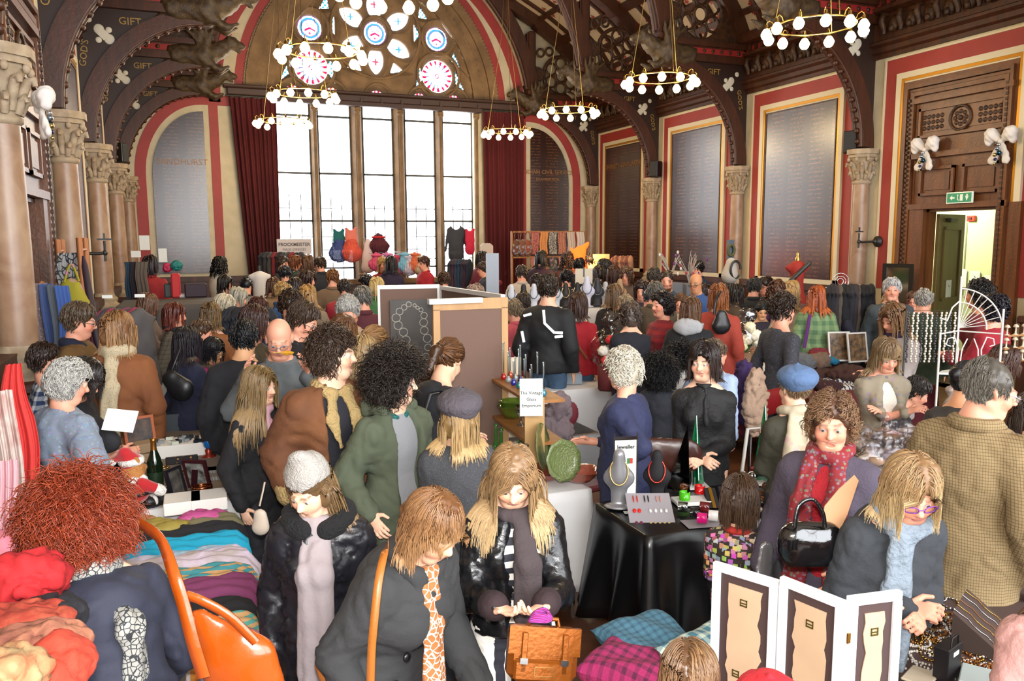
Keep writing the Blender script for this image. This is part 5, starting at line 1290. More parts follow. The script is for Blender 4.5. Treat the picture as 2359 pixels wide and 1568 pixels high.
person('woman in round blue beret with cream floral shawl, back to camera', 1833, 838, 4.4, -152, hair=('crop', '7a6248', .02), hat=dict(t='beret', m=mat('blue_felt_beret', '50688c', .95, bump=.2, bsc=60)), skin='l', top=dict(m=c('3c3a2e', .9), n='jumper', g=.02, hem=.75, hood=None), arms=((-.1, .28, -.14), (-.1, .28, -.14)), head=(4, -10, 0), curl=(1, 1),
 scarf=dict(m=mat('cream_floral_shawl', 'b5a890', .85, pat='floral', col2='b07a70', sc=18, amt=.5), back=1, x=(-.08, 0, .08), len=.2, w=.07, t=.03, r=.085))
person('smiling woman with long fair fringe in patterned cardigan, arms crossed', 2048, 783, 5.45, 26, hair=('long', '5e4830', .26, '8f7857', 1), skin='r', top=dict(m=mat('taupe_floral_cardigan', '8a7f6c', .85, pat='floral', col2='4a3a40', sc=26, amt=.6), n='cardigan', g=.025, open=.05, hem=.6, inner=c('cfc8bc', .8)), arms=('cross', 'cross'), head=(26, 0, 4), bot=dict(m=c('9a8c74')), lip='b0504c')
person('woman with glossy black hair pinned up by a turquoise clip', 2236, 836, 4.6, 168, hair=('bun', '0c0a0c', .1), top=dict(m=c('2a2420'), n='jacket'), skin='t', head=(18, 20, 0))
person('person in dark grey jacket bending over behind the white rack', 2128, 872, 5.6, 100, sex='m', hair=('short', '2a2420', .04), top=dict(m=c('2c2d34', .85), n='jacket', g=.05), lean=38, head=(30, 0, 0), skin='r')
person('woman in crimson padded top at the far right edge', 2378, 905, 4.3, 178, hair=('bob', '3a2a20'), top=dict(m=c('8a1c2c'), n='jumper', g=.04))
person('brown-haired woman stooping between the rack and the right edge', 2330, 800, 5.6, 120, hair=('bob', '3a2014', .18), top=dict(m=c('5a4a38'), n='coat'), lean=15, head=(30, 0, 0))
# ---- right-hand crowd
person('long-haired woman in pale jacket and dark purple scarf reading down', 2050, 700, 6.6, -44, hair=('long', '5a3c24', .3, '8a6a48'), skin='r', top=dict(m=c('968c88'), n='jacket', g=.04, hem=.75), scarf=dict(m=c('2c2440'), x=(-.03, .04), len=.3), head=(26, 0, 0), arms=('hold', 'front'))
person('young man with brown hair in charcoal waistcoat and patterned sleeves', 1806, 674, 7.0, 128, sex='m', hair=('messy', '2a1c14', .06), skin='r', top=dict(m=mat('charcoal_fleck', '33333a', .85, pat='dots', col2='4c4c56', sc=60), n='shirt', hem=.85), glasses='1a1a1a', bot=dict(m=c('26303c')), arms=('down', 'down'), w=.95)
person('man in black motorcycle jacket with white reflective stripes', 1264, 633, 7.9, 160, fix=1, sex='m', hair=('short', '2c221a', .035), top=dict(m=mat('black_nylon', '101114', .75), n='jacket', g=.045, hem=.85), bot=dict(m=DENIM), w=1.02, arms=('down', 'down'), extra=(
 lambda k, J, root, st: [MB().tube([J['nb']-J['d']*a-J['fwd']*(.165)+np.array([x, 0, 0]) for x, a in q], .013, 6).build('reflective_stripe', mat('reflector_glow', 'f4f6f8', .3, emit='ffffff', es=.25), root) for q in (((-.17, .06), (-.1, .04)), ((.02, .0), (.03, .12), (.12, .2), (.2, .2)), ((-.19, .2), (-.17, .3)), ((.13, .24), (.2, .23)))],))  # stripes emit a little, standing in for flash light thrown back
person('woman in bright red cardigan with brown cross-body strap, from behind', 1332, 674, 8.35, 165, fix=1, hair=('bob', '38221a', .22), top=dict(m=c('9a1420'), n='cardigan', g=.03, hem=.85, collar=c('c8c4bc')), bot=dict(m=DENIM), extra=(strap(((-.12, .46, 0, -1), (.02, .28, .0, -1), (.15, .1, .0, -1)), .014, c('7a4420'), 'shoulder_strap'),))
person('smiling dark-haired woman in brick red striped jumper facing left', 1524, 671, 7.9, -58, hair=('wave', '191012', .1), skin='r', top=dict(m=mat('brick_striped_jumper', '8a2228', .9, pat='stripe', col2='74202a', sc=14), n='jumper', g=.03, hem=.7), head=(6, -5, 0), w=1.1, arms=('front', 'low'))
person('woman with short grey-brown hair in dark navy coat, back turned', 1452, 696, 7.6, -165, hair=('wave', '4a3c34', .08), top=dict(m=c('15161f'), n='coat', hem=.5), arms=('front', 'front'))
person('woman with grey-blond hair beside the navy coat', 1440, 680, 8.1, -140, hair=('short', '8a7860', .06), top=dict(m=c('2a2622'), n='coat'))
person('woman with long fair-brown hair in dark coat facing away', 1414, 655, 8.6, 175, hair=('long', '4e3822', .25, '86694a'), top=dict(m=c('1b1717'), n='coat', hem=.5))
person('woman in black jacket with pale grey hood, brown hair', 1592, 684, 7.9, 170, hair=('bob', '4c301e', .18, '6a4a30'), top=dict(m=c('141418'), n='jacket', g=.045, hood=c('9a9a9c')))
person('woman with ginger bob in orange-red coat carrying a black bag', 1656, 655, 8.5, 168, hair=('bob', '6a3818', .15, '96582c'), top=dict(m=c('9a3a2c'), n='coat', g=.04, hem=.5), w=1.05)
person('girl with black hair in plum jumper looking down, in front of the dark suit', 1757, 697, 9.3, 10, hair=('pony', '0c0a0c', .1), skin='a', top=dict(m=c('2a2430'), n='jumper'), head=(18, 0, 0))
person('woman with long copper hair in green checked wrap and purple bag strap', 1882, 658, 8.3, -170, hair=('long', '8a3c14', .3, 'c4682c'), top=dict(m=mat('green_check_wrap', '51704f', .9, pat='check', col2='7c9468', sc=9), n='wrap', g=.04, hem=.7, flare=.06), extra=(strap(((-.1, .46, 0, -1), (-.12, .28, .0, -1), (-.15, .06, .0, -1)), .02, c('5a2a6a'), 'bag_strap'),), bot=dict(m=c('101216')))
person('short-haired youth in dark navy suit clapping hands, facing right', 1952, 676, 8.0, 100, sex='m', hair=('short', '6a4a30', .05), skin='r', top=dict(m=c('1a1828'), n='jacket'), arms=('hold', 'hold'))
person('silver-haired man looking at the camera beside the doorway', 2056, 640, 9.2, 5, sex='m', hair=('short', 'a8a8a8', .04), skin='r', top=dict(m=c('3a4248'), n='jacket', g=.04, open=.03, inner=c('5a6a74')), brow='9a9a9a')
person('blond short-haired woman in dark coat in front of the silver-haired man', 2050, 676, 8.3, -165, hair=('bob', 'a88c60', .16, 'd0bc94'), top=dict(m=c('191818'), n='coat'))
person('white-haired man in moss green coat seen from behind', 2130, 662, 8.0, 172, sex='m', hair=('ring', '9a968e', .03), skin='r', top=dict(m=c('2c3a26'), n='coat', g=.05, hem=.6), w=1.1)
person('woman with red glasses peering beside the green coat', 2106, 672, 9.0, -8, hair=('bob', '4a2a1c'), glasses='7a2020', skin='r', top=dict(m=c('2a2424'), n='coat'))
person('dark-haired woman in cardinal red jumper near the doorway', 2288, 676, 7.0, -120, hair=('wave', '17121a', .09), top=dict(m=c('8a1424'), n='jumper'), arms=('hold', 'hold'), skin='r')
person('dark-haired woman in maroon scarf behind the fan-topped rack', 2255, 644, 7.6, -100, hair=('wave', '14100f', .1), top=dict(m=c('6a2028'), n='jumper'), skin='t')
# ---- the far crowd: px, py, depth, facing, sex, hair, hair colour, top colour, label, skin
FAR = [
 (508, 590, 14.5, 120, 'f', 'wave', '0c0a0c', 'c9c0ae', 'woman with black hair in cream top reaching right below the left curtain', 'd', dict(arms=('reach', 'hold'))),
 (522, 634, 12.5, 80, 'f', 'bob', '17100e', '2a2630', 'dark-haired woman in profile beside the white top', 'r', {}),
 (552, 663, 9.6, 60, 'f', 'bob', '9a9484', 'a89c8c', 'woman with pale ash-blond hair in beige, left of the auburn woman', 'r', {}),
 (527, 681, 8.4, 75, 'f', 'bob', 'b5ab94', '4a4450', 'white-haired woman bending her head near the rail of clothes', 'r', dict(head=(30, 0, 0))),
 (568, 640, 12.0, 170, 'm', 'crop', '14141a', '15151c', 'man in black cap and black jacket seen from behind', 'r', {}),
 (600, 684, 8.9, 84, 'f', 'wave', '3e1c12', '3a2c34', 'woman with short red-brown hair in profile behind the auburn woman', 'r', {}),
 (630, 640, 11.0, 160, 'f', 'bob', '4a3020', '8a6c4c', 'woman in camel jacket with brown hair left of the blond child', 'r', {}),
 (654, 650, 10.2, 70, 'f', 'short', '9a7a4c', '2a4a78', 'short blond woman in blue jacket facing right', 'r', {}),
 (680, 640, 11.5, 175, 'f', 'bob', '2a2020', '1c2c44', 'dark-haired person in blue behind the short blond woman', 'p', {}),
 (705, 657, 9.5, -170, 'f', 'long', '9a7440', '7a6c5c', 'woman with golden blond hair facing away in grey', 'r', {}),
 (712, 625, 12.0, 60, 'f', 'bob', '2c1712', '5c5048', 'woman with dark brown hair and striped scarf looking right', 'r', {}),
 (654, 590, 16.0, 60, 'm', 'short', '3a2c22', '1a1a1e', 'man in black facing the maxi dress rail, leftmost of the group', 'r', {}),
 (684, 588, 16.3, 90, 'f', 'bob', '6a3a1c', '2a3a34', 'auburn woman in green jacket at the maxi dress rail', 'r', {}),
 (708, 588, 16.5, 180, 'f', 'long', '5a3a22', '4a3428', 'woman with long light brown hair by the maxi dress rail', 'r', {}),
 (735, 592, 15.5, -150, 'm', 'short', '3a2a20', '1c1e26', 'tall man in black jacket under the second window light', 'r', dict(w=1.1)),
 (655, 613, 14.0, -170, 'm', 'short', '14141a', '22242a', 'man with black hair in grey jacket turning away', 'r', {}),
 (766, 621, 12.2, 178, 'm', 'short', '6a4424', '6a5440', 'sandy-haired man in tan jacket seen from behind', 'r', dict(w=1.12)),
 (795, 642, 10.6, -178, 'm', 'ring', '3a322c', '8c1a26', 'balding man in red jacket with red collar seen from behind', 'r', dict(w=1.1)),
 (833, 660, 8.7, -172, 'm', 'short', '6a6660', '4c1c26', 'grey-haired man in burgundy jumper with pale collar, back turned', 'r', dict(w=1.15)),
 (841, 634, 12.0, -130, 'f', 'short', '16121a', '2c4a34', 'dark-haired person holding up a phone', 'r', dict(arms=('up', 'hold'))),
 (868, 640, 11.2, 170, 'f', 'bob', 'b49c68', '3a6a40', 'blond woman in green top left of the display boards', 'r', {}),
 (881, 592, 15.8, -5, 'f', 'long', 'a5824e', '8a1420', 'long blond woman in red and black facing the camera under the third window light', 'r', dict(arms=('cross', 'cross'))),
 (901, 590, 15.6, 160, 'f', 'long', '141014', '241a34', 'dark-haired woman in purple-black beside the long blond woman', 'r', {}),
 (973, 590, 16.0, -60, 'f', 'short', '4a2c20', '9a1426', 'short-haired woman in crimson dress among the tutus', 'r', {}),
 (1023, 627, 12.8, 175, 'm', 'short', '3c2618', '1c2030', 'brown-haired person whose head shows above the board, under the fourth light', 'r', {}),
 (1110, 604, 15.0, -80, 'm', 'short', '3a2a22', '2a2c3a', 'man in profile just left of the grey banner stand', 'r', {}),
 (1113, 580, 17.0, 120, 'f', 'bob', '1c1612', '6a2030', 'person in front of the tall white mirror board', 'r', {}),
 (1095, 655, 8.9, 170, 'f', 'wave', '8a7468', '8a7080', 'person whose faded brown hair shows above the board edge', 'r', {}),
 (1178, 690, 8.3, -120, 'f', 'short', '7a6a54', 'b04a5a', 'fair-haired woman in pink striped scarf beside the plywood panel', 'r', {}),
 (1205, 676, 9.1, 175, 'm', 'short', '30241e', '17171a', 'dark-haired person left of the motorcycle jacket', 'r', {}),
 (1200, 612, 13.6, -178, 'm', 'short', '3c3028', 'b3a79c', 'man in pale T-shirt sitting behind the necklace busts, back turned', 'r', dict(w=1.15)),
 (1247, 578, 15.5, 165, 'f', 'bob', '14100e', '2c1428', 'dark-haired woman in plum top at the textile stall', 'r', {}),
 (1236, 632, 12.0, 170, 'f', 'short', '2a1c1a', '3a1a22', 'dark-haired woman behind the motorcycle jacket, left', 'r', {}),
 (1308, 581, 15.8, 170, 'f', 'wave', '241612', '4a2a24', 'brown-haired woman browsing left of the glowing lamp stall', 'r', {}),
 (1336, 596, 14.6, 170, 'm', 'short', '100e10', '15151a', 'black-haired man in black in front of the orange glow', 'r', {}),
 (1360, 584, 15.5, -160, 'm', 'short', '17120f', '3c3a2a', 'dark-haired man in olive right of the orange glow', 'r', {}),
 (1305, 622, 12.5, 175, 'f', 'short', '100c10', '1c1c22', 'black-haired person behind the white display card', 'r', {}),
 (1396, 597, 14.0, 60, 'f', 'bob', '151010', '5c5238', 'dark-haired woman in khaki hood by the costume rail', 'r', {}),
 (1415, 612, 13.2, 170, 'f', 'long', '3a1c14', '3c2420', 'woman with chestnut hair beside the khaki hood', 'r', {}),
 (1442, 615, 12.6, -30, 'f', 'long', '4a3222', '5c4a40', 'long-haired woman seen full face left of the cap', 'r', {}),
 (1478, 648, 10.4, -20, 'f', 'bob', '241414', '2c2438', 'smiling woman with dark red-brown hair facing the camera', 'r', {}),
 (1497, 664, 9.5, 170, 'm', 'crop', '2c3444', '6a727c', 'man in dark blue cap behind the brick red jumper', 'r', {}),
 (1512, 650, 9.2, 175, 'm', 'short', '5a5650', '4a4030', 'grey-haired man in olive wax jacket', 'r', dict(w=1.15)),
 (1508, 618, 12.0, 150, 'm', 'short', '3a3430', '8a7450', 'grey-haired man in sand coat, back turned', 'r', {}),
 (1537, 624, 10.6, -8, 'm', 'crop', '3a2a20', '2c4258', 'stubble-bearded man in blue hooded top facing the camera', 'r', dict(beard='5a4030', w=1.1)),
 (1602, 629, 10.6, -25, 'm', 'bald', '6a4a30', '2a4a80', 'bald tanned man with sunglasses in blue shirt', 't', dict(glasses='1a1a1a')),
 (1568, 677, 9.0, -6, 'f', 'pony', '5a3a24', 'a89a84', 'girl in beige hooded top facing the camera', 'r', {}),
 (1618, 655, 9.6, -60, 'f', 'bob', '2a1612', '17171c', 'dark auburn woman in black leather looking left', 'r', {}),
 (1604, 600, 14.0, -60, 'm', 'short', '14120f', '1a2a3c', 'dark-haired man between the twig trees', 'r', {}),
 (1698, 655, 9.8, 120, 'f', 'bob', '1c1612', '4a3a2a', 'dark-haired woman stooping behind the orange-red coat', 'r', {}),
 (1738, 640, 9.2, 176, 'm', 'short', '2c2a28', '17181c', 'tall man in black jacket, back turned, with short dark hair', 'r', dict(w=1.2)),
 (1762, 638, 10.0, -40, 'm', 'short', '2a1c14', '1c1c20', 'man in glasses looking down right of the tall black jacket', 'r', dict(glasses='1a1a1a')),
 (1788, 645, 10.2, -170, 'f', 'wave', '4a2c1c', '5c3c70', 'woman in purple striped jumper with brown hair', 'r', {}),
 (1822, 646, 10.0, -160, 'f', 'bob', 'a08050', '6a4c44', 'blond woman turning left beside the purple jumper', 'r', {}),
 (1826, 664, 8.8, 160, 'f', 'long', '9a7c54', 'b5a99c', 'woman with fair hair in cream cardigan behind the waistcoat', 'r', {}),
 (1572, 786, 6.9, 178, 'm', 'afro', '0e0c0e', 'b3b0ac', 'black-haired man seated in pale top behind the table', 'a', {}),
 (1521, 816, 6.4, 172, 'f', 'curly', '0d0b0c', '1e2028', 'child with black curls in black padded coat with fur hood', 'd', dict(hz=1.15)),
 (1650, 700, 8.9, 170, 'f', 'bob', '2a1814', '1a181c', 'woman in black leather jacket beside the orange-red coat', 'r', {}),
 (1380, 612, 13.4, -160, 'f', 'bob', '2a1c16', '3a3430', 'small dark head beside the costume rail', 'r', {}),
 (346, 590, 13.0, 170, 'f', 'bob', '1c1014', '8a1c20', 'woman in red hooded parka with fur trim at the left stall', 'r', dict(w=1.1)),
 (345, 676, 8.9, 80, 'f', 'long', '5a3c28', '5a4a44', 'long-haired woman behind the checked scarves on the left', 'r', {}),
 (535, 752, 6.9, 175, 'f', 'bob', '9a7440', '3a2c24', 'small blond head behind the black coat', 'r', {}),
]
for i, (px, py, D, fa, sx, ht, hc_, tc, lab, sk, ex) in enumerate(FAR):
 k = dict(hair=(ht, hc_) if ht not in ('long', 'bob') else (ht, hc_, .26 if ht == 'long' else .2), skin=sk, sex=sx, top=dict(m=c(tc), n=['coat', 'jacket', 'jumper'][i % 3], g=.035, hem=[.55, .8, .85][i % 3]), head=(14, (i*37) % 30-15, 0), arms=('front', 'down') if i % 2 else ('down', 'hold'), bot=dict(m=[BLACK, DENIM, CHAR][i % 3]), w=1.05)
 k['top']['collar'] = k['top']['m']; k['top']['ct'] = .03; k['top']['cr'] = .07; k.update(ex); person(lab, px, py, D, fa, **k)
# ================================================================ CHANDELIERS, SPEAKERS, BRACKETS, BOWS, SIGNS
BRASS = mat('aged_brass', 'a8874a', .3, metal=1)
SHADE = mat('lit_glass_shade', 'fff0c8', .4, emit='ffdf9a', es=7)
def make_chandelier():
 e = empty('chandelier'); R_ = .46; n = 36
 MB().tube([(R_*math.cos(2*PI*i/n), R_*math.sin(2*PI*i/n), 0) for i in range(n+1)], .011, 6, caps=False).build('ring', BRASS, e)
 for k in range(3):
  a = k*2*PI/3+.4; MB().tube([(R_*math.cos(a), R_*math.sin(a), 0), (.1*math.cos(a), .1*math.sin(a), 2.2), (0, 0, 4.3)], .006, 5).build('hanging_rod', BRASS, e)
 for k in range(12):
  a = 2*PI*k/12; d = np.array([math.cos(a), math.sin(a), 0]); t = []
  for r_, z in ((R_, 0), (R_+.02, .05), (R_+.06, .075), (R_+.09, .05), (R_+.09, .02)): t.append(d*r_+[0, 0, z])
  arm = MB().tube(t, .006, 6).build('arm', BRASS, e)
  c_ = d*(R_+.09); MB().lathe([(.018, .03), (.022, -.005), (.028, -.02)], 12, c_).build('lamp_holder', BRASS, arm)
  MB().lathe([(.024, -.015), (.04, -.035), (.062, -.075), (.064, -.09), (.05, -.125), (.03, -.145), (.0, -.15)], 14, c_).build('lamp_shade', SHADE, arm)
 return e
ch0 = make_chandelier(); first = True
CHP = [(6.95, 7.75), (6.92, 11.05), (6.9, 14.3), (6.9, 17.55), (1.72, 11.05), (1.9, 14.25), (1.9, 17.6), (1.95, 7.95)]
CHL = ['right-hand brass ring chandelier nearest the camera', 'right-hand brass ring chandelier, second from the camera', 'right-hand brass ring chandelier, third from the camera', 'small far right ring chandelier in front of the right curtain',
  'left-hand ring chandelier in front of the rose tracery', 'left-hand ring chandelier at the height of the window beam', 'small far left ring chandelier against the left curtain', 'left-hand ring chandelier cut off by the top of the frame']
for (x, y), lab in zip(CHP, CHL):
 o = ch0 if first else dup(ch0); first = False
 o.location = (x, y, 4.72); tag(o, lab, 'chandelier', 'ring chandeliers hanging in two rows')
 lamp('chandelier_lamp', 'POINT', (x, y, 4.62), 55, (1, .78, .48), .25)
SPK = mat('speaker_black', '0d0e10', .45)
def speaker(px, py, X, lab, s, d=(.2, .24, .36)):
 p = onp(0, X-s*.22, px, py); e = empty('loudspeaker', p, (PI/2 if s > 0 else -PI/2)+s*.5, lab, 'loudspeaker', 'black wall loudspeakers')
 MB().box((0, 0, 0), d, bev=.012).build('cabinet', SPK, e); mb = MB(); mb.box((0, d[1]/2+.005, 0), (d[0]*.88, .012, d[2]*.9)); mb.build('grille', mat('speaker_grille', '1c1e21', .7), e)
 MB().tube([(0, -d[1]/2, 0), (0, -d[1]/2-.1, 0)], .02, 8).build('wall_bracket', SPK, e)
speaker(1962, 328, XR, 'black loudspeaker above the column beside the right doorway', 1)
speaker(1511, 389, XR, 'black loudspeaker above the second right column from the end wall', 1)
speaker(275, 352, XL, 'black loudspeaker above the third left column', -1)
def gasarm(p, s, lab):
 """old iron swing bracket on the wall, reaching along y"""
 e = empty('wall_bracket', p, 0, lab, 'bracket')
 MB().lathe([(0, 0), (.09, 0), (.09, .03), (.05, .05), (.03, .09)], 16, (0, 0, 0), R=roty(-s*PI/2)).build('wall_plate', IRON, e)
 MB().tube([(-s*.08, 0, 0), (-s*.35, .0, -.01), (-s*.42, 0, 0)], .018, 8).build('arm', IRON, e); MB().ell((-s*.08, 0, 0), (.045, .045, .045), 10).build('knuckle', IRON, e)
 mb = MB(); mb.tube([(-s*.42, 0, -.1), (-s*.42, 0, .14)], .014, 8); mb.ell((-s*.42, 0, 0), (.03, .03, .035), 8); mb.box((-s*.42, 0, .16), (.16, .02, .02)); mb.box((-s*.42, 0, .2), (.02, .02, .06)); mb.build('tap', IRON, e)
gasarm(onp(0, XR-.01, 2024, 556), 1, 'black iron gas bracket on the red band beside the doorway'); gasarm(onp(0, XL+.02, 150, 583)*1, -1, 'black iron gas bracket on the left wall behind the yellow bag')
TUL = glassy('white_tulle', 'e8e4e0', .6, .55); TULM = mat('tulle_white', 'dcd6d0', .8, alpha=.85)
def bow(p, rz, lab, sc=1, extra=True):
 e = empty('tulle_bow', p, rz, lab, 'bow', 'white tulle bows with baubles', scale=sc)
 for q in (-1, 1):
  V, Q = implicit([cap((0, 0, 0), (q*.14, -.03, .10), .03, .085, .03), cap((q*.14, -.03, .1), (q*.17, -.02, .0), .08, .05, .03)], .014, disp=lambda v: np.sin(v[:, 0]*90+v[:, 2]*60)*.004+noise(v, 20)*.008); link('loop', meshdata('loop', V, Q, True), TULM, e)
  V, Q = implicit([cap((0, 0, 0), (q*.10, -.03, -.25), .03, .06, .02, np.array([0, 1., 0]), 1.8)], .014, disp=lambda v: np.sin(v[:, 0]*120)*.004+noise(v, 20)*.006); link('tail', meshdata('tail', V, Q, True), TULM, e)
 MB().ell((0, -.03, 0), (.035, .03, .035), 10).build('knot', TULM, e)
 for x, z, r, cc in ((0, -.1, .03, '8c9cb0'), (.03, -.16, .035, '2a4a5c'), (-.03, -.18, .028, 'b09860'), (.02, -.05, .025, 'c0c4cc'), (-.02, -.24, .022, '3a3a6a'), (-.03, -.3, .018, 'b0a060')): MB().ell((x, -.08, z), (r, r, r), 10).build('bauble', mat('bauble_'+cc, cc, .12, metal=.9), e)
bow(onp(0, XR-.14, 2133, 345), -PI/2, 'white tulle bow with baubles on the left of the door panelling'); bow(onp(0, XR-.14, 2308, 325), -PI/2, 'white tulle bow with gold and blue baubles near the right edge')
bow((XL+.40, 7.02, 3.25), PI*.6, 'long white tulle bow with baubles on the big left column', .75)
# exit sign over the door
GR = mat('exit_green', '1f7a55', .4, emit='1f7a55', es=.15); WH = mat('sign_white', 'dfe6dc', .5)
p = onp(0, XR-.12, 2211, 455); e = empty('exit_sign', p, -PI/2, 'green and white emergency exit sign above the right doorway', 'sign')
MB().box((0, 0, 0), (.42, .025, .16)).build('frame', WH, e); MB().box((0, -.014, 0), (.39, .006, .13)).build('panel', GR, e)
mb = MB(); mb.prism([(-.15, 0.0), (-.11, .035), (-.11, .012), (-.07, .012), (-.07, -.012), (-.11, -.012), (-.11, -.035)], 1, -.02, -.018); mb.prism([(.1, .02), (.155, .02), (.128, -.05)], 1, -.02, -.018); mb.box((.128, -.019, .03), (.022, .002, .03))
mb.box((.04, -.019, 0), (.045, .002, .09)); mb.ell((-.02, -.019, .035), (.011, .002, .011), 8); mb.box((-.02, -.019, 0), (.012, .002, .05)); mb.box((-.012, -.019, -.03), (.03, .002, .012), roty(.6)); mb.build('pictogram', WH, e)
p = onp(0, XR+.36, 2238, 503)
e = empty('fire_bell', (XR+2.37, onp(0, XR+2.37, 2238, 503)[1], onp(0, XR+2.37, 2238, 503)[2]), 0, 'small red fire alarm box on the pale green lobby wall', 'alarm'); MB().box((0, 0, 0), (.06, .16, .1), bev=.01).build('housing', mat('alarm_red', 'a82a18', .4), e); MB().box((-.035, 0, 0), (.02, .06, .04)).build('button', mat('alarm_dark', '401010', .4), e)
e = empty('cable', (XR+2.38, onp(0, XR+2.38, 2228, 503)[1], 1.2), 0, 'thin cable hanging below the fire alarm box', 'cable'); MB().tube([(0, 0, 1.3), (0, 0, 0)], .008, 5).build('wire', mat('cable_grey', '8a8a70', .6), e)
# white sheets of paper with an arrow, in and beside the doorway
PAPER = mat('white_paper', 'd8dad4', .8); INK = mat('black_ink', '17171a', .7)
def notice(p, rz, w_, h_, lines, lab, arrow=False, tilt=0, cat='notice', m=None, size=None, group=None):
 e = empty('notice', p, rz, lab, cat, group); e.rotation_euler = (tilt, 0, rz); MB().box((0, 0, 0), (w_, .004, h_)).build('sheet', m or PAPER, e)
 n = len(lines)
 for i, t in enumerate(lines):
  if t: textmesh(t, size or w_*.16, INK, e, loc=(0, -.004, h_*(.12-i*.17) if n > 1 else 0))
 if arrow: MB().prism([(-.03, .04+h_*.15), (.03, -.0+h_*.15), (.005, .0+h_*.15), (.02, -.04+h_*.15), (-.005, .01+h_*.15)], 1, -.004, -.003).build('arrow', INK, e)
 return e
for px, py, X, w_, h_, ln, lab in ((2098, 655, XR-.066, .19, .3, ['', ''], 'white paper notice with black arrow on the left door jamb'), (0, 0, 0, .2, .3, ['', ''], 'white paper notice with arrow on the open olive door')):
 notice(onp(0, X, px, py) if px else (XR+.16+.48*math.cos(.33)+.03*math.sin(.33), 8.97+.48*math.sin(.33)-.03*math.cos(.33), 1.42), -PI/2 if px else .33, w_, h_, ln, lab, arrow=True)
for px, py, lab in ((2215, 640, 'small notice far inside the lobby, leftmost'), (2245, 645, 'white notice with black arrow on the lobby wall'), (2278, 655, 'lit white notice on the lobby wall, right of the arrow notice'), (2305, 665, 'low white notice at the right end of the lobby wall')):
 notice(onp(0, XR+2.37, px, py), -PI/2, .2, .32, [], lab, arrow='arrow on' in lab)
# framed mirror leaning by the door
p = onp(0, XR-.3, 2068, 655); e = empty('mirror', (p[0], p[1], p[2]), -PI/2+.25, 'dark framed mirror standing beside the doorway notice', 'mirror'); mb = MB()
for a, b in (((-.24, -.03, -.32), (.24, .0, -.26)), ((-.24, -.03, .26), (.24, .0, .32)), ((-.24, -.03, -.26), (-.18, 0, .26)), ((.18, -.03, -.26), (.24, 0, .26))): mb.b2(a, b)
mb.build('frame', mat('mirror_frame_black', '141210', .4), e); MB().tube([(0, .03, .2), (0, .12, -p[2])], .015, 6).build('easel_leg', IRON, e); MB().b2((-.18, -.01, -.26), (.18, -.005, .26)).build('mirror_glass', mat('mirror_silver', 'b0aca4', .08, metal=1), e)
# ================================================================ TABLES AND STALLS
CLOTH = mat('white_tablecloth', 'c9c7c6', .8, bump=.08); BCLOTH = mat('black_satin', '08080a', .3); BRN = mat('brown_cloth', '43302a', .85)
STEEL = mat('chrome', 'b8b8b8', .15, metal=1)
def table(x0, x1, y0, y1, z, cloth, drop, lab, amp=.02, rough=1, leg='metal', wave=9, scallop=0, rz=0):
 cx, cy = (x0+x1)/2, (y0+y1)/2; e = empty('table', (cx, cy, 0), rz, lab, 'table'); hx, hy = (x1-x0)/2, (y1-y0)/2
 MB().box((0, 0, z-.025), (2*hx-.02, 2*hy-.02, .03), bev=.005).build('tabletop', mat('table_wood', '7a5a3a', .6), e)
 for sx in (-1, 1):
  for sy in (-1, 1): MB().tube([(sx*(hx-.1), sy*(hy-.1), z-.04), (sx*(hx-.08), sy*(hy-.08), 0)], .017, 8).build('leg', STEEL, e)
 if cloth:
  per = []; n = lambda L: max(int(L/.03), 4)
  for (a, b) in (((-hx, -hy), (hx, -hy)), ((hx, -hy), (hx, hy)), ((hx, hy), (-hx, hy)), ((-hx, hy), (-hx, -hy))):
   L = math.dist(a, b)
   for i in range(n(L)): t = i/n(L); per.append((a[0]+(b[0]-a[0])*t, a[1]+(b[1]-a[1])*t))
  P = np.array(per); N = len(P); rows = 9; V = [(p[0]*.985, p[1]*.985, z+.004) for p in P]
  s_ = np.cumsum(np.r_[0, np.linalg.norm(np.diff(P, axis=0), axis=1)])
  for j in range(rows+1):
   t = j/rows
   for i in range(N):
    nx = (P[i, 0]/hx if abs(abs(P[i, 0])-hx) < 1e-6 else 0); ny = (P[i, 1]/hy if abs(abs(P[i, 1])-hy) < 1e-6 else 0); l = math.hypot(nx, ny) or 1
    o = .006+amp*t*(1+math.sin(s_[i]*wave*3+2*math.sin(s_[i]*3+x0)))*(.6+.4*math.sin(s_[i]*7))+(.03*t if nx and ny else 0)+.02*t
    V.append((P[i, 0]+nx/l*o, P[i, 1]+ny/l*o, z-(drop+scallop*math.sin(s_[i]*5))*t if j else z))
  F = [tuple(range(N))]
  F += [(j*N+i, (j+1)*N+i, (j+1)*N+(i+1) % N, j*N+(i+1) % N) for j in range(rows+1) for i in range(N)]
  o = link('tablecloth', meshdata('tablecloth', V, F, True), cloth); o.location = (cx, cy, .002); o.rotation_euler = (0, 0, rz)
  md = o.modifiers.new('t', 'SOLIDIFY'); md.thickness = .002
  tag(o, lab.replace('table', 'tablecloth').replace(' with', ' on the table with', 1) if False else 'cloth draped over the '+lab, 'tablecloth')
 return e
def bx(name, c_, d, m, lab=None, cat=None, rz=0, bev=.004, parent=None, rx=0, group=None):
 mb = MB(); mb.box((0, 0, 0), d, bev=bev); o = mb.build(name, m, parent, c_); o.rotation_euler = (rx, 0, rz)
 if lab: tag(o, lab, cat, group)
 return o
def lathe_t(name, prof, m, p, lab, cat, n=20, group=None, parts=()):
 o = MB().lathe(prof, n).build(name, m, None, p); tag(o, lab, cat, group); return o
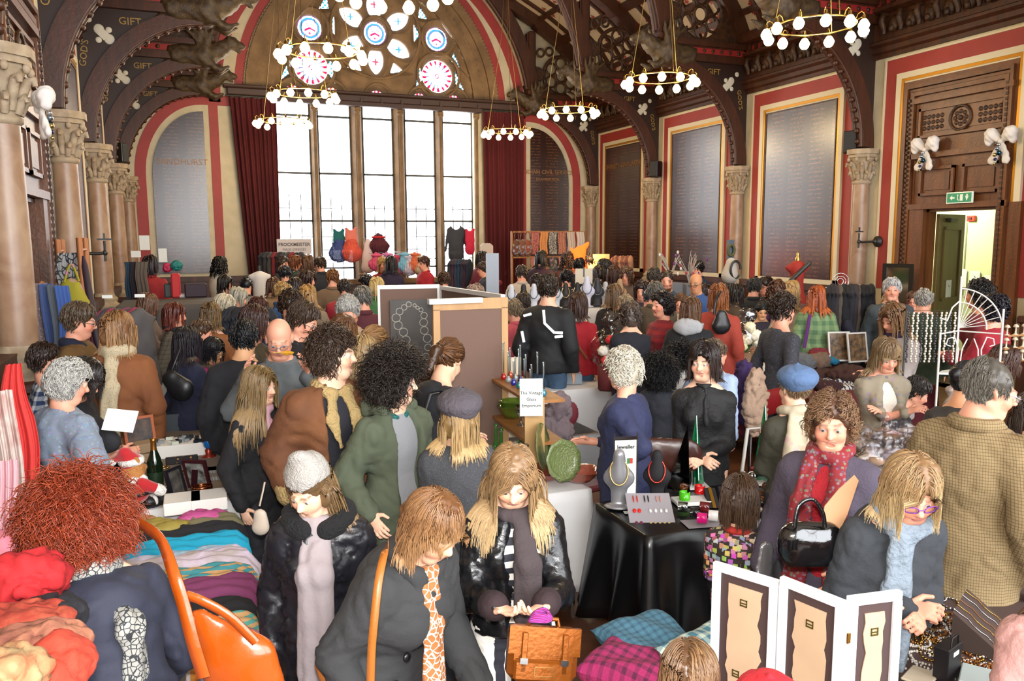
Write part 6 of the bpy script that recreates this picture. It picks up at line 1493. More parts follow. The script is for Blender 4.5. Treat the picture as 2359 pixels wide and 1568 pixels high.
# ---- left: white table of frames and gifts
T1 = .77
table(-.33, .19, 4.72, 6.8, .76, CLOTH, .45, 'long white table of picture frames and gifts on the left', amp=.03)
def onT(px, py, z=T1): return onz(px, py, z)
TAUPE = mat('taupe_cloth', '857768', .8, pat='stripe', col2='77695a', sc=30)
o = bx('table_runner', (-.15, 5.75, T1+.002), (.6, 2.0, .004), TAUPE, 'taupe runner lying under the frames on the left white table', 'cloth')
for i, (px, py) in enumerate(((420, 1165), (482, 1158))):
 p = onT(px, py, T1+.05); bx('gift_box', (p[0], p[1]+.1, T1+.035), (.19, .2, .07), mat('white_box', 'd6d2cb', .6), 'shallow white box at the near edge of the left table, %s' % ('left' if i == 0 else 'right'), 'box')
def photo_frame(p, rz, tilt, w_, h_, m, lab, pic='8a8a84'):
 e = empty('photo_frame', p, rz, lab, 'picture frame'); e.rotation_euler = (-tilt, 0, rz); mb = MB(); t = .018
 mb.b2((-w_/2, -.01, 0), (w_/2, .008, t)); mb.b2((-w_/2, -.01, h_-t), (w_/2, .008, h_)); mb.b2((-w_/2, -.01, t), (-w_/2+t, .008, h_-t)); mb.b2((w_/2-t, -.01, t), (w_/2, .008, h_-t)); mb.build('frame', m, e)
 MB().b2((-w_/2+t, -.004, t), (w_/2-t, .006, h_-t)).build('picture', mat('picture_'+pic, pic, .3, pat='noise', col2='2a2826', sc=18), e)
 MB().add([(-.02, .008, h_*.7), (.02, .008, h_*.7), (.02, h_*.4, 0), (-.02, h_*.4, 0)], [(0, 1, 2, 3), (3, 2, 1, 0)]).build('prop', m, e)
BW = mat('black_frame', '17151a', .3); SIL = mat('silver', 'b0aeb2', .18, metal=1)
photo_frame(onT(415, 1150), .9, .25, .13, .19, BW, 'upright black photo frame near the front of the left table', '55504a')
photo_frame(onT(462, 1125), 2.6, .3, .15, .2, mat('dark_red_frame', '33141a', .3), 'dark photo frame leaning beside the copper bracelets')
photo_frame(onT(330, 1060), .4, .2, .2, .3, mat('orange_wood', 'a0522a', .4), 'orange wooden easel frame at the far left of the table', '5a4438')
photo_frame(onT(352, 1035), .6, .35, .22, .32, mat('pale_frame', 'c4c0c4', .4), 'large pale grey frame standing behind the champagne bottle', '9a4a4a')
photo_frame(onT(335, 1012), .7, .3, .2, .28, mat('blue_grey_frame', '5c6278', .4), 'blue-grey frame behind the pale frame', '44485a')
p = onT(372, 985); e = bx('tube', (p[0], p[1], T1+.25), (.055, .03, .36), mat('grey_tube', '8f8a84', .5), 'pale grey roll standing tilted behind the frames', 'roll', rz=.5, rx=.0); e.rotation_euler = (0, .55, .4)
p = onT(420, 1045); bx('display_tray', (p[0], p[1], T1+.05), (.36, .24, .09), mat('white_box', 'd6d2cb', .6), 'white raised tray of cut glass trinkets', 'tray')
rs = np.random.RandomState(5)
for i in range(26):
 q = (p[0]-.16+.32*rs.rand(), p[1]-.10+.2*rs.rand(), T1+.105); cc = ['20242a', '8a8f92', 'c6cabc', '3a4248'][i % 4]
 o = bx('trinket', q, (.03+.02*rs.rand(), .03, .022), mat('trinket_'+cc, cc, .15), 'small %s glass trinket on the raised white tray' % ('dark', 'grey', 'pale', 'slate')[i % 4], 'trinket', rz=rs.rand()*3, group='%s trinkets on the tray' % ('dark', 'grey', 'pale', 'slate')[i % 4])
p = onT(420, 1058); bx('bracelet_box', (p[0], p[1]-.12, T1+.03), (.2, .03, .05), mat('black_box', '141014', .4, pat='dots', col2='a07030', sc=40), 'black box of gold rings below the raised tray', 'box')
p = onT(416, 1000); bx('display_case', (p[0]+.02, 6.7, T1+.07), (.36, .14, .14), mat('slate_case', '2a3338', .4), 'dark slate display case at the far end of the left table', 'case')
# blue glass ornament on red foot
p = onT(481, 1052); e = empty('ornament', p, 0, 'blue glass ball on a red and gold foot', 'ornament'); MB().ell((0, 0, .10), (.035, .035, .045), 14).build('ball', mat('blue_glass', '0a5a9a', .05, coat=1), e); MB().lathe([(.0, 0), (.05, 0), (.05, .01), (.02, .02), (.025, .05), (.015, .06)], 16).build('foot', mat('red_gold', '8a3020', .25, metal=.5), e)
# champagne bottle
BOT = mat('champagne_glass', '0c1a0c', .08, coat=1)
p = onT(360, 1130); e = empty('champagne_bottle', p, 0, 'dark green champagne bottle with gold foil neck', 'bottle'); MB().lathe([(0, 0), (.043, 0), (.045, .02), (.045, .16), (.036, .2), (.018, .25), (.015, .27)], 24).build('bottle_glass', BOT, e); MB().lathe([(.0185, .245), (.0165, .27), (.0155, .3), (.017, .305), (.017, .32), (.0, .325)], 20).build('foil', mat('gold_foil', 'b07838', .3, metal=.9), e); MB().lathe([(.0455, .05), (.0455, .12)], 24).build('bottle_label', mat('bottle_label', '1a2c18', .4), e)
# copper bracelets on a stand
p = onT(466, 1135); e = empty('bracelet_stack', p, 0, 'stack of polished copper bracelets', 'bracelets')
for j in range(4): n = 20; MB().tube([(.055*math.cos(2*PI*i/n), .045*math.sin(2*PI*i/n), .008+j*.011) for i in range(n+1)], .0055, 6, caps=False).build('bracelet', mat('copper', 'b06a44', .15, metal=1), e)
for i, (px, py, r) in enumerate(((400, 1105, .035), (385, 1128, .03), (415, 1092, .04), (452, 1085, .045), (378, 1080, .03), (430, 1070, .03))):
 p = onT(px, py); e = empty('jewellery', p, 0, ['silver bangle beside the bottle', 'small silver bangle by the bear', 'silver bowl-shaped bangle behind the black frame', 'gold and silver bangle in the middle of the table', 'little bronze ring by the grey boxes', 'thin gold ring below the tray'][i], 'bangle'); n = 18
 MB().tube([(r*math.cos(2*PI*k/n), r*math.sin(2*PI*k/n), .01) for k in range(n+1)], .006, 6, caps=False).build('band', SIL if i % 2 else mat('pale_gold', 'b5935a', .2, metal=1), e)
for i in range(3):
 p = onT(325, 1085); bx('box', (p[0]+.01*i, p[1], T1+.03+.065*i), (.14-.01*i, .12, .06), mat('kraft_card', '8c7458', .8), 'brown card box in the pile behind the bear, %s' % ('at the bottom', 'in the middle', 'on top')[i], 'box', rz=.2*i)
for i, (px, py) in enumerate(((470, 1090), (492, 1088), (478, 1105))):
 p = onT(px, py); bx('case', (p[0], p[1], T1+.015), (.16, .1, .025), mat('beige_card_box', '8b8074', .6, pat='stripe', col2='5c6064', sc=60, ang=.01), 'flat grey-beige packet on the left table, %s' % ('left of the pair', 'right of the pair', 'nearest the copper bracelets')[i], 'packet')
# teddy in santa suit (generic soft toy)
REDV = mat('red_plush', 'a30f18', .9, sheen=.4); WHP = mat('white_plush', 'd8d2cc', .95, bump=.8, bsc=90); TAN = mat('tan_plush', 'a8703a', .9, bump=.5, bsc=80)
p = onT(312, 1172); e = empty('teddy_bear', (p[0]+.0, p[1], T1-.01), -.9, 'teddy bear in red and white Santa suit and hat', 'soft toy')
def sdf(name, P, m, par, st=.009, dn=.002, sc=60, rel=1): V, Q = implicit(P, st, disp=lambda v: noise(v, sc)*dn, rel=rel); return link(name, meshdata(name, V, Q, True), m, par)
sdf('body', [ell((0, 0, .25), (.062, .058, .055)), ell((0, .055, .235), (.03, .03, .024)), ell((-.052, -.01, .295), (.024, .015, .024)), ell((.052, -.01, .295), (.024, .015, .024)), cap((0, 0, .2), (0, 0, .1), .06)], TAN, e)
MB().ell((0, .085, .243), (.009, .006, .007), 8).build('nose', mat('plush_black', '0e0c0e', .5), e)
for q in (-1, 1): MB().ell((q*.022, .055, .265), (.006, .005, .006), 8).build('eye', mat('plush_black', '0e0c0e', .5), e)
sdf('coat', [ell((0, 0, .12), (.085, .078, .085), k=.03), cap((-.07, 0, .17), (-.1, .07, .12), .032, .03, .02), cap((.07, 0, .17), (.1, .07, .12), .032, .03, .02)], REDV, e)
sdf('coat_trim', [cap((-.06, .02, .19), (.06, .02, .19), .022, k=.02), cap((-.05, -.03, .19), (.05, -.03, .19), .022, k=.02), cap((-.1, .07, .12), (-.108, .085, .108), .033), cap((.1, .07, .12), (.108, .085, .108), .033), cap((0, .075, .17), (0, .08, .06), .013)], WHP, e)
mb = MB(); mb.lathe([(.09, .1), (.094, .11), (.09, .122)], 24); mb.build('belt', mat('plush_black', '0e0c0e', .5), e)
sdf('hat', [cap((0, -.01, .285), (0, -.04, .34), .058, .03, .02), cap((0, -.04, .34), (-.05, -.075, .3), .028, .014, .02)], REDV, e); sdf('hat_trim', [cap((math.cos(a)*.052, math.sin(a)*.05-.005, .287+.01*math.sin(a)), (math.cos(a+.6)*.052, math.sin(a+.6)*.05-.005, .287), .015) for a in np.arange(0, 6.3, .6)], WHP, e); sdf('pompom', [ell((-.055, -.08, .29), (.022, .022, .022))], WHP, e)
for q in (-1, 1): sdf('boot', [cap((q*.05, .05, .04), (q*.06, .12, .035), .035, .033, .02), ell((q*.062, .14, .05), (.032, .03, .045))], mat('plush_black', '0e0c0e', .5), e); sdf('boot_trim', [ell((q*.052, .075, .045), (.04, .018, .042))], WHP, e)
# ---- scarf table, bottom left
table(-.62, .13, 3.2, 4.5, .74, CLOTH, .5, 'scarf table in the lower left', amp=.02); table(-.09, .13, 2.1, 3.19, .74, CLOTH, .5, 'narrow end of the lower left scarf stall', amp=.02)
FOLDC = [('6b6448', 'olive pashmina with loose folds'), ('17161a', 'black wool scarf'), ('128aa8', 'bright turquoise scarf'), ('6a9aa8', 'pale blue paisley scarf'), ('9a9088', 'silver and pink paisley scarf'), ('3a8088', 'teal striped scarf'), ('6a2c50', 'plum woven scarf'), ('101014', 'black fringed scarf'), ('4a8a80', 'sea green red-striped scarf'), ('9a4a5c', 'rose paisley scarf'), ('a8651c', 'orange yellow scarf'), ('8a8c98', 'grey lilac scarf'), ('7a5a8a', 'lilac and white striped scarf'), ('8a3040', 'wine and blue striped scarf'), ('b0aac0', 'pale mauve striped scarf')]
def folded(cx, cy, z, lx, ly, h_, m, lab, over=0, cat='scarf', seed=0, group=None, rz=0, base=0):
 """a folded scarf: stacked soft layers, hanging over the table edge on the +x side"""
 nx, ny = 34, 16; V = []; e0 = lx/2; L = lx+over
 def prof(s):                                             # arc length -> x,z along the fold
  if s < lx-.04: return -e0+s, 0
  a = min((s-(lx-.04))/.06, 1)*PI/2; x = e0-.04+.04*math.sin(a); zz = -.04*(1-math.cos(a))
  if s > lx+.02: zz -= s-(lx+.02)
  return x, zz
 for sgn in (1, 0):
  for j in range(ny+1):
   v = j/ny*2-1
   for i in range(nx+1):
    s = L*i/nx; x, zz = prof(s); nrm = (0, 1) if s < lx-.04 else ((math.sin(min((s-(lx-.04))/.06, 1)*PI/2)), math.cos(min((s-(lx-.04))/.06, 1)*PI/2))
    t = h_*sgn*(1-abs(v)**4*.55)*(1 if s > .03 else .6); y = v*ly/2*(1+.05*math.sin(s*9+seed))
    t += sgn*(.006*math.sin(s*40+seed*3+v*3)+.008*math.sin(v*9+seed+s*6))
    V.append((x+nrm[0]*t, y, zz+nrm[1]*t))
 m_ = nx+1; off = m_*(ny+1); F = [(j*m_+i, j*m_+i+1, (j+1)*m_+i+1, (j+1)*m_+i) for j in range(ny) for i in range(nx)]; F += [tuple(off+q for q in f[::-1]) for f in F]
 bd = [i for i in range(nx)];
 for i in range(nx): F.append((i+1, i, off+i, off+i+1)); b_ = ny*m_; F.append((b_+i, b_+i+1, off+b_+i+1, off+b_+i))
 for j in range(ny): F.append((j*m_, (j+1)*m_, off+(j+1)*m_, off+j*m_)); F.append(((j+1)*m_+nx, j*m_+nx, off+j*m_+nx, off+(j+1)*m_+nx))
 o = link('folded_'+cat, meshdata('folded_'+cat, V, F, True), m, None, (cx, cy, z)); o.rotation_euler = (0, 0, rz); tag(o, lab, cat, group)
 if over:
  rs_ = np.random.RandomState(seed); pp = []
  for i in range(26): y = (i/25-.5)*ly*.95; p0 = np.array((e0+.01, y, -over+.03)); p1 = p0+[.01*rs_.randn(), .01*rs_.randn(), -.04]; pp.append([p0, p1, p1+[.012*rs_.randn(), .012*rs_.randn(), -.035]])
  Vt, Ft = tubes(np.array(pp), np.full((26, 3), .0018), 3); link('fringe', meshdata('fringe', Vt, Ft), m, o)
 return o
rs = np.random.RandomState(11)
for i, (cc, lab) in enumerate(FOLDC):
 y = 4.40-i*.155; pat = ['', '', '', 'marble', 'marble', 'stripe', '', '', 'stripe', 'marble', '', '', 'rib', 'rib', 'rib'][i]
 m = mat('scarf_'+cc, cc, .9, pat=pat or None, col2={'marble': 'b8a8b8', 'stripe': 'b08a5c', 'rib': 'c8c0c8'}.get(pat), sc={'marble': 9, 'stripe': 40, 'rib': 30}.get(pat, 10), bump=.3, bsc=25)
 folded(-.2 if y > 3.25 else .03, y, .745, .68 if y > 3.25 else .22, .17, .03+.05*rs.rand(), m, lab+' folded on the lower left table, hanging over its right edge', over=.18+.14*rs.rand(), seed=i)
def crumple(name, p, r, m, lab, cat, seed=0, amp=.35, rz=0, st=.014):
 V, Q = implicit([ell((0, 0, 0), np.array(r)*.92, k=.03)], st, disp=lambda v: noise(v, 9, seed)*min(r)*amp+np.abs(noise(v, 24, seed+3))*min(r)*amp*.8-np.exp(-(noise(v, 16, seed+9)/.1)**2)*min(r)*.32-np.exp(-(noise(v, 34, seed+5)/.1)**2)*min(r)*.12)
 o = link(name, meshdata(name, V, Q, True), m, None, p); o.rotation_euler = (0, 0, rz); tag(o, lab, cat); return o
for i, (px, py, z, r, cc, lab) in enumerate(((345, 1205, .82, (.2, .10, .05), '8a7a34', 'mustard green scarf crumpled below the bear'), (300, 1200, .8, (.14, .09, .05), '9a6a48', 'tan and pink scarf crumpled beside the mustard scarf'), (470, 1178, .8, (.16, .07, .04), 'b04a80', 'magenta pink scarf rolled at the far edge of the scarf table'))):
 crumple('scarf', onz(px, py, z)-np.array((0, 0, .03)), r, mat('silk_'+cc, cc, .7, bump=.3, bsc=20), lab, 'scarf', i)
# pile at bottom-left and scarves hanging at the left edge
for i, (px, py, D, r, cc, lab) in enumerate(((75, 1335, 2.2, (.11, .1, .08), '9a1016', 'crumpled bright red scarf under the curly hair'), (20, 1370, 2.25, (.12, .1, .06), 'a8a298', 'cream scarf under the red one at the left edge'), (30, 1435, 2.0, (.16, .1, .05), '8a2418', 'brick red sheer scarf at the left edge'), (110, 1420, 2.1, (.09, .1, .06), '14141a', 'black ruffled scarf beside the brick red one'),
  (45, 1500, 1.85, (.16, .12, .06), '7a4438', 'patterned russet shawl at the bottom left'), (110, 1545, 1.75, (.1, .1, .06), 'a83420', 'orange-red folded scarf at the bottom left'), (-5, 1555, 1.6, (.10, .1, .07), '9c8a62', 'cream floral cloth at the bottom left corner'), (30, 1285, 2.4, (.06, .08, .1), 'b86a78', 'dusty pink scarf hanging behind the red pile'))):
 crumple('scarf', at(px, py, D), r, mat('pile_'+cc, cc, .85, pat='marble' if i in (2, 4, 6) else None, col2={2: 'a84a34', 4: 'a06a50', 6: 'a05030'}.get(i), sc=14, bump=.3, bsc=25), lab, 'scarf', i+20, st=.011)
table(-1.25, -.66, 1.2, 3.4, .66, mat('pink_cloth', '9c8288', .85), .45, 'low cloth-covered scarf table at the far left', amp=.02)
RAILM = mat('rail_white', 'b8b4ac', .4)
e = empty('display_stand', (XL+.52, 3.5, 0), 0, 'tall stand of hanging scarves at the left edge', 'stand'); MB().tube([(0, -.5, 0), (0, -.5, 1.62), (0, .42, 1.62), (0, .42, 0)], .015, 8).build('rail', RAILM, e); MB().b2((-.2, -.53, 0), (.2, -.47, .03)).build('foot', RAILM, e); MB().b2((-.2, .39, 0), (.2, .45, .03)).build('foot', RAILM, e)
def hangcloth(p, wd, L, dep, m, lab, seed=0, fr=1, rz=0, cat='scarf', taper=1.0, knot=0):
 """cloth hanging in vertical folds from point p (top centre)"""
 nx, nz = 40, 22; V = []
 for sgn in (0, 1):
  for j in range(nz+1):
   t = j/nz
   for i in range(nx+1):
    u = i/nx*2-1; ww = wd/2*(taper+(1-taper)*t)*(1 if not knot else (.45+.55*min(t*2.2, 1)))
    V.append((dep*(math.sin(u*9+seed)+.5*math.sin(u*21+seed*2))*(.4+.6*t)+sgn*.006+.01*math.sin(t*5+seed), u*ww+.01*math.sin(t*7+seed), -L*t))
 m_ = nx+1; off = m_*(nz+1); F = [(j*m_+i, j*m_+i+1, (j+1)*m_+i+1, (j+1)*m_+i) for j in range(nz) for i in range(nx)]; F += [tuple(off+q for q in f[::-1]) for f in F]
 for j in range(nz): F.append((j*m_, (j+1)*m_, off+(j+1)*m_, off+j*m_)); F.append(((j+1)*m_+nx, j*m_+nx, off+j*m_+nx, off+(j+1)*m_+nx))
 o = link('hanging_'+cat, meshdata('hanging_'+cat, V, F, True), m, None, p); o.rotation_euler = (0, 0, rz); tag(o, lab, cat)
 if fr:
  rs_ = np.random.RandomState(seed+1); pp = []; W_ = wd/2
  for i in range(40): p0 = np.array((dep*math.sin((i/39*2-1)*9+seed), (i/39*2-1)*W_, -L+.01)); p1 = p0+[.012*rs_.randn(), .012*rs_.randn(), -.06]; pp.append([p0, p1, p1+[.015*rs_.randn(), .015*rs_.randn(), -.06]])
  Vt, Ft = tubes(np.array(pp), np.full((40, 3), .002), 3); link('fringe', meshdata('fringe', Vt, Ft), m, o)
 return o
P0 = lambda px, py, D: at(px, py, D)
hangcloth(P0(30, 838, 4.0), .15, .62, .03, mat('coral_scarf', 'c23430', .85, bump=.2, bsc=20), 'coral red fringed scarf hanging at the left edge', 3, rz=-PI/2+.3, knot=1)
hangcloth(P0(0, 900, 3.9), .12, .95, .03, mat('cream_pink_scarf', 'c4b4ac', .85, pat='marble', col2='a88078', sc=8), 'cream and dusky rose scarf hanging at the left edge, behind the coral one', 5, rz=-PI/2+.3)
hangcloth(P0(8, 1060, 3.4), .09, .75, .03, mat('pale_pink_scarf', 'c89aa0', .85, bump=.2), 'pale pink scarf hanging below the cream one at the left edge', 8, rz=-PI/2+.3, fr=0)
# ---- display boards in the middle of the hall
FELT = mat('brown_felt_board', '6a5348', .95, bump=.2, bsc=150); PLY = mat('pale_timber', 'b08a5c', .6, pat='wood', col2='9a744a', sc=8); WT = mat('white_edge', 'd2d0cc', .5)
def board(a, b, z0, z1, m, fr, lab, wid=.05, th=.035):
 a, b = np.array(a, float), np.array(b, float); L = math.dist(a, b); ang = math.atan2(b[1]-a[1], b[0]-a[0]); e = empty('display_board', ((a[0]+b[0])/2, (a[1]+b[1])/2, 0), ang, lab, 'display board', 'felt display boards')
 MB().b2((-L/2+.01, -th*.3, z0), (L/2-.01, th*.3, z1-.02)).build('panel', m, e); mb = MB(); w_ = wid
 mb.b2((-L/2, -th/2, z1-w_*1.1), (L/2, th/2, z1)); mb.b2((-L/2, -th/2, z0), (-L/2+w_*.7, th/2, z1-w_)); mb.b2((L/2-w_*.7, -th/2, z0), (L/2, th/2, z1-w_)); mb.b2((-L/2, -th/2, z0), (L/2, th/2, z0+w_)); mb.build('frame', fr, e)
 return e
pA, pB = at(869, 657, 6.85), at(1012, 653, 6.95)
bA = board(pA[:2], pB[:2], 0, pA[2], FELT, WT, 'left brown felt display board carrying the ring necklace poster', wid=.03)
pC, pD = at(996, 690, 5.55), at(1168, 686, 5.75)
bB = board(pC[:2], pD[:2], 0, pC[2], FELT, PLY, 'large plain felt board with pale timber frame, nearest the camera', wid=.07)
bC = board(pB[:2]+[.02, 0], pD[:2]+[0, .08], 0, (pB[2]+pD[2])/2, FELT, WT, 'side felt board joining the two front boards', wid=.03)
MB().b2((-.31, -.04, pC[2]-.03), (.08, .02, pC[2]+.005)).build('paper_strip', mat('white_paper', 'd8dad4', .8), bB)
mx = (pB[:2]*.62+pD[:2]*.38); e = empty('picture_frame', (mx[0]+.06, mx[1], pD[2]-.1), math.atan2(pD[1]-pB[1], pD[0]-pB[0]), 'red frame clipped over the top of the side board', 'frame')
mb = MB(); mb.b2((-.35, -.02, 0), (.35, .0, .06)); mb.b2((-.35, -.02, -.3), (-.3, 0, 0)); mb.b2((.3, -.02, -.3), (.35, 0, 0)); mb.build('frame', mat('red_frame', 'a01c20', .5), e); MB().b2((-.3, -.012, -.3), (.3, -.006, 0)).build('picture', mat('dark_picture', '30141a', .5), e)
# ring necklace poster
n_ = N_(np.append((pB-pA)[:2], 0)); pc = (pA+pB)/2; psz = (.36, .52)
e = empty('poster', (pc[0]+.01, pc[1]-.03, at(930, 700, 6.8)[2]-.27), math.atan2(n_[1], n_[0]), 'grey poster of a necklace of linked silver rings', 'poster')
MB().b2((-psz[0]/2, -.012, -.30), (psz[0]/2, 0, .30)).build('sheet', mat('poster_grey', '55504c', .6, pat='noise', col2='3c3835', sc=2.5), e)
mb = MB()
ch = [(-.02, .26, .022), (-.06, .235, .024), (-.10, .20, .03), (-.13, .145, .036), (-.115, .08, .036), (-.07, .02, .036), (-.05, -.05, .036), (-.04, -.12, .036), (-.04, -.19, .036), (.03, .25, .014), (.055, .23, .014), (.085, .21, .018), (.11, .16, .028), (.105, .10, .034), (.11, .03, .034), (.135, -.04, .036), (.14, -.12, .03), (.12, -.2, .03)]
for x, z, r in ch: n = 16; mb.tube([(x+r*math.cos(2*PI*i/n), -.014, z+r*math.sin(2*PI*i/n)) for i in range(n+1)], .0035, 5, caps=False)
mb.build('printed_rings', mat('printed_silver', 'b8b2a8', .4), e)['kind'] = 'stuff'
e = empty('necklace', at(1020, 850, 5.9)-np.array((.35, 0, 0)), 0, 'dark metal necklace hanging on the poster board', 'necklace')
for i in range(7): MB().ell((.03*math.sin(i), 0, -.03*i), (.012, .012, .014), 6).build('link', mat('dark_metal', '241a1a', .3, metal=1), e)
# ---- glass stall: shelf unit and table
SHW = mat('shelf_wood', 'a5703c', .5, pat='wood', col2='8a5a2c', sc=8); SHP = mat('shelf_cream', 'c4b29a', .7)
table(1.62, 2.16, 4.15, 5.35, .75, CLOTH, .62, 'glassware table with white cloth', amp=.025)
A_, B_ = at(1132, 860, 5.85), at(1222, 930, 5.0)
u = N_(np.append((B_-A_)[:2], 0)); ang = math.atan2(u[1], u[0]); Ls = math.dist(A_[:2], B_[:2]); nrm = np.array((-u[1], u[0], 0)); mid = (A_+B_)/2
e = empty('shelf_unit', (mid[0], mid[1], .77), ang, 'wooden shelf unit with two shelves of glassware', 'shelves'); dz = mid[2]-.77
for z in (dz, dz-.27): MB().b2((-Ls/2-.03, -.02, z-.02), (Ls/2+.03, .22, z)).build('shelf', SHW, e)
MB().b2((-Ls/2-.05, -.04, 0), (-Ls/2-.03, .24, dz+.13)).build('side_panel', SHP, e); MB().b2((Ls/2+.02, -.05, 0), (Ls/2+.04, .08, dz+.02)).build('side_panel', mat('shelf_pine', 'b5905e', .6, pat='wood', col2='a07c4c', sc=6), e)
def onshelf(t, d, z): p = np.array((mid[0], mid[1], .77+z))+u*(t*Ls/2)+nrm*d; return p
def gm(cc, f=.35): return glassy('glass_'+cc, cc, .06, f)
TG = mat
def colglass(name, cc, tr=.55): return mat(name+cc, cc, .06, trans=tr, spec=.8, coat=.5)
for i, cc in enumerate(['c01818', 'c04818', 'b81414', 'a0a8ac', 'a0a8ac', '1a2c9a', '1a2c9a', '1a6a9a', '0e7a7a', '0e7a7a', '168a8a', 'a0a8ac', 'a0a8ac', '3a8aa0']):
 p = onshelf(-.95+1.75*i/13, .05+.07*(i % 2), dz)
 e = empty('bud_vase', p, 0, 'slim glass bud vase with %s ball base on the top shelf' % {'c0': 'red', 'b8': 'red', 'a0': 'clear', '1a': 'blue', '0e': 'teal', '16': 'turquoise', '3a': 'pale blue'}[cc[:2]] + (', taller' if i % 2 else ''), 'vase', 'bud vases on the top shelf')
 r = .021; MB().lathe([(0, 0), (r*.6, 0), (r, r*.6), (r, r*1.2), (r*.5, r*1.9), (.008, r*2.3)], 12).build('ball', colglass('vase_', cc, .3), e)
 MB().lathe([(.007, r*2.2), (.0075, .16+.05*(i % 3)), (.011, .17+.05*(i % 3))], 10).build('neck', glassy('clear_tube', 'd4dcde', .03, .3), e)
GG = colglass('green_glass_', '5f8a3c'); GG2 = colglass('olive_glass_', '7a9a3a'); PK = colglass('pink_glass_', 'b5604c', .4)
def bowl(p, r, h, m, lab, fl=.1, cat='bowl', wob=6, sc=1):
 n = 30; V = []; prof = [(.3*r, 0), (.55*r, .1*h), (.8*r, .5*h), (r, h), (r*1.04, h*1.02), (r*.97, h*.98), (.75*r, .5*h), (.5*r, .14*h), (0, .1*h)]
 for a, z in prof:
  for j in range(n): th = 2*PI*j/n; f = 1+fl*math.sin(th*wob)*(z/h); V.append((a*f*math.cos(th), a*f*math.sin(th), z))
 F = [(i*n+j, i*n+(j+1) % n, (i+1)*n+(j+1) % n, (i+1)*n+j) for i in range(len(prof)-1) for j in range(n)]+[tuple(range(n-1, -1, -1))]
 o = link('glass_'+cat, meshdata(cat, V, F, True), m, None, p); return tag(o, lab, cat)
p = onshelf(-.55, .1, dz-.27); bowl(p, .11, .09, GG2, 'large fluted green glass bowl on the lower shelf', .05, wob=9); bowl(p+np.array((0, 0, .035)), .10, .09, GG2, 'fluted green bowl nested in the larger one on the lower shelf', .05, wob=9)
for t in (.0, .35, .7):
 p = onshelf(t, .08, dz-.27); e = empty('sundae_glass', p, 0, 'clear ribbed sundae glass on the lower shelf, %s' % ('left' if t == 0 else 'middle' if t < .5 else 'right'), 'glass'); MB().lathe([(.03, 0), (.028, .006), (.008, .02), (.008, .05), (.03, .08), (.042, .14), (.04, .14), (.0, .07)], 14).build('bowl', glassy('clear_goblet', 'c4ccc8', .04, .3), e)
# glassware on the table
def vase(px, py, prof, m, lab, cat='vase', z=.757, D=None):
 p = onz(px, py, z); return lathe_t('glass_'+cat.replace(' ', '_'), prof, m, p, lab, cat, 16)
cob = colglass('cobalt_', '101a8a', .3)
vase(1133, 1010, [(0, 0), (.03, 0), (.022, .03), (.02, .1), (.03, .24), (.026, .24), (.0, .02)], cob, 'tall cobalt blue flared vase on the glass table'); vase(1118, 1012, [(0, 0), (.03, 0), (.024, .05), (.03, .22), (.026, .22), (0, .02)], colglass('ruby_', '6a1018', .3), 'dark ruby flared vase beside the cobalt vase')
for i, (px, py, h_) in enumerate(((1143, 1040, .2), (1155, 1048, .19), (1140, 1062, .11), (1162, 1062, .1), (1178, 1066, .12), (1198, 1050, .13), (1206, 1062, .1), (1150, 1075, .09))):
 vase(px, py, [(0, 0), (.026, 0), (.028, .03), (.012, h_*.45), (.01, h_*.9), (.017, h_), (.012, h_), (0, .02)], colglass('bottle_green_', ['4a8a3a', '4a8a3a', '3a7a30', '6a9a8a', '7a9a5a', '3a9a30', '8a9aa0', '5a8a7a'][i], .5), ['tall green glass candlestick, left of a pair', 'tall green glass candlestick, right of a pair', 'squat green glass jug at the table edge', 'grey-green glass jar by the shelf post', 'olive glass jar by the shelf post', 'bright green glass frog ornament', 'smoky grey glass bottle behind the frog', 'small sea green bottle at the near left'][i], 'glass')
for i, (px, py) in enumerate(((1232, 1062), (1246, 1058))): vase(px, py, [(0, 0), (.028, 0), (.03, .03), (.018, .06), (.026, .1), (.014, .13), (.02, .15), (.012, .15), (0, .02)], colglass('blue_bottle_', '3a6a9a', .5), 'blue moulded glass bottle, %s of a pair' % ('left', 'right')[i], 'bottle')
def plate(px, py, D, r, m, lab, tilt, rz=0):
 e = empty('glass_plate', at(px, py, D), rz, lab, 'plate'); e.rotation_euler = (tilt, 0, rz); n = 40; mb = MB(); V = []
 for a, y in ((0, 0), (r*.6, 0), (r*.75, .012), (r, .028), (r, .034), (r*.74, .018), (r*.6, .008), (0, .008)):
  for j in range(n): th = 2*PI*j/n; f = 1+.03*math.sin(th*9)*(a/r); V.append((a*f*math.cos(th), -y, a*f*math.sin(th)))
 mb.add(V, [(i*n+j, i*n+(j+1) % n, (i+1)*n+(j+1) % n, (i+1)*n+j) for i in range(7) for j in range(n)], True); mb.build('plate', m, e); return e
GRP = mat('green_pressed_glass', '7c8a50', .12, trans=.35, bump=.6, bsc=90, coat=.6, spec=.8)
plate(1241, 1030, 4.95, .15, GRP, 'tall green pressed glass plate seen at an angle, standing upright', -.15, .9); plate(1292, 1060, 4.75, .125, GRP, 'round green pressed glass plate standing on the table', -.2, .2)
p = onz(1262, 1105, .757)
for i in range(3): bowl(p+np.array((0, 0, .022*i)), .085, .05, PK, 'pink glass dish, %s of the stack' % ('bottom', 'middle', 'top')[i], .04)
p = onz(1335, 1108, .757); bowl(p, .125, .075, PK, 'large scalloped pink glass fruit bowl at the table corner', .1, wob=4)
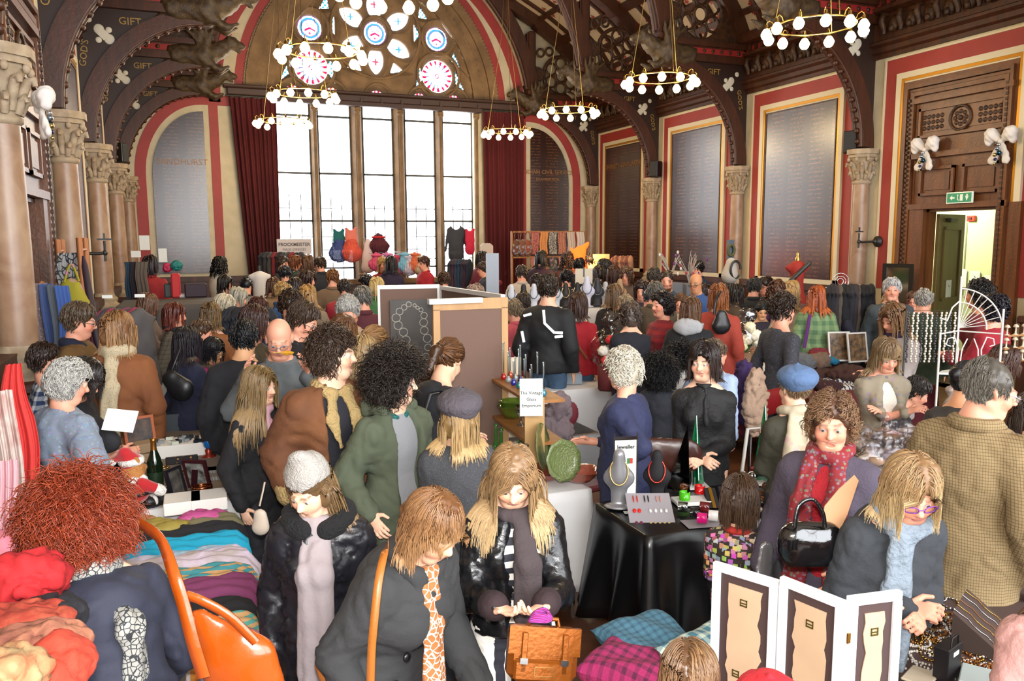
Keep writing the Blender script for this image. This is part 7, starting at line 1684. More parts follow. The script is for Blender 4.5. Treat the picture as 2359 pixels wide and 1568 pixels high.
vase(1212, 1105, [(0, 0), (.035, 0), (.03, .01), (.008, .03), (.008, .2), (.02, .22), (.015, .23), (0, .22)], glassy('clear_candlestick', 'c8d0d2', .04, .3), 'tall clear glass candlestick at the front left of the glass table', 'candlestick')
e = empty('storage_tub', (2.55, 5.7, .0), 0, 'big clear plastic storage tub behind the glass table', 'tub'); TUB = glassy('tub_plastic', 'c8c8c4', .25, .3)
mb = MB()
for a, b in (((-.38, -.24, .3), (.38, -.23, .72)), ((-.38, .23, .3), (.38, .24, .72)), ((-.38, -.24, .3), (-.37, .24, .72)), ((.37, -.24, .3), (.38, .24, .72)), ((-.38, -.24, .3), (.38, .24, .31)), ((-.41, -.27, .7), (.41, -.23, .73)), ((-.41, .23, .7), (.41, .27, .73))): mb.b2(a, b)
mb.build('tub_body', TUB, e); MB().b2((-.3, -.18, .0), (.3, .18, .3)).build('crate_below', mat('crate_grey', '8a8580', .8), e)
# shop sign on the shelf
p = at(1224, 915, 4.92); notice(p, -YAW*.9, .142, .235, ['The Vintage', 'Glass', 'Emporium'], 'white paper sign reading The Vintage Glass Emporium', size=.0285, cat='sign')
# ---- black jeweller's table
table(2.05, 3.15, 3.32, 3.88, .76, BCLOTH, .52, 'jeweller\'s table in black satin', amp=.075, wave=7, scallop=.08)
TB = .772
def bust(px, py, h_, m, lab, nm='necklace_stand', col='b8985c', z=TB, rz=0, Y=None):
 p = onz(px, py, z) if Y is None else np.array((onp(1, Y, px, 690)[0], Y, z)); e = empty(nm, p, rz, lab, 'necklace stand')
 V, Q = implicit([ell((0, .02, h_*.52), (h_*.27, h_*.08, h_*.2), k=.02), cap((0, .02, h_*.55), (0, .01, h_*.93), h_*.14, h_*.10, .04), cap((0, .03, h_*.45), (0, .03, .03), h_*.15, h_*.13, .02, np.array((0, 1., 0)), 2), ell((0, .02, .01), (h_*.25, h_*.18, .012), k=.01)], max(h_*.035, .008)); link('bust', meshdata('bust', V, Q, True), m, e)
 mb = MB(); n = 24; mb.tube([(h_*.15*math.sin(a), -.012-h_*.07*max(0, math.cos(a))+h_*.05*max(0, -math.cos(a)), h_*(.86-.42*(1+math.cos(a))/2)) for a in np.linspace(-2.7, 2.7, n)], .0045 if h_ > .2 else .006, 6); mb.build('necklace', mat('necklace_'+col, col, .25, metal=.7), e); return e
SIV = mat('silver_leatherette', '8a898c', .35, metal=.4); BLV = mat('black_velvet', '141216', .8)
bust(1425, 1172, .33, SIV, 'silver-grey necklace bust with double gold chain', rz=-.5); bust(1512, 1160, .30, BLV, 'black necklace bust with red cords and gold tassels', col='a82c20', rz=-.6)
e = empty('price_card', onz(1450, 1180, TB+.001), -.3, 'tiny white card beside the silver bust', 'card'); MB().box((0, 0, .001), (.06, .04, .001)).build('card', PAPER, e)
# tall sign reading Jeweller
e = empty('sign_stand', onz(1458, 1178, TB)+np.array((.02, .12, 0)), -.25, 'tall narrow sign reading Jeweller in a chrome clip stand', 'sign'); H_ = .38
MB().b2((-.06, 0, .02), (.06, .004, H_)).build('sheet', PAPER, e); mb = MB(); mb.tube([(-.065, 0, 0), (-.065, 0, H_+.03)], .004, 6); mb.tube([(.065, 0, 0), (.065, 0, H_+.03)], .004, 6); mb.b2((-.065, -.004, H_-.01), (.065, .006, H_+.01)); mb.b2((-.08, -.05, 0), (.08, .05, .008)); mb.build('stand', STEEL, e)
textmesh('Jeweller', .031, INK, e, loc=(0, -.003, H_-.05), bold=.0006); mb = MB(); n = 14; mb.tube([(-.032+.012*math.cos(2*PI*i/n), -.003, H_-.13+.022*math.sin(2*PI*i/n)) for i in range(n+1)], .003, 5); mb.build('printed_ring', mat('print_rust', '8a3a20', .6), e)
MB().b2((.008, -.003, H_-.145), (.024, 0, H_-.115)).build('printed_flag', mat('print_green', '2a6a3c', .6), e); MB().b2((.024, -.003, H_-.145), (.04, 0, H_-.115)).build('printed_flag', mat('print_red', 'b02c24', .6), e)
mb = MB()
for i in range(9): mb.b2((-.04, -.002, H_-.19-i*.012), (.035-.01*(i % 3), 0, H_-.186-i*.012))
mb.build('printed_text', mat('print_grey', '9a9a9a', .7), e)
# earring card (grey sheet)
p = onz(1498, 1190, TB); e = empty('earring_board', p+np.array((0, 0, .03)), -.35, 'tilted grey board of earrings in rows', 'earring board'); e.rotation_euler = (.5, 0, -.38)
MB().box((0, 0, 0), (.24, .26, .004)).build('board', mat('grey_card', '8f8a90', .6), e)
def studs(x, y, n, dx, r, cc, lz=.0):
 for i in range(n): MB().ell((x+i*dx, y, .006), r, 8).build('earring', mat('earring_'+cc, cc, .25), e)
studs(-.08, .085, 2, .02, (.004, .028, .004), 'c02818'); studs(-.02, .085, 2, .02, (.004, .028, .004), '241a1c'); studs(.045, .085, 2, .02, (.004, .024, .004), 'b87a68'); studs(-.085, 0, 2, .026, (.011, .016, .005), 'c8201c'); studs(-.0, .0, 4, .028, (.009, .016, .005), 'c8c8c8'); studs(-.085, -.085, 2, .026, (.009, .014, .005), '6a2040'); studs(-.01, -.085, 5, .024, (.007, .007, .005), 'a8905c')
# cones: tall mirrored tree shapes
def cone(px, py, D, h_, w_, m, lab, rz, z=TB):
 p = onz(px, py, z); e = empty('mirror_tree', p, rz, lab, 'ornament'); MB().add([(-w_/2, 0, 0), (w_/2, 0, 0), (0, .0, h_), (-w_/2, .006, 0), (w_/2, .006, 0), (0, .006, h_)], [(0, 1, 2), (5, 4, 3), (0, 3, 4, 1), (1, 4, 5, 2), (2, 5, 3, 0)]).build('face', m, e)
 MB().add([(0, -.08, 0), (0, .09, 0), (0, 0, h_), (.005, -.08, 0), (.005, .09, 0), (.005, 0, h_)], [(0, 1, 2), (5, 4, 3), (0, 3, 4, 1), (1, 4, 5, 2), (2, 5, 3, 0)]).build('fin', m, e); MB().box((0, 0, .004), (w_*1.2, .16, .01)).build('base', WT, e); return e
GC = mat('green_acrylic', '04683c', .06, coat=1, trans=.25, spec=.8)
cone(1600, 1118, 4.4, .43, .12, GC, 'tall emerald green acrylic tree behind the bracelets', -.3); cone(1756, 1108, 4.6, .47, .14, GC, 'second emerald green acrylic tree near the boy', -.2)
e = empty('desk_mirror', onz(1570, 1130, TB), -.9, 'tall narrow triangular mirror beside the left green tree', 'mirror'); MB().add([(-.09, 0, 0), (.05, 0, 0), (.03, 0, .4), (-.09, .006, 0), (.05, .006, 0), (.03, .006, .4)], [(0, 1, 2), (5, 4, 3), (0, 3, 4, 1), (1, 4, 5, 2), (2, 5, 3, 0)]).build('mirror_glass', mat('mirror_dark', '8a8a88', .05, metal=1), e)
def cuff(px, py, r, h_, m, lab, lie=0, rz=0, z=TB+.01):
 p = onz(px, py, z); e = empty('bangle', p+np.array((0, 0, r if lie else 0)), rz, lab, 'bangle');
 if lie: e.rotation_euler = (PI/2, 0, rz)
 o = MB().lathe([(r, 0), (r, h_), (r-.004, h_), (r-.004, 0), (r, 0)], 22, a0=.5, a1=2*PI-.5).build('band', m, e); return e
cuff(1577, 1150, .03, .045, mat('neon_green', '5ad020', .1, trans=.4), 'neon green open bangle standing on the white tray', z=TB+.03); cuff(1612, 1135, .03, .045, mat('clear_red', 'd01818', .1, trans=.3), 'bright red open bangle standing behind the green one', z=TB+.03)
cuff(1606, 1204, .028, .05, mat('hot_pink', 'c81470', .2), 'hot pink bangle lying at the front of the black table', 1, .9); cuff(1632, 1198, .028, .05, mat('white_acrylic', 'd4d0cc', .2), 'white bangle lying next to the pink one', 1, .9); cuff(1590, 1192, .028, .05, mat('black_acrylic', '0e0e10', .1), 'black bangle lying behind the pink one', 1, .9); cuff(1612, 1178, .028, .05, mat('dark_red_acrylic', '5a1414', .1), 'dark red bangle lying at the back of the row', 1, .9); cuff(1562, 1178, .028, .05, glassy('grey_green_acrylic', '8aa098', .1, .3), 'pale grey-green bangle lying on the left', 1, .9)
o = bx('tray', onz(1592, 1158, TB)+np.array((0, 0, .012)), (.2, .12, .022), WT, 'white slab tray under the neon bangles', 'tray', rz=-.25); o = bx('grey_sheet', onz(1618, 1205, TB)+np.array((0, 0, .001)), (.2, .12, .002), mat('grey_card', '8f8a90', .6), 'flat grey card under the lying bangles', 'card', rz=-.2)
for i, (px, py) in enumerate(((1640, 1160), (1672, 1156))):
 e = empty('bracelet_ramp', onz(px, py, TB), -.4, 'sloping black ramp with a gold mesh bracelet, %s' % ('left' if i == 0 else 'right, behind the boy'), 'bracelet'); V = [(-.03, -.07, 0), (.03, -.07, 0), (.03, .07, 0), (-.03, .07, 0), (.03, .07, .07), (-.03, .07, .07)]; MB().add(V, [(0, 3, 2, 1), (0, 1, 4, 5), (2, 3, 5, 4), (0, 5, 3), (1, 2, 4)]).build('ramp', BLV, e); MB().add([(-.009, -.072, .002), (.009, -.072, .002), (.009, .07, .074), (-.009, .07, .074)], [(0, 1, 2, 3)]).build('bracelet', mat('gold', 'b8913c', .2, metal=1), e)
for i, (px, py, r) in enumerate(((1768, 1122, .028), (1796, 1122, .024), (1758, 1142, .026), (1780, 1142, .026), (1575, 1122, .02))):
 e = empty('bead', onz(px, py, TB+.03), 0, ['amber glass ball behind the boy', 'amber glass ball nearest the cardigan', 'brown glass ring ball, front left', 'brown glass ring ball, front right', 'coiled gold wire bracelet under the mirror'][i], 'ornament'); n = 18
 for a in (0, .8): MB().tube([(r*math.cos(2*PI*j/n), r*math.sin(2*PI*j/n)*math.cos(a), r*math.sin(2*PI*j/n)*math.sin(a)) for j in range(n+1)], .007, 8).build('hoop', mat('amber', '6a3410', .06, trans=.3, coat=1), e)
for i, px in enumerate((1713, 1733)): lathe_t('steel_pot', [(0, 0), (.028, 0), (.03, .04), (.022, .055), (.012, .06), (0, .062)], STEEL, onz(px, 1108, TB), 'small chrome pot beside the right green tree, %s' % ('left', 'right')[i], 'pot')
# ---- long white tables further back
table(3.05, 4.0, 7.0, 7.75, .76, CLOTH, .72, 'white-clothed table with a grey cash box', amp=.035); table(4.05, 5.3, 7.15, 7.9, .76, CLOTH, .70, 'white-clothed table with flower bouquets and gifts', amp=.03); table(5.55, 6.25, 7.3, 7.95, .77, CLOTH, .5, 'white-clothed table under the cellophane bouquet', amp=.03)
p = onz(1316, 885, .77); e = empty('cash_box', p+np.array((0, .1, .05)), -.4, 'open grey-blue cash box on the white table', 'box'); GB = mat('grey_blue_box', '8e9ca6', .5); MB().box((0, 0, 0), (.3, .2, .1), bev=.004).build('box', GB, e); MB().box((0, 0, .052), (.28, .18, .006)).build('lid', mat('pale_grey_lid', '9aa4aa', .5), e); MB().box((.02, -.02, .06), (.07, .03, .015)).build('handle', IRON, e)
p = onz(1290, 880, .77); e = empty('display_card', p+np.array((0, .05, .0)), -.5, 'white board propped beside the cash box', 'card'); e.rotation_euler = (0, .15, -.5); MB().box((0, 0, .13), (.2, .01, .26)).build('board', mat('matt_white', 'c4c6c8', .6), e)
e = empty('cake_stand', onz(1237, 868, .77), 0, 'two-tier white plate stand on the white table', 'stand'); PORC = mat('porcelain', 'c8c0b4', .25)
for z, r in ((.06, .11), (.2, .085), (.31, .06)): MB().lathe([(0, z), (r*.7, z), (r, z+.015), (r, z+.02), (r*.68, z+.006), (0, z+.006)], 24).build('plate', PORC, e)
MB().tube([(0, 0, 0), (0, 0, .38)], .005, 8).build('rod', BRASS, e)
lathe_t('cup', [(0, 0), (.025, 0), (.035, .05), (.038, .06), (.033, .06), (0, .01)], PORC, onz(1228, 882, .77), 'small white china cup left of the plate stand', 'cup')
def bouquet(px, py, D, lab, flowers, h_=.42, bs='7a5a3c', rim=True):
 p = at(px, py, D); e = empty('bouquet', (p[0], p[1], .77), 0, lab, 'bouquet'); H = p[2]-.77; rs = np.random.RandomState(int(px))
 MB().lathe([(0, 0), (.09, 0), (.11, .02), (.12, H*.38), (.10, H*.38), (0, .05)], 4 if rim else 16).build('bag', mat('bouquet_bag_'+bs, bs, .7), e)
 mb = MB()
 for i in range(14): a = rs.rand()*6.28; r = .13*rs.rand(); mb.tube([(0, 0, H*.3), (r*.6*math.cos(a), r*.6*math.sin(a), H*.5), (r*math.cos(a)*1.2, r*1.2*math.sin(a), H*.62)], [.006, .012, .002], 5)
 mb.build('leaves', mat('leaf_green', '3c6a2c', .6), e)['kind'] = 'stuff'
 for i, (x, z, r, cc) in enumerate(flowers):
  V, Q = implicit([ell((x*.85, -.09-.03*(i % 2), H*z), (r*1.2, r, r))], r*.22, disp=lambda v: np.sin(v[:, 0]*160)*np.sin(v[:, 2]*140+v[:, 1]*90)*r*.15); link('flower', meshdata('flower', V, Q, True), mat('petal_'+cc, cc, .7), e)
 V, Q = implicit([ell((0, 0, H*.62), (.17, .14, H*.3), k=.03), cap((0, 0, H*.85), (.02, 0, H*1.05), .04, .09, .03)], .02, disp=lambda v: noise(v, 16)*.035+noise(v, 40)*.01); link('cellophane', meshdata('cellophane', V, Q, False), glassy('cellophane', 'f2f2f4', .08, .12), e)
bouquet(1402, 745, 7.75, 'cellophane-wrapped bouquet with red and white flowers on the left', [(-.12, .62, .05, 'c8c0b0'), (-.05, .78, .045, 'b01418'), (.0, .56, .055, '7a9a3a'), (.1, .6, .045, 'a01820'), (.14, .48, .05, 'd2ccb8'), (-.1, .48, .045, 'b83030')], bs='6a2a2a')
bouquet(1716, 732, 8.75, 'tall cellophane bouquet of white flowers in a brown bag', [(-.05, .62, .06, 'd8d0b0'), (.06, .7, .065, 'dcd6c0'), (.0, .85, .055, 'd8d2b4'), (.1, .56, .05, 'd0ccb0'), (-.1, .5, .045, 'c8cc9c')])
# small items on those tables
KR = mat('kraft', '8a6a48', .8)
items = [(1380, 868, (.12, .08, .09), '4a2a5c', 'purple gift box with ribbon beside the bouquet'), (1410, 862, (.22, .03, .12), 'c4c2bc', 'cream envelope-shaped bag below the left bouquet'), (1440, 880, (.15, .1, .03), '8c7a50', 'gold wrapped sweets packet in front of the woman'), (1470, 872, (.14, .1, .03), 'a89468', 'cream and gold packet on the gift table'), (1520, 868, (.12, .1, .04), 'b0a080', 'pale ribboned packet near the milk bottles'), (1740, 822, (.3, .05, .12), 'b0784c', 'slatted wooden basket behind the white bouquet'), (1690, 828, (.12, .1, .05), 'b5a890', 'cream card box by the white bouquet'), (1545, 880, (.16, .1, .04), '9a8a60', 'gold foil bag at the right of the gift table')]
for px, py, d, cc, lab in items: p = onz(px, py, .78); bx('gift_item', (p[0], p[1]+.1, .775+d[2]/2), d, mat('gift_'+cc, cc, .5, pat='stripe' if 'slatted' in lab else None, col2='8a5830', sc=40), lab, 'basket' if 'basket' in lab else 'packet', rz=-.3, bev=.008)
p = onz(1505, 872, .77); lathe_t('striped_mug', [(0, 0), (.045, 0), (.05, .02), (.05, .1), (.045, .1), (0, .01)], mat('red_white_stripe', 'b01c1c', .3, pat='rib', col2='c8c0b8', sc=34), p, 'red and white striped tin on the gift table', 'tin')
for i, px in enumerate((1500, 1514)): lathe_t('milk_bottle', [(0, 0), (.03, 0), (.032, .08), (.016, .11), (.016, .13), (0, .13)], mat('pale_bottle', 'a8b4a8', .3), onz(px, 848, .77), 'pale green-white bottle on the gift table, %s of two' % ('left', 'right')[i], 'bottle')
# ---- scarf and hat table to the right
table(5.3, 6.9, 5.75, 7.1, .76, mat('wine_cloth', '54101a', .85), .6, 'knitwear table with a wine red cloth', amp=.03)
def softs(px, py, z, d, cc, lab, cat='scarf', pat=None, col2=None, rz=-.4, n=1):
 p = onz(px, py, z); crumple(cat.replace(' ', '_'), p, (d[0]/2, d[1]/2, d[2]/2), mat('knit_'+cc, cc, .95, pat=pat, col2=col2, sc=24, bump=.4, bsc=80), lab, cat, int(px), amp=.22, rz=rz, st=.02)
for a in ((1850, 800, .88, (.5, .3, .16), '2c1838', 'dark purple shaggy scarf at the back of the knitwear table'), (1828, 828, .86, (.2, .24, .2), 'b09c78', 'cream folded blanket on the knitwear table', 'blanket'), (1848, 838, .88, (.3, .24, .22), '5a5c60', 'grey folded blanket beside the cream one', 'blanket'), (1885, 832, .88, (.3, .24, .2), '6a5648', 'taupe folded knit in the middle of the table', 'blanket'), (1912, 830, .86, (.24, .2, .12), '1a6a8c', 'teal blue folded scarf below the white frames'), (1888, 868, .82, (.34, .2, .18), '331a16', 'brown ruffled ruched scarf, upper', 'scarf', 'dots', '5a342a'), (1908, 890, .8, (.34, .2, .16), '33191a', 'brown ruffled ruched scarf, lower', 'scarf', 'dots', '5a342a'), (1952, 862, .86, (.5, .26, .2), '3a2018', 'dark brown leather bag lying on the knits', 'handbag'), (1935, 876, .8, (.4, .2, .12), 'c0b8a8', 'cream rolled towels tied with navy ribbon', 'towel', 'rib', '2a2c44'), (1950, 893, .77, (.4, .2, .1), 'bcb4a4', 'lower row of cream rolled towels', 'towel', 'rib', '2a2c44'), (1890, 815, .92, (.26, .2, .14), '7a1c28', 'red tartan wool blanket at the back', 'blanket', 'plaid', '3a2c34')): softs(*a)
for i, (px, py) in enumerate(((1935, 832), (1978, 834))): p = onz(px, py, .84); photo_frame(p, -.3+i*.2, .2, .26, .34, WT, 'white-edged frame seen from the %s on the knitwear table' % ('front, left of two' if i == 0 else 'back, right of two'), '8a6a48')
# ---- right packaging table with cellophane goods
table(3.3, 4.9, 3.05, 3.62, .84, CLOTH, .4, 'table heaped with cellophane packets on the right', amp=.02)
rs = np.random.RandomState(9); CE = glassy('cellophane_bag', 'f8f6f8', .3, .09)
for i in range(34):
 px, py = 1985+rs.rand()*190, 985+rs.rand()*85; p = onz(px, py, .90+.05*rs.rand())
 cc = ['b8b0a4', 'c8c4c0', '9a7c60', 'b5a08c', 'a8a4ac', 'c0a0a0'][i % 6]; r = .05+.03*rs.rand()
 e = empty('wrapped_gift', p, rs.rand()*3, '%s cellophane-wrapped packet in the heap on the right table' % ['stone', 'white', 'tan', 'beige', 'lilac grey', 'pale pink'][i % 6], 'packet', '%s packets in the heap' % ['stone', 'white', 'tan', 'beige', 'lilac grey', 'pale pink'][i % 6])
 V, Q = implicit([ell((0, 0, 0), (r*1.2, r*.8, r*.45))], .016, disp=lambda v: noise(v, 25, i)*.01); link('contents', meshdata('c', V, Q, True), mat('pkt_'+cc, cc, .6), e)
 V, Q = implicit([ell((0, 0, .01), (r*1.5, r*1.05, r*.65)), cap((0, 0, .02), (0, 0, r*1.4), .02, .04, .02)], .02, disp=lambda v: noise(v, 22, i)*.018); link('wrapping', meshdata('w', V, Q), CE, e)
for px, py, d, cc, lab in ((2165, 975, (.18, .1, .12), 'b8b4ae', 'white lidded box with orange base near the trench coat'), (2070, 985, (.22, .16, .03), 'c4bcae', 'cream card sleeve lying in the packet heap'), (2035, 1010, (.2, .14, .05), 'a07850', 'shallow brown card tray in the packet heap')): p = onz(px, py, .93); bx('card_box', (p[0], p[1], .93), d, mat('cb_'+cc, cc, .6), lab, 'box', rz=-.5)
# ---- white wire corner rack
WIRE = mat('white_wire', 'c9c6c0', .4); pr = at(2228, 900, 5.15)
e = empty('wire_rack', (pr[0], pr[1], .77), -.45, 'white wrought wire rack with fan-shaped top', 'rack'); H1 = 1.02; W1 = .19
def wt(pts, r=.005): MB().tube(pts, r, 6).build('wire', WIRE, e)
for x, y, h_ in ((-W1, 0, H1-.15), (0, .17, H1+.2), (W1, 0, H1-.0)): wt([(x, y, -.35), (x, y, h_)], .007)
for z in (0, .33, .60):
 MB().prism([(-W1, 0), (W1, 0), (.12, .1), (0, .17), (-.12, .1)], 2, z, z+.006).build('shelf', WIRE, e); wt([(-W1, 0, z), (0, -.05, z), (W1, 0, z)])
 for q in (-1, 1): wt([(q*.03+.03*math.cos(t)*(1-t/9), 0-.01, z-.03+.03*math.sin(t)*(1-t/9)) for t in np.linspace(0, 7, 16)], .003)
z0 = H1-.16
for q in (-1, 1):
 wt([(q*.02+q*.06, 0, .62), (q*.07, 0, z0-.1), (q*.10, 0, z0-.02), (q*.14, 0, z0-.03), (q*.15, 0, z0-.07), (q*.12, 0, z0-.08)], .004); wt([(q*.06, 0, .62), (q*.05, 0, z0-.1), (q*.02, 0, z0-.03)], .004)
wt([(-W1, 0, z0), (0, .17, z0)]); wt([(0, .17, z0), (W1, 0, z0)]); wt([(-W1, 0, z0+.1), (-.13, .05, z0+.08), (-.08, .1, z0+.16), (0, .17, z0+.2)])
fc = np.array((0.0, .17, z0+.02)); ft = np.array((W1, -.17, 0));
for R_ in (.26, .17): wt([fc+ft*(math.sin(a)*R_/.26)+np.array((0, 0, math.cos(a)*R_)) for a in np.linspace(0, PI/2, 14)], .005)
for a in np.linspace(.15, 1.4, 8): wt([fc, fc+ft*math.sin(a)+np.array((0, 0, .26*math.cos(a)))], .003)
for i, (x, z, cc, lab) in enumerate(((-.09, .34, '8a7a70', 'brown organza bag of sweets on the upper rack shelf'), (.03, .36, 'a8a8b8', 'silver organza bag tied at the top on the rack'), (.12, .34, 'a09070', 'gold cellophane bag behind the price card'))):
 p = Vector((pr[0], pr[1], .77+z))+Vector((rotz(-.45) @ np.array((x, .02, .05))).tolist()); V, Q = implicit([ell((0, 0, 0), (.045, .04, .05)), cap((0, 0, .05), (0, 0, .1), .012, .035, .01)], .01, disp=lambda v: noise(v, 40)*.006); tag(link('gift_bag', meshdata('gift_bag', V, Q, True), mat('organza_'+cc, cc, .4), None, p), lab, 'bag')
def rk(x, y, z): return np.array((pr[0], pr[1], .77+z))+rotz(-.45) @ np.array((x, y, 0))
lathe_t('china_pot', [(0, 0), (.03, 0), (.045, .03), (.042, .055), (.03, .06), (.012, .075), (0, .08)], PORC, rk(.01, -.02, .338), 'small white china pot with lid on the rack', 'pot')
notice(rk(.12, -.04, .39), -.45, .1, .075, ['.....', '...'], 'white folded price card on the upper rack shelf'); notice(rk(-.06, -.04, .05), -.45, .1, .075, ['...'], 'white price card on the lowest rack shelf'); notice(rk(.05, -.03, .2), -.45, .09, .07, [], 'blank white card on the middle of the rack')
e = empty('gift_bag', rk(-.06, 0, .1), 0, 'cream bag with red flowers and ribbon on the lower rack shelf', 'bag'); sdf('bag_body', [cap((0, 0, .0), (0, 0, .08), .04, .03, .02)], mat('cream_red_floral', 'c8bcb0', .8, pat='dots', col2='a02030', sc=45), e)
# bead curtain rail and cupcake stand
e = empty('bead_rail', at(2148, 715, 6.2), -.4, 'rail of hanging white and black bead strands', 'beads'); MB().tube([(-.2, 0, -at(2148, 715, 6.2)[2]), (-.2, 0, 0), (.2, 0, 0), (.2, 0, -at(2148, 715, 6.2)[2])], .008, 6).build('rail', IRON, e)
for i in range(11): x = -.18+.036*i; mb = MB(); [mb.ell((x+.004*math.sin(j*2+i), 0, -.02-.02*j), (.010, .010, .011), 5) for j in range(20)]; mb.build('bead_strand', mat('bead_'+('d0c8bc' if i % 3 else '3a3a40'), 'd0c8bc' if i % 3 else '3a3a40', .3), e)['kind'] = 'stuff'
e = empty('ring_tree', at(2345, 830, 5.6), 0, 'tiered stand of little cream knobs at the right edge', 'stand')
for j in range(3):
 MB().box((0, 0, .09*j), (.36-.05*j, .02, .012)).build('tier', mat('tier_wood', '8a6038', .5), e)
 for i in range(4-0): MB().lathe([(.02, .0), (.006, .01), (.006, .05), (.02, .055), (.012, .07), (0, .075)], 10, (-.13+.085*i, 0, .09*j+.005)).build('knob', mat('knob_cream', 'b5a48c', .4), e)
# ---- foreground right: cushions, tri-fold frames, jewellery table
table(1.0, 1.95, 1.55, 2.42, .62, mat('orange_wood_cloth', '8a6038', .6), 0, 'low wooden table under the tartan cushions')
def cushion(px, py, z, w_, m, lab, rz, tx=0, ty=0):
 V = []; n = 26
 for sgn in (1, -1):
  for i in range(n+1):
   for j in range(n+1):
    u, v = i/n*2-1, j/n*2-1; pin = 1-.10*(1-u*u)**1*abs(v)**6-.0; pin2 = 1-.10*(1-v*v)*abs(u)**6
    t = (max(1-u**4, 0)*max(1-v**4, 0))**.5; V.append((u*w_/2*pin2, v*w_/2*pin, sgn*(.075*t)*w_/.4+.008*math.sin(u*7+v*5)*t))
 m_ = n+1; off = m_*m_; F = [(i*m_+j, (i+1)*m_+j, (i+1)*m_+j+1, i*m_+j+1) for i in range(n) for j in range(n)]; F += [tuple(off+q for q in f[::-1]) for f in F]
 o = link('cushion', meshdata('cushion', V, F, True), m, None, onz(px, py, z)); o.rotation_euler = (tx, ty, rz); return tag(o, lab, 'cushion', 'woven check cushions')
CK = lambda a, b, s_: mat('tartan_'+a, a, .95, pat='tcheck', col2=b, sc=s_, bump=.3, bsc=90)
cushion(1502, 1490, .72, .34, CK('3f6678', '2c4a5c', 34), 'blue-grey gingham wool cushion at the back of the heap', .1, .2, 0); cushion(1470, 1545, .72, .36, CK('8c1c50', '4a1030', 26), 'magenta tartan cushion at the front left of the heap', .7, .1, .15); cushion(1545, 1560, .70, .34, CK('8a98b8', '9cabc4', 40), 'pale blue knitted cushion in the middle of the heap', .5, .05, 0)
cushion(1668, 1535, .75, .36, CK('3c6878', 'a8b4a8', 22), 'teal and cream windowpane check cushion in front of the tri-fold frame', .3, .35, 0)
# tri-fold white frame, seen from the back
TF = [at(1643, 1300, 2.62), at(1798, 1328, 2.46), at(1952, 1382, 2.28), at(2078, 1350, 2.32)]; zb = .66
e = empty('folding_frame', (TF[1][0], TF[1][1], zb), 0, 'three-panel white folding picture frame seen from the back', 'frame'); WF = mat('white_lacquer', 'd6d4d6', .45); BKP = mat('backing_board', 'b89a7c', .8, pat='noise', col2='ac9074', sc=5); BRV = mat('brown_velvet_edge', '3c2a28', .7)
for i in range(3):
 a, b = TF[i], TF[i+1]; L = math.dist(a[:2], b[:2])-.006; hgt = (a[2]+b[2])/2-zb; ang = math.atan2(b[1]-a[1], b[0]-a[0]); Rm = rotz(ang); c_ = np.array(((a[0]+b[0])/2-TF[1][0], (a[1]+b[1])/2-TF[1][1], 0)); fr = .028
 def B2(lo, hi, nm, m, par=None, bev=0): mb = MB(); lo, hi = np.array(lo), np.array(hi); mb.box(c_+Rm @ ((lo+hi)/2), np.abs(hi-lo), Rm, bev); return mb.build(nm, m, par or e)
 fm = B2((-L/2, -.01, hgt-fr), (L/2, .01, hgt), 'frame_rail', WF, None, .002); B2((-L/2, -.01, 0), (L/2, .01, fr), 'frame_rail', WF); B2((-L/2, -.01, fr), (-L/2+fr, .01, hgt-fr), 'frame_stile', WF); B2((L/2-fr, -.01, fr), (L/2, .01, hgt-fr), 'frame_stile', WF)
 B2((-L/2+fr, -.002, fr), (L/2-fr, .004, hgt-fr), 'velvet_border', BRV); n = 16; rs = np.random.RandomState(i); w2 = L/2-fr-.028; mb = MB(); pts = []
 for k in range(n): t = k/(n-1); pts.append((-w2+.006*rs.randn()*.6, .028+fr+(hgt-2*fr-.056)*t))
 pts += [(w2+.006*rs.randn()*.6, z) for _, z in pts[::-1]]
 V = [c_+Rm @ np.array((x, y, z)) for y in (-.006, -.003) for x, z in pts]; N = len(pts); mb.add(V, [tuple(range(N)), tuple(range(2*N-1, N-1, -1))]+[(k, (k+1) % N, N+(k+1) % N, N+k) for k in range(N)]); mb.build('backing', BKP, e)
 for zz in (hgt*.80, hgt*.34):
  x0 = .0 if zz > hgt/2 else -.02; mb = MB()
  for lo, hi in (((-.012, -.009, zz+.008), (.012, -.006, zz+.011)), ((-.012, -.009, zz-.012), (.012, -.006, zz-.008)), ((-.012, -.009, zz-.012), (-.009, -.006, zz+.011)), ((.009, -.009, zz-.012), (.012, -.006, zz+.011)), ((-.012, -.009, zz-.003), (.012, -.006, zz))): lo, hi = np.array(lo)+[x0, 0, 0], np.array(hi)+[x0, 0, 0]; mb.box(c_+Rm @ ((lo+hi)/2), np.abs(hi-lo), Rm)
  mb.build('hanger', mat('hanger_olive', '5c5424', .4, metal=.6), e)
for i in (1, 2):
 for zz in (.12, .45): MB().box(TF[i]*[1, 1, 0]+[-TF[1][0], -TF[1][1]-.012, zz], (.012, .004, .03)).build('hinge', mat('brass', 'b08a3c', .3, metal=1), e)
table(1.95, 3.35, 1.45, 2.62, .72, BRN, .3, 'brown-clothed jewellery table at the lower right', amp=.02)
GLN = [mat('neck_silver', 'b4b4b8', .15, metal=1), mat('neck_gold', 'b08038', .2, metal=1), mat('neck_amber', '7a4414', .15), mat('neck_pearl', 'b8b0a8', .2)]
rs = np.random.RandomState(21)
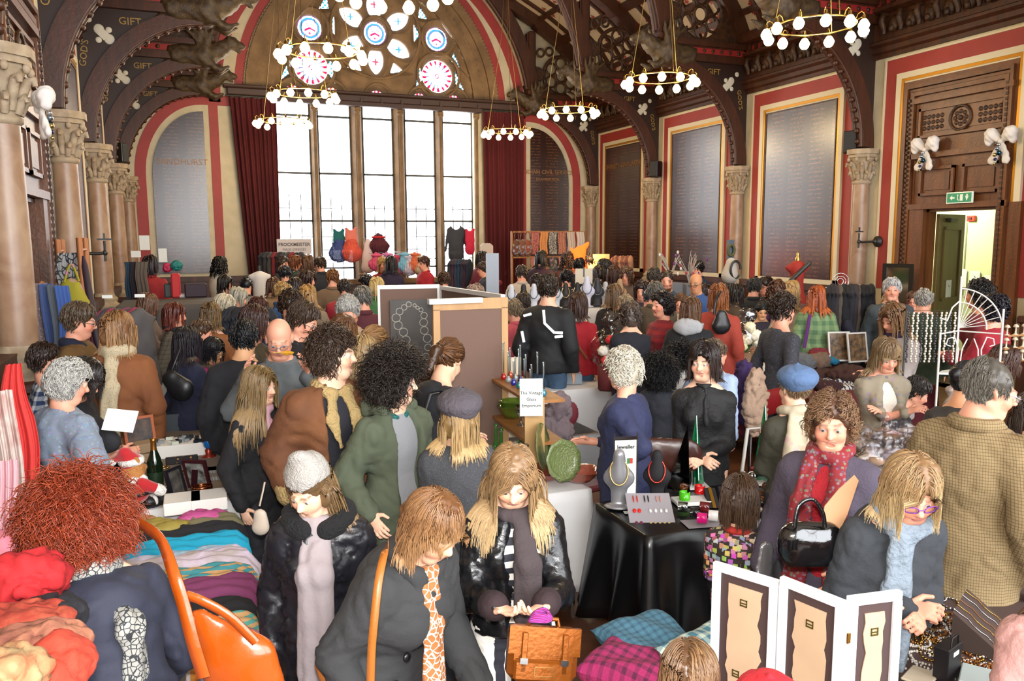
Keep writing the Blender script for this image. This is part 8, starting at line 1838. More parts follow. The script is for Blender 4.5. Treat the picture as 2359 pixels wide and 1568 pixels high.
for i in range(34):
 px, py = 2095+rs.rand()*150, 1395+rs.rand()*150; p = onz(px, py, .728); e = empty('necklace', p, rs.rand()*3, '%s bead necklace laid out in the %s part of the brown cloth' % (['silver', 'gold', 'amber', 'pearly'][i % 4], 'far' if py < 1450 else 'middle' if py < 1500 else 'near'), 'necklace', '%s necklaces, %s part of the brown cloth' % (['silver', 'gold', 'amber', 'pearly'][i % 4], 'far' if py < 1450 else 'middle' if py < 1500 else 'near')); mb = MB(); a0 = rs.rand(3)
 for j in range(38): t = j/38*2*PI; r = .05+.02*a0[0]+.012*math.sin(3*t+a0[1]*6); mb.ell((r*1.5*math.cos(t), r*.7*math.sin(t), .004), (.0048+.002*(j % 3 == 0),)*3, 4)
 mb.build('beads', GLN[i % 4], e)['kind'] = 'stuff'
e = empty('display_stand', onz(2275, 1480, .73), .5, 'brown velvet wedge stand draped with necklaces', 'stand'); MB().add([(-.13, -.1, 0), (.13, -.1, 0), (.13, .1, 0), (-.13, .1, 0), (.13, .1, .14), (-.13, .1, .14)], [(0, 3, 2, 1), (0, 1, 4, 5), (2, 3, 5, 4), (0, 5, 3), (1, 2, 4)]).build('wedge', mat('brown_velvet', '3a2a24', .8), e)
for k in range(5): MB().tube([(-.1+.05*k+.008*math.sin(j*2), -.1+.2*j/9, .004+.14*j/9) for j in range(10)], .0018, 4).build('necklace', GLN[k % 3], e)
e = empty('paper_bag', onz(2180, 1560, .73), .3, 'black gift bag with white tag at the bottom right', 'bag'); MB().box((0, 0, .06), (.11, .05, .13), bev=.003).build('bag', mat('black_card', '141014', .5), e); MB().tube([(-.03, -.02, .125), (-.025, -.02, .16), (.025, -.02, .16), (.03, -.02, .125)], .003, 6).build('handle', mat('black_card', '141014', .5), e); MB().box((0, -.027, .1), (.04, .002, .015)).build('tag', PAPER, e)
bx('card', onz(2250, 1560, .76), (.14, .1, .02), mat('pale_blue_box', 'a8b4b4', .5), 'pale blue-white box at the bottom right corner', 'box', rz=.6); bx('card', onz(2120, 1558, .74), (.12, .09, .01), mat('cream_card', 'bcae98', .6), 'cream patterned card beside the black gift bag', 'card', rz=.4)
e = empty('wooden_tray', onz(1900, 1562, .66)+np.array((0, 0, .02)), .1, 'light wooden frame lying below the folding frame', 'frame'); mb = MB(); mb.b2((-.13, .06, 0), (.13, .08, .02)); mb.b2((-.13, -.1, 0), (-.11, .06, .02)); mb.b2((.11, -.1, 0), (.13, .06, .02)); mb.build('frame', SHW, e)
# silver carrier and glossy bag by the boy, cream card pattern held out
e = empty('paper_folder', at(1765, 1290, 3.45), .3, 'shiny silver-grey folder carried beside the boy', 'folder'); sdf('folder', [cap((0, 0, .05), (-.03, 0, -.14), .04, .055, .01, np.array((.3, 1., 0))/1.04, 3)], mat('silver_card', '9a989a', .2, metal=.7), e)
e = empty('card_shape', at(1938, 1165, 2.95), 0, 'large flesh-coloured card cut-out held by the woman in red scarf', 'card'); R_ = np.array([CR, -CF, CU]).T; pts = [(.06, .09), (.045, .11), (-.01, .06), (-.06, -.0), (-.075, -.09), (-.055, -.115), (-.02, -.11), (.02, -.03)]
MB().add([R_ @ np.array((x*1.05, y_, z*1.05)) for y_ in (0, .004) for x, z in pts], [tuple(range(7, -1, -1)), tuple(range(8, 16))]+[(k, (k+1) % 8, 8+(k+1) % 8, 8+k) for k in range(8)]).build('cut_out', mat('flesh_card', 'b98c66', .7), e)
# ---- bags people carry
def handbag(px, py, D, P, m, lab, straps=(), st=.01, extra=None, hw=None, cat='handbag', r=.008):
 """P in camera-facing local axes x right, z up, y away; straps as pixel paths (px,py,D)"""
 o = at(px, py, D); e = empty('handbag', o, 0, lab, cat); R_ = np.array([[CR[0], CF[0], 0], [CR[1], CF[1], 0], [0, 0, 1]]); R_ = R_/np.linalg.norm(R_, axis=0)
 PP = []
 for p_ in P: q = dict(p_);
 sdf('bag_body', [dict(p_, a=R_ @ p_['a'], b=R_ @ p_['b'], n=None if p_['n'] is None else R_ @ p_['n']) if p_['t'] == 'c' else dict(p_, c=R_ @ p_['c'], R=R_.T) for p_ in P], m, e, st=st, dn=.003, sc=22)
 for w_, pts in straps:
  q = [at(*t)-o for t in pts];
  from_ = []
  for i in range(len(q)-1):
   for k in range(5): t = k/5; p0 = q[max(i-1, 0)]; p1 = q[i]; p2 = q[i+1]; p3 = q[min(i+2, len(q)-1)]; from_.append(.5*((2*p1)+(-p0+p2)*t+(2*p0-5*p1+4*p2-p3)*t*t+(-p0+3*p1-3*p2+p3)*t**3))
  from_.append(q[-1]); MB().sweep(from_, [(-w_, -.003), (w_, -.003), (w_, .003), (-w_, .003)], up=tuple(-CF), sm=True).build('strap', hw or m, e)
 return e
ORG = mat('orange_leather', '9c420a', .25, bump=.15, bsc=20, coat=.4); Y_ = np.array((0, 1., 0))
handbag(515, 1490, 2.2, [cap((-.06, 0, .08), (.04, .0, -.05), .035, .10, .03, Y_, 2.4), cap((.04, 0, -.05), (.08, 0, -.14), .10, .09, .03, Y_, 2.2)], ORG, 'glossy orange leather hobo bag on the shoulder of the red-haired woman', straps=((.017, ((322, 1205, 2.38), (368, 1240, 2.24), (400, 1320, 2.14), (425, 1400, 2.13), (445, 1480, 2.13), (470, 1560, 2.14))), (.012, ((430, 1370, 2.14), (470, 1385, 2.14), (530, 1420, 2.15), (590, 1480, 2.17)))))
TANL = mat('tan_leather', '94561f', .4, bump=.1);
handbag(765, 1530, 2.6, [cap((-.02, 0, .0), (.02, 0, -.08), .04, .05, .02, Y_, 1.8)], TANL, 'tan leather shoulder bag at the hip of the woman in black coat', straps=((.0115, ((895, 1240, 2.50), (885, 1275, 2.36), (872, 1340, 2.29), (862, 1430, 2.27), (856, 1500, 2.28), (853, 1600, 2.3))),))
CUP = mat('copper_leather', '8a4a12', .25, metal=.6, bump=.05)
sb = empty('satchel', at(1248, 1502, 2.56), -YAW+.12, 'metallic copper satchel with buckled straps held by the blonde woman', 'handbag'); sb.rotation_euler = (-.25, .12, -YAW+.1)
MB().box((0, 0, 0), (.225, .08, .16), bev=.018).build('bag_body', CUP, sb); MB().box((0, -.038, .045), (.23, .018, .085), bev=.008).build('flap', CUP, sb); MB().box((0, -.048, -.045), (.19, .02, .065), bev=.008).build('front_pocket', CUP, sb)
mb = MB(); [mb.b2(a, b) for a, b in (((-.03, -.0605, -.06), (.03, -.058, -.058)), ((-.03, -.0605, -.032), (.03, -.058, -.03)), ((-.03, -.0605, -.06), (-.028, -.058, -.03)), ((.028, -.0605, -.06), (.03, -.058, -.03)))]; mb.build('card_holder', mat('pale_gold', 'b5935a', .2, metal=1), sb)
for q in (-1, 1): s_ = MB().box((q*.065, -.055, .01), (.018, .006, .12), bev=.002).build('buckle_strap', CUP, sb); MB().box((q*.065, -.06, -.015), (.024, .004, .018)).build('buckle', STEEL, s_)
MB().tube([(-.05, 0, .08), (-.045, 0, .105), (.045, 0, .105), (.05, 0, .08)], .007, 8).build('handle', CUP, sb)
YARN = mat('magenta_yarn', '7a1450', .9, pat='stripe', col2='8a3a90', sc=200); e = empty('yarn', at(1245, 1425, 2.42), 0, 'skein of magenta and purple yarn in the blonde woman\'s hands', 'yarn')
for j in range(4): n = 20; MB().tube([(.035*math.cos(2*PI*i/n)*(1-.1*j), .018*math.sin(2*PI*i/n), .006*j+.004*math.sin(4*PI*i/n)) for i in range(n+1)], .006, 6, caps=False).build('strand', YARN, e)
PAT = mat('black_patent', '0d0d0f', .12, coat=1, bump=.2, bsc=18)
handbag(1868, 1245, 2.95, [cap((-.05, 0, 0), (.05, 0, 0), .075, .075, .03, Y_, 1.5), cap((-.06, 0, -.05), (.06, 0, -.05), .05, .05, .03, Y_, 1.5)], PAT, 'black patent handbag on the arm of the woman in red scarf', straps=((.007, ((1830, 1215, 2.9), (1840, 1165, 2.9), (1872, 1150, 2.9), (1895, 1180, 2.9), (1900, 1215, 2.9))),))
handbag(405, 880, 5.95, [cap((-.03, 0, .02), (.04, 0, -.05), .07, .09, .03, Y_, 1.8)], mat('black_leather_bag', '16171a', .4), 'black leather shoulder bag of the woman in navy coat', straps=((.009, ((390, 868, 5.95), (402, 835, 5.95), (415, 800, 6.0))),))
handbag(600, 1195, 4.0, [cap((0, 0, .02), (.0, 0, -.04), .035, .045, .02, Y_, 1.6)], mat('cream_leather', 'b8a898', .5), 'small cream pouch bag hanging by the fair-haired girl', straps=((.004, ((598, 1165, 4.0), (606, 1130, 4.0), (610, 1110, 4.0))),), st=.008)
handbag(232, 1015, 4.4, [cap((-.03, 0, .0), (.04, 0, 0), .07, .07, .03, Y_, 1.7)], BLACK, 'black bag under the writing woman\'s arm')
handbag(218, 1085, 4.2, [cap((0, 0, .02), (0, 0, -.05), .035, .04, .03, Y_, 1.7)], BLACK, 'small black pouch at the hip of the floral blouse')
handbag(1662, 735, 8.1, [cap((0, 0, .04), (.0, 0, -.06), .06, .10, .03, Y_, 1.9)], mat('black_leather_bag', '16171a', .4), 'black shoulder bag on the orange-red coat', straps=((.012, ((1645, 725, 8.1), (1650, 690, 8.1), (1662, 668, 8.2))),), st=.016)
p = at(277, 968, 4.35); e = empty('sheet_of_paper', p, .3, 'large white sheet of paper held by the writing woman', 'paper'); e.rotation_euler = (.9, .15, -.2); MB().box((0, 0, 0), (.16, .13, .002)).build('sheet', PAPER, e)
e = empty('brooch', at(662, 812, 4.62), 0, 'yellow flower brooch held up by the bald man', 'brooch'); sdf('flower', [ell((0, 0, 0), (.04, .012, .013))], mat('yellow_felt', 'c08a14', .8), e, st=.005, dn=.006, sc=90); MB().tube([(-.08, 0, .005), (.0, 0, 0)], .003, 5).build('pin', BRASS, e)
# ---- things hung in the great window and stalls at the far end
def garment(px, py, D, kind, cc, lab, c2=None, w_=.42, L=.6, hanger=True):
 p = at(px, py, D); e = empty('hanging_garment', p, 0, lab, 'garment'); m = mat('garment_'+cc, cc, .85, bump=.15, bsc=20); Yn = np.array((0, 1., 0))
 MB().tube([(0, 0, .06), (0, YE-.05-p[1], .09)], .004, 4).build('hook', IRON, e)
 if hanger: MB().tube([(0, 0, .08), (.02, 0, .06), (0, 0, .03), (-w_*.4, 0, -.03), (w_*.4, 0, -.03), (0, 0, .03)], .006, 5).build('hanger', IRON, e)
 if kind in ('top', 'vest', 'tutu', 'dress'):
  P = [cap((0, 0, -.09), (0, 0, -L*.5), w_*.34, w_*.33, .03, Yn, 2.6), cap((0, 0, -L*.5), (0, 0, -L+.1), w_*.33, w_*.36, .03, Yn, 2.4), cap((-w_*.28, 0, -.03), (w_*.28, 0, -.03), .03, k=.02), ell((0, 0, .03), (w_*.2, .1, .10), k=.01, sub=True)]
  if kind == 'top':
   for q in (-1, 1): P.append(cap((q*w_*.33, 0, -.05), (q*w_*.5, -.02, -L*.75), .045, .03, .02))
  o = sdf('cloth', P, m, e, st=.02, dn=.008, sc=14)
  if kind == 'tutu':
   V, Q = implicit([cap((0, 0, -L+.1), (0, 0, -L-.08), w_*.36, w_*.62, .03, Yn, 1.3)], .022, disp=lambda v: np.sin(np.arctan2(v[:, 1], v[:, 0])*26)*.014+noise(v, 20)*.015); link('tutu_skirt', meshdata('t', V, Q, True), mat('tulle_'+(c2 or cc), c2 or cc, .8, alpha=.9), e)
 if kind == 'skirt':
  V, Q = implicit([cap((0, 0, 0), (0, 0, -L), w_*.25, w_*.5, .03, Yn, 1.3)], .022, disp=lambda v: np.sin(np.arctan2(v[:, 1], v[:, 0])*20)*.02+noise(v, 20)*.02); link('ruffles', meshdata('t', V, Q, True), m, e)
  MB().tube([(w_*.28*math.cos(t), w_*.2*math.sin(t), .04) for t in np.linspace(0, 2*PI, 16)], .03, 6).build('waistband', mat('garment_'+(c2 or cc), c2 or cc, .8), e)
 if kind == 'long': sdf('cloth', [cap((0, 0, 0), (0, 0, -L), w_*.2, w_*.5, .03, Yn, 1.8)], m, e, st=.025, dn=.01, sc=10)
 return e
garment(780, 527, 19.3, 'tutu', '0e5a5c', 'teal children\'s leotard dress with purple and blue tutu', '30407a', .40, .48); garment(808, 524, 19.3, 'tutu', 'c46a5c', 'coral pink tutu dress beside the teal one', 'c8503c', .42, .5)
garment(1050, 524, 19.5, 'top', '2c2e36', 'charcoal long-sleeved top with pale neckline', w_=.56, L=.75); garment(1082, 526, 19.5, 'vest', 'b01838', 'crimson sleeveless top beside the charcoal one', w_=.36, L=.62)
garment(847, 555, 19.2, 'long', 'c4b0ae', 'long pale cream slip hanging in the middle window light', w_=.36, L=.6, hanger=False); garment(872, 550, 19.3, 'skirt', '4a1420', 'black and red ruffled tutu skirt hanging in the window', 'b01820', .5, .14, False)
garment(868, 592, 18.4, 'skirt', 'c0486c', 'bright pink tutu below the black one', 'c0486c', .38, .14, False)
for i, (px, cc, nm) in enumerate(((893, 'b46a98', 'orchid'), (912, 'a83050', 'raspberry'), (932, '6aa0b8', 'sky blue'), (942, 'b0a8b8', 'pale lilac'), (957, 'c0603c', 'orange'), (970, 'b09878', 'sand'))): garment(px, 590+(i % 2)*6, 18.2, 'skirt', cc, '%s tutu hanging on the children\'s rail' % nm, cc, .36, .2, False)
def cname(h):
 r, g, b = (int(h[i:i+2], 16) for i in (0, 2, 4)); mx, mn = max(r, g, b), min(r, g, b); d = mx-mn; base = 'grey'
 if d > 14: base = ('red' if g < r*.55 else 'brown') if mx == r and g >= b else 'wine' if mx == r else 'green' if mx == g else 'navy'
 return ('very dark ' if mx < 40 else 'dark ' if mx < 75 else '')+base
def rail(px0, px1, py, D, n, cols, lab, L=.9, gl='garments', h_=None):
 a, b = at(px0, py, D), at(px1, py, D); e = empty('clothes_rail', (a[0], a[1], 0), math.atan2(b[1]-a[1], b[0]-a[0]), lab, 'clothes rail'); W_ = math.dist(a[:2], b[:2]); z = a[2]
 mb = MB(); mb.tube([(0, 0, 0), (0, 0, z), (W_, 0, z), (W_, 0, 0)], .014, 8); mb.tube([(0, -.25, .05), (0, .25, .05)], .012, 6); mb.tube([(W_, -.25, .05), (W_, .25, .05)], .012, 6); mb.build('rail_frame', STEEL, e)
 for i in range(n):
  cc = cols[i % len(cols)]; t = (i+.5)/n; p = a+(b-a)*t; V, Q = implicit([cap((0, 0, -.1), (0, 0, -L), .15, .19, .03, np.array((0, 1., 0)), 2.6), cap((-.16, 0, -.07), (.16, 0, -.07), .035, k=.03)], .03, disp=lambda v: noise(v, 12, i)*.02)
  o = link('coat' if L > .8 else 'shirt', meshdata('rg', V, Q, True), mat('rg_'+cc, cc, .9, bump=.2, bsc=20), None, (p[0], p[1], p[2])); o.rotation_euler = (0, 0, math.atan2(b[1]-a[1], b[0]-a[0])+PI/2-.35); tag(o, cname(cc)+' garment on the '+lab, 'garment', cname(cc)+' '+gl+' on the '+lab)
 return e
rail(1036, 1084, 601, 17.5, 7, ['1e2430', '3a1c2c', '202c3c', '1c3048'], 'rail below the charcoal top', .8); rail(600, 700, 584, 17.8, 10, ['1a1c24', '2c2a30', '3c3a38', '6a1c24'], 'maxi dress rail under the shop banner', .9)
rail(1410, 1455, 594, 15.0, 8, ['7a4a34', '8a5a44', '6a3c30', 'a07050'], 'rail of red-brown costumes by the honours board', .7); rail(1905, 2010, 662, 9.6, 12, ['15151a', '1c1c22', '2a2226', '4a4238', '101014'], 'rail of dark furs and coats near the doorway', .8)
rail(232, 330, 720, 7.4, 8, ['6a3048', '3c3c40', '8a2c48', '4c4a4c'], 'rail of pink and grey fur scarves on the left', .8); rail(520, 620, 716, 7.9, 11, ['15161c', '1c2430', '24242c'], 'rail of black beaded tops left of centre', .5)
e = empty('stack_of_clothes', at(598, 640, 13.2)-np.array((0, 0, 0)), 0, 'white blouse on a dress form under the left window', 'mannequin'); sdf('blouse', [cap((0, 0, 0), (0, 0, -.4), .12, .12, .05), cap((-.14, 0, .02), (.14, 0, .02), .05, k=.05)], mat('white_blouse', 'c4c0bc', .8), e, st=.03); MB().tube([(0, 0, .05), (0, 0, .2)], .03, 8).build('neck', IRON, e); MB().tube([(0, 0, -.5), (0, 0, -at(598, 640, 13.2)[2])], .02, 8).build('pole', IRON, e)
# banner and mirror board
p = onp(1, YE-.35, 678, 568); e = empty('banner', p, 0, 'white shop banner reading FROCKMEISTER MAXI DRESSES in the left window light', 'banner'); MB().box((0, 0, 0), (.80, .01, .36)).build('sheet', mat('banner_white', 'b8b2b4', .8), e); textmesh('FROCKMEISTER', .105, mat('banner_ink', '50484c', .7), e, loc=(0, -.008, .05), bold=.003); textmesh('MAXI DRESSES', .085, mat('banner_ink', '50484c', .7), e, loc=(0, -.008, -.07))
MB().tube([(-.4, 0, -.18), (-.4, 0, -p[2])], .012, 6).build('pole', STEEL, e); MB().tube([(.4, 0, -.18), (.4, 0, -p[2])], .012, 6).build('pole', STEEL, e)
p = at(1121, 560, 18.0); e = empty('mirror_board', p, 0, 'tall cream board with cut corners beside the right curtain', 'board'); MB().prism([(-.15, -p[2]), (.15, -p[2]), (.15, -.06), (.08, 0), (-.08, 0), (-.15, -.06)], 1, -.02, .02).build('panel', mat('cream_board', 'b0a498', .6), e)
p = at(1134, 583, 12.3); e = empty('banner_stand', (p[0], p[1], 0), -.2, 'silver-grey roller banner stand right of the window', 'banner stand'); MB().b2((-.1, -.01, .05), (.1, .01, p[2])).build('banner', mat('silver_banner', '8a94a2', .4), e); MB().b2((-.12, -.08, 0), (.12, .08, .06)).build('foot', STEEL, e)
# textile stall by the right arched board
cols = [('a86a5c', 'dusty pink patterned'), ('b0703c', 'orange ochre'), ('4a4c4c', 'black and cream zigzag'), ('b07a60', 'peach swirl'), ('b8a898', 'cream with red tassel'), ('c0b4a8', 'plain cream')]
for i, (cc, nm) in enumerate(cols):
 p = onp(1, 18.2, 1232+i*21, 534); hangcloth(p, .21, .55 if i < 4 else .50, .008, mat('textile_'+cc, cc, .9, pat=['cracks', 'rib', 'cracks', 'cracks', None, None][i], col2=['7a3038', 'c88a50', 'c0b8a8', '8a4438', cc, cc][i], sc=22), '%s textile panel hanging on the far right stall' % nm, i, fr=0, rz=-PI/2, cat='textile')
 p2 = p-np.array((0, 0, .62)); hangcloth(p2, .2, .4, .01, mat('textile2_'+cc, cc, .9, pat='floral', col2='8a4a3c', sc=14), '%s textile in the lower row of the far right stall' % nm, i+9, fr=0, rz=-PI/2, cat='textile')
for i, (px, cc) in enumerate(((1190, '5a3424'), (1204, '6a4030'), (1216, '7a3c28'))): p = onp(1, 18.2, px, 560); e = empty('handbag', p, 0, 'patchwork bag hanging left of the textiles, %s' % ('leftmost', 'middle', 'rightmost')[i], 'handbag'); sdf('bag_body', [cap((0, 0, 0), (0, 0, -.2), .10, .13, .03, np.array((0, 1., 0)), 2)], mat('patch_'+cc, cc, .8, pat='floral', col2='3a5a5c', sc=12), e, st=.025); MB().tube([(-.07, 0, .05), (-.03, 0, .28), (.03, 0, .28), (.07, 0, .05)], .01, 6).build('handle', mat('patch_'+cc, cc), e)
a_, b_ = onp(1, 18.22, 1180, 534), onp(1, 18.22, 1345, 534); e = empty('textile_stand', (a_[0], 18.22, 0), 0, 'wooden frame holding the textiles and patchwork bags', 'frame'); L_ = b_[0]-a_[0]; mb = MB(); mb.b2((-.03, 0, 0), (.02, .04, a_[2]+.02)); mb.b2((L_, 0, 0), (L_+.04, .04, a_[2]+.02)); mb.b2((0, 0, a_[2]-.02), (L_, .03, a_[2]+.02)); mb.b2((0, 0, a_[2]-.64), (L_, .03, a_[2]-.6)); mb.build('frame', ORW_ if 'ORW_' in globals() else SHW, e)
# glowing orange lamp stall
e = empty('table_lamp', at(1335, 592, 17.0), 0, 'glowing orange fabric lamp at the far stall', 'lamp'); sdf('lamp_shade', [cap((0, 0, .1), (-.06, 0, -.3), .12, .22, .05), cap((0, 0, .1), (.2, 0, .3), .1, .04, .05), cap((-.1, 0, 0), (-.2, 0, .2), .08, .03, .04)], mat('glowing_silk', 'e84a12', .7, emit='ff4a10', es=1.6), e, st=.03, dn=.02, sc=10); MB().tube([(0, 0, -.3), (0, 0, -at(1335, 592, 17.0)[2])], .04, 8).build('base', IRON, e); lamp('stall_lamp', 'POINT', at(1350, 585, 15.2), 25, (1, .5, .2), .12)
e = empty('display_cabinet', at(1383, 600, 15.5)*[1, 1, 0], -.3, 'lit cream cabinet right of the orange lamp', 'cabinet'); z_ = at(1383, 585, 15.5)[2]; MB().b2((-.16, -.1, 0), (.16, .1, z_)).build('body', mat('cabinet_cream', 'b09a6c', .6), e)
# necklace bust stall
table(4.0, 6.7, 9.5, 10.05, 1.30, CLOTH, .8, 'necklace stall with white cloth behind the motorcycle jacket')
for i, (px, cc, col, w2, lab) in enumerate(((1178, 'b8bcc4', '1a1a24', 1, 'white bust with black beads, leftmost on the necklace stall'), (1206, '17161a', 'b09040', 1, 'black bust with gold necklace, second on the necklace stall'), (1230, 'b8bcc4', '3a3a50', 1, 'white bust with thin necklace left of the motorcycle jacket'), (1282, 'b0b8c0', '2a3c5c', 1, 'white bust with blue necklace right of the motorcycle jacket'), (1303, '1a1512', 'b8a070', 1, 'black bust with chunky pearl collar'), (1330, '141416', 'b0a070', 1, 'black bust with gold chain beside the pearl collar'), (1352, 'b8b8c8', '1c2440', 1.25, 'tall white bust with long dark blue beads'), (1376, '24242a', '6a6a6c', 1.15, 'charcoal bust with fine silver chain'), (1395, 'a8a8a8', '8a8a8c', 1, 'pale grey lace-covered bust'), (1428, '9a7a58', '3a2a20', 1.1, 'straw-coloured bust with black flower brooch'))):
 bust(px, 0, .34*w2, mat('bust_'+cc, cc, .6), lab, col=col, Y=9.75, z=1.31, rz=-.4)
e = empty('display_card', at(1345, 636, 11.5), -.3, 'cream square display card with black strap above the necklace stall', 'card'); MB().box((0, 0, 0), (.25, .01, .22)).build('card', mat('cream_card2', 'b4aa98', .7), e); MB().box((.0, -.008, .06), (.02, .004, .14)).build('strap', IRON, e); MB().tube([(0, .01, -.1), (0, .01, -at(1345, 636, 11.5)[2])], .008, 6).build('stand', STEEL, e)
# twig trees, net bag and dummy by the right wall
for px, py, lab in ((1546, 650, 'silver twig tree hung with hearts, left'), (1588, 652, 'silver twig tree hung with hearts, right')):
 e = empty('twig_tree', at(px, py, 13.0), 0, lab, 'ornament'); z_ = at(px, py, 13.0)[2]; bx('plinth', (e.location[0], e.location[1], z_/2), (.3, .3, z_-.01), mat('grey_plinth', '6a6c72', .7), 'grey plinth under the %s silver twig tree' % lab.split()[-1], 'plinth'); rs = np.random.RandomState(px); TW = mat('silver_twig', '9a928a', .5)
 for i in range(14):
  a = rs.rand()*6.28; r = .12+.18*rs.rand(); h_ = .3+.25*rs.rand(); MB().tube([(0, 0, 0), (r*.2*math.cos(a), r*.2*math.sin(a), h_*.4), (r*.7*math.cos(a), r*.5*math.sin(a), h_*.8), (r*math.cos(a+.2), r*.7*math.sin(a), h_)], [.012, .009, .006, .003], 5).build('twig', TW, e)
 for i in range(7): MB().ell((.25*rs.randn()*.6, -.1, .15+.35*rs.rand()), (.025, .012, .03), 6).build('hanging_heart', mat('heart_'+['c8c0bc', '6a2a6a', 'a03040'][i % 3], ['c8c0bc', '6a2a6a', 'a03040'][i % 3], .3), e)
e = empty('display_stand', at(1683, 552, 12.3), 0, 'grey post with wreath and white net bag beside the third right column', 'stand'); z_ = at(1683, 552, 12.3)[2]; MB().b2((-.05, -.03, -z_), (.05, .03, .0)).build('post', mat('grey_post', '4a5662', .5), e); n = 24; MB().tube([(-.03+.06*math.cos(2*PI*i/n), -.06, -.16+.08*math.sin(2*PI*i/n)) for i in range(n+1)], .022, 6).build('wreath', mat('wreath_green', '4a4a2c', .8), e); sdf('net_bag', [cap((-.05, -.1, -.35), (-.07, -.1, -.55), .08, .13, .04)], mat('white_net', 'a8a29c', .8), e, st=.02); MB().tube([(-.05+.09*math.cos(t), -.21, -.45+.13*math.sin(t)) for t in np.linspace(0, 5.5, 18)], .018, 6).build('bead_loop', IRON, e)
e = empty('dress_form', at(1837, 612, 10.7), -.4, 'red dress form with black sash and brass finial', 'mannequin'); z_ = at(1837, 612, 10.7)[2]; sdf('torso', [cap((0, 0, -.02), (0, 0, -.3), .10, .08, .05), cap((-.12, 0, -.03), (.12, 0, -.03), .045, k=.04), cap((0, 0, -.3), (0, 0, -.5), .08, .15, .05)], mat('dress_form_red', '8a2014', .8), e, st=.025); sdf('sash', [cap((-.12, -.1, -.2), (.12, -.12, .04), .035, .03, .02)], IRON, e, st=.02); MB().lathe([(.03, .05), (.035, .1), (.015, .13), (.02, .16), (0, .2)], 10).build('finial', BRASS, e); MB().tube([(0, 0, -.5), (0, 0, -z_)], .02, 8).build('pole', IRON, e)
e = empty('fan', at(1936, 648, 10.6), -.4, 'round grey wire fan on the coat rail', 'fan'); n = 20; [MB().tube([(r*math.cos(2*PI*i/n), 0, r*math.sin(2*PI*i/n)) for i in range(n+1)], .005, 5).build('guard_ring', STEEL, e) for r in (.11, .07, .04)]; MB().tube([(0, 0, -.1), (0, 0, -at(1936, 648, 10.6)[2])], .012, 6).build('stem', STEEL, e)
# ---- left wall stall: ladders, scarves, bag, umbrellas
ORW = mat('orange_pine', 'a8683a', .5, pat='wood', col2='945830', sc=7)
def ladder(pa, pb, D, lab, wd=.5):
 a = at(*pa, D); b = at(*pb, D-.35); e = empty('ladder_rack', (a[0], a[1], 0), 0, lab, 'rack')
 for dy in (0, wd): q0 = a*[1, 1, 1]-e.location; q1 = np.array((b[0], b[1], .0))-np.array(e.location); MB().tube([np.array(q0)+[0, dy, 0], np.array(q1)+[0, dy, 0]], .028, 4).build('upright', ORW, e)
 for k in range(4): t = .05+k*.25; q = np.array(q0)*(1-t)+np.array(q1)*t; MB().tube([q, q+[0, wd, 0]], .016, 6).build('rung', ORW, e)
 return e
l1 = ladder((72, 655), (100, 900), 6.9, 'pine ladder rack draped with blue scarves beside the big column'); l2 = ladder((182, 548), (210, 900), 7.6, 'taller pine ladder rack behind the yellow bag', .45); l3 = ladder((132, 552), (150, 760), 7.9, 'narrow pine rack carrying a black and white scarf', .3)
for i, (px, cc, lab, pat) in enumerate(((92, '7a6a6c', 'brown and cream dotted scarf hung on the pine ladder', 'dots'), (108, '3a4c78', 'dusty blue scarf hung on the pine ladder', None), (126, '4a5058', 'slate grey scarf hung on the pine ladder', None), (142, '34508c', 'bright blue scarf hung on the pine ladder, rightmost', None))): hangcloth(at(px, 652+i*2, 6.75), .11, 1.0, .012, mat('lscarf_'+cc, cc, .9, pat=pat, col2='b0a090', sc=50), lab, i+3, rz=-PI/2+.5, fr=0)
hangcloth(at(160, 582, 7.6), .24, .42, .03, mat('bw_scarf', '8a8886', .8, pat='cracks', col2='24242a', sc=14), 'black and white patterned scarf hanging behind the yellow bag', 2, rz=-PI/2+.5)
handbag(165, 672, 6.9, [cap((0, 0, .02), (0, 0, -.09), .10, .15, .03, Y_, 2.2)], mat('yellow_pink_bag', '8a8018', .8, pat='floral', col2='9a2c50', sc=9), 'mustard and pink patchwork bag hanging on the left', straps=((.01, ((148, 650, 6.85), (158, 615, 6.85), (168, 612, 6.85), (182, 648, 6.85))),), st=.016)
e = empty('umbrella', at(192, 590, 7.2), 0, 'long black and plum umbrella leaning by the ladders', 'umbrella'); q = at(232, 840, 7.0)-at(192, 590, 7.2); MB().tube([(0, 0, 0), q*.1, q*.7, q], [.012, .03, .035, .01], 8).build('canopy', mat('plum_nylon', '241420', .6), e)
notice(at(333, 559, 13.2), -.2, .16, .24, ['...', '..'], 'white paper price notice high on the left stall', cat='notice'); notice(at(375, 588, 12.9), -.2, .13, .22, ['..', '.'], 'pinkish price notice right of the high one'); notice(at(313, 585, 12.5), -.3, .15, .1, [], 'folded white label above the hanging scarves')
notice(at(247, 683, 7.35), -.2, .09, .03, [], 'small white label on the left end of the scarf rail'); notice(at(322, 681, 7.35), -.2, .09, .03, [], 'small white label on the right end of the scarf rail')
for i, (px, cc) in enumerate(((300, '20384c'), (312, '241c24'), (325, '5a5048'))): hangcloth(at(px, 603, 12.4), .18, .55, .02, mat('sscarf_'+cc, cc, .9, bump=.3), '%s scarf hanging on the far left stall' % ('blue', 'black', 'taupe')[i], i, rz=-PI/2+.3)
for i, (px, py, cc, r) in enumerate(((385, 615, 'a01440', .09), (406, 612, '0e6a64', .1))): crumple('handbag', at(px, py, 12.6), (r, .06, .09), mat('lb_'+cc, cc, .6), '%s bag on the far left stall' % ('crimson', 'teal')[i], 'handbag', i)
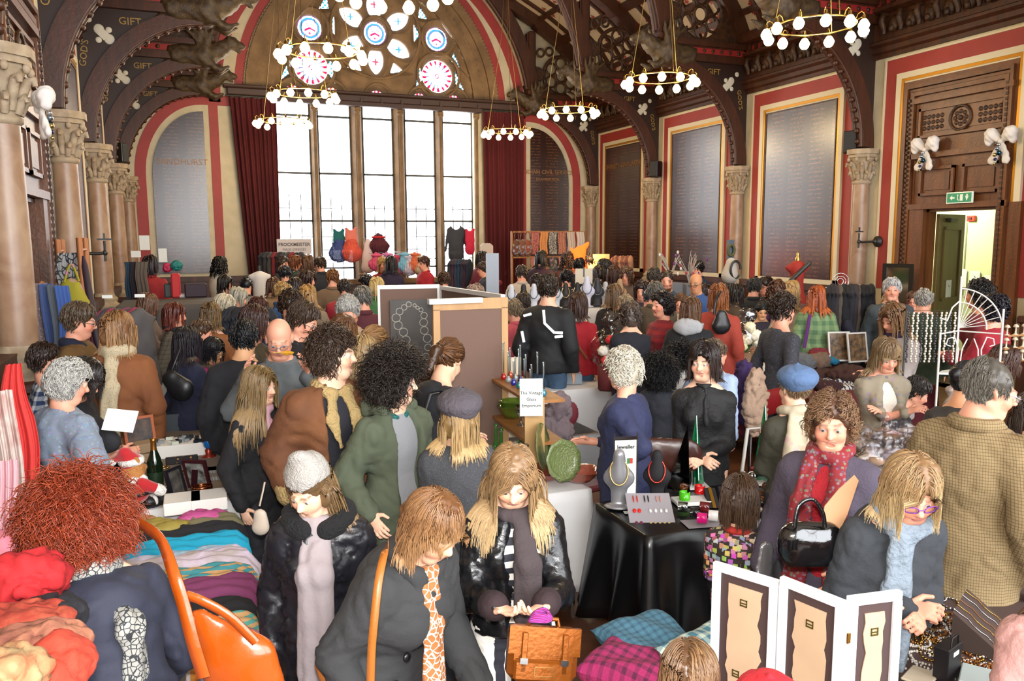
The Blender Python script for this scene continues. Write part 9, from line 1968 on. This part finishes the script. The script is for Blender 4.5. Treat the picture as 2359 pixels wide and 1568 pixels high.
table(-.9, .9, 10.9, 12.1, 1.44, mat('grey_cloth', '4a4644', .8), .7, 'cluttered stall table below the left arched board')
for i, (px, py, cc, d, lab) in enumerate(((405, 655, 'a82024', (.12, .3, .34), 'red jewellery roll on the far left stall'), (425, 655, 'b8b4b0', (.3, .2, .05), 'white tray on the far left stall'), (450, 645, '2a1c28', (.3, .2, .2), 'dark heap of bags on the far left stall'), (395, 655, '3a3c3c', (.2, .2, .2), 'grey bundle on the far left stall'))): p = at(px, py, 11.3); bx('stall_item', (p[0], p[1], 1.45+d[2]/2), d, mat('si_'+cc, cc, .7), lab, 'item', bev=.02)
# chair backs and coats near the centre
def chair(px, py, D, rz, m, lab, coat=None):
 p = at(px, py, D); z = p[2]; e = empty('chair', (p[0], p[1], 0), rz, lab, 'chair')
 sdf('backrest', [cap((-.15, 0, z-.1), (.15, 0, z-.1), .11, .11, .03, np.array((0, 1., 0)), 3.5)], m, e, st=.015); MB().box((0, -.22, .45), (.42, .42, .05), bev=.015).build('seat', m, e)
 for sx in (-1, 1):
  for sy in (-.4, .0): MB().tube([(sx*.19, sy, .43), (sx*.2, sy, 0)], .014, 8).build('leg', STEEL, e)
  MB().tube([(sx*.19, 0, .43), (sx*.19, .0, z-.1)], .014, 8).build('back_post', STEEL, e)
chair(1520, 1010, 4.75, 2.6, mat('brown_leather_chair', '3a1a12', .3), 'brown leather chair between the two women at the stalls'); chair(1270, 930, 6.0, .2, mat('wine_vinyl', '5c1c24', .5), 'wine red chair with a mauve coat over its back'); chair(1765, 900, 6.3, .3, mat('red_vinyl', '7a1218', .4), 'red chair behind the blue beret')
crumple('coat', at(1285, 975, 5.85), (.13, .09, .24), mat('mauve_coat', '6a5c60', .9, bump=.3), 'mauve-grey coat slung over the wine red chair', 'coat', 2); crumple('coat', at(1740, 925, 6.1), (.12, .08, .3), mat('beige_coat', '9a806c', .9, bump=.3), 'beige coat hanging over the red chair', 'coat', 5); crumple('coat', at(1712, 900, 6.3), (.1, .1, .3), mat('purple_coat', '2e1a48', .9, bump=.3), 'dark purple coat beside the beige one', 'coat', 6)
lean = empty('easel', at(1700, 905, 5.9)*[1, 1, 0], .2, 'white folding trestle by the red chair', 'trestle'); MB().tube([(0, 0, 0), (.12, 0, .82), (.45, .0, .8), (.6, 0, 0)], .015, 6).build('trestle_frame', RAILM, lean)
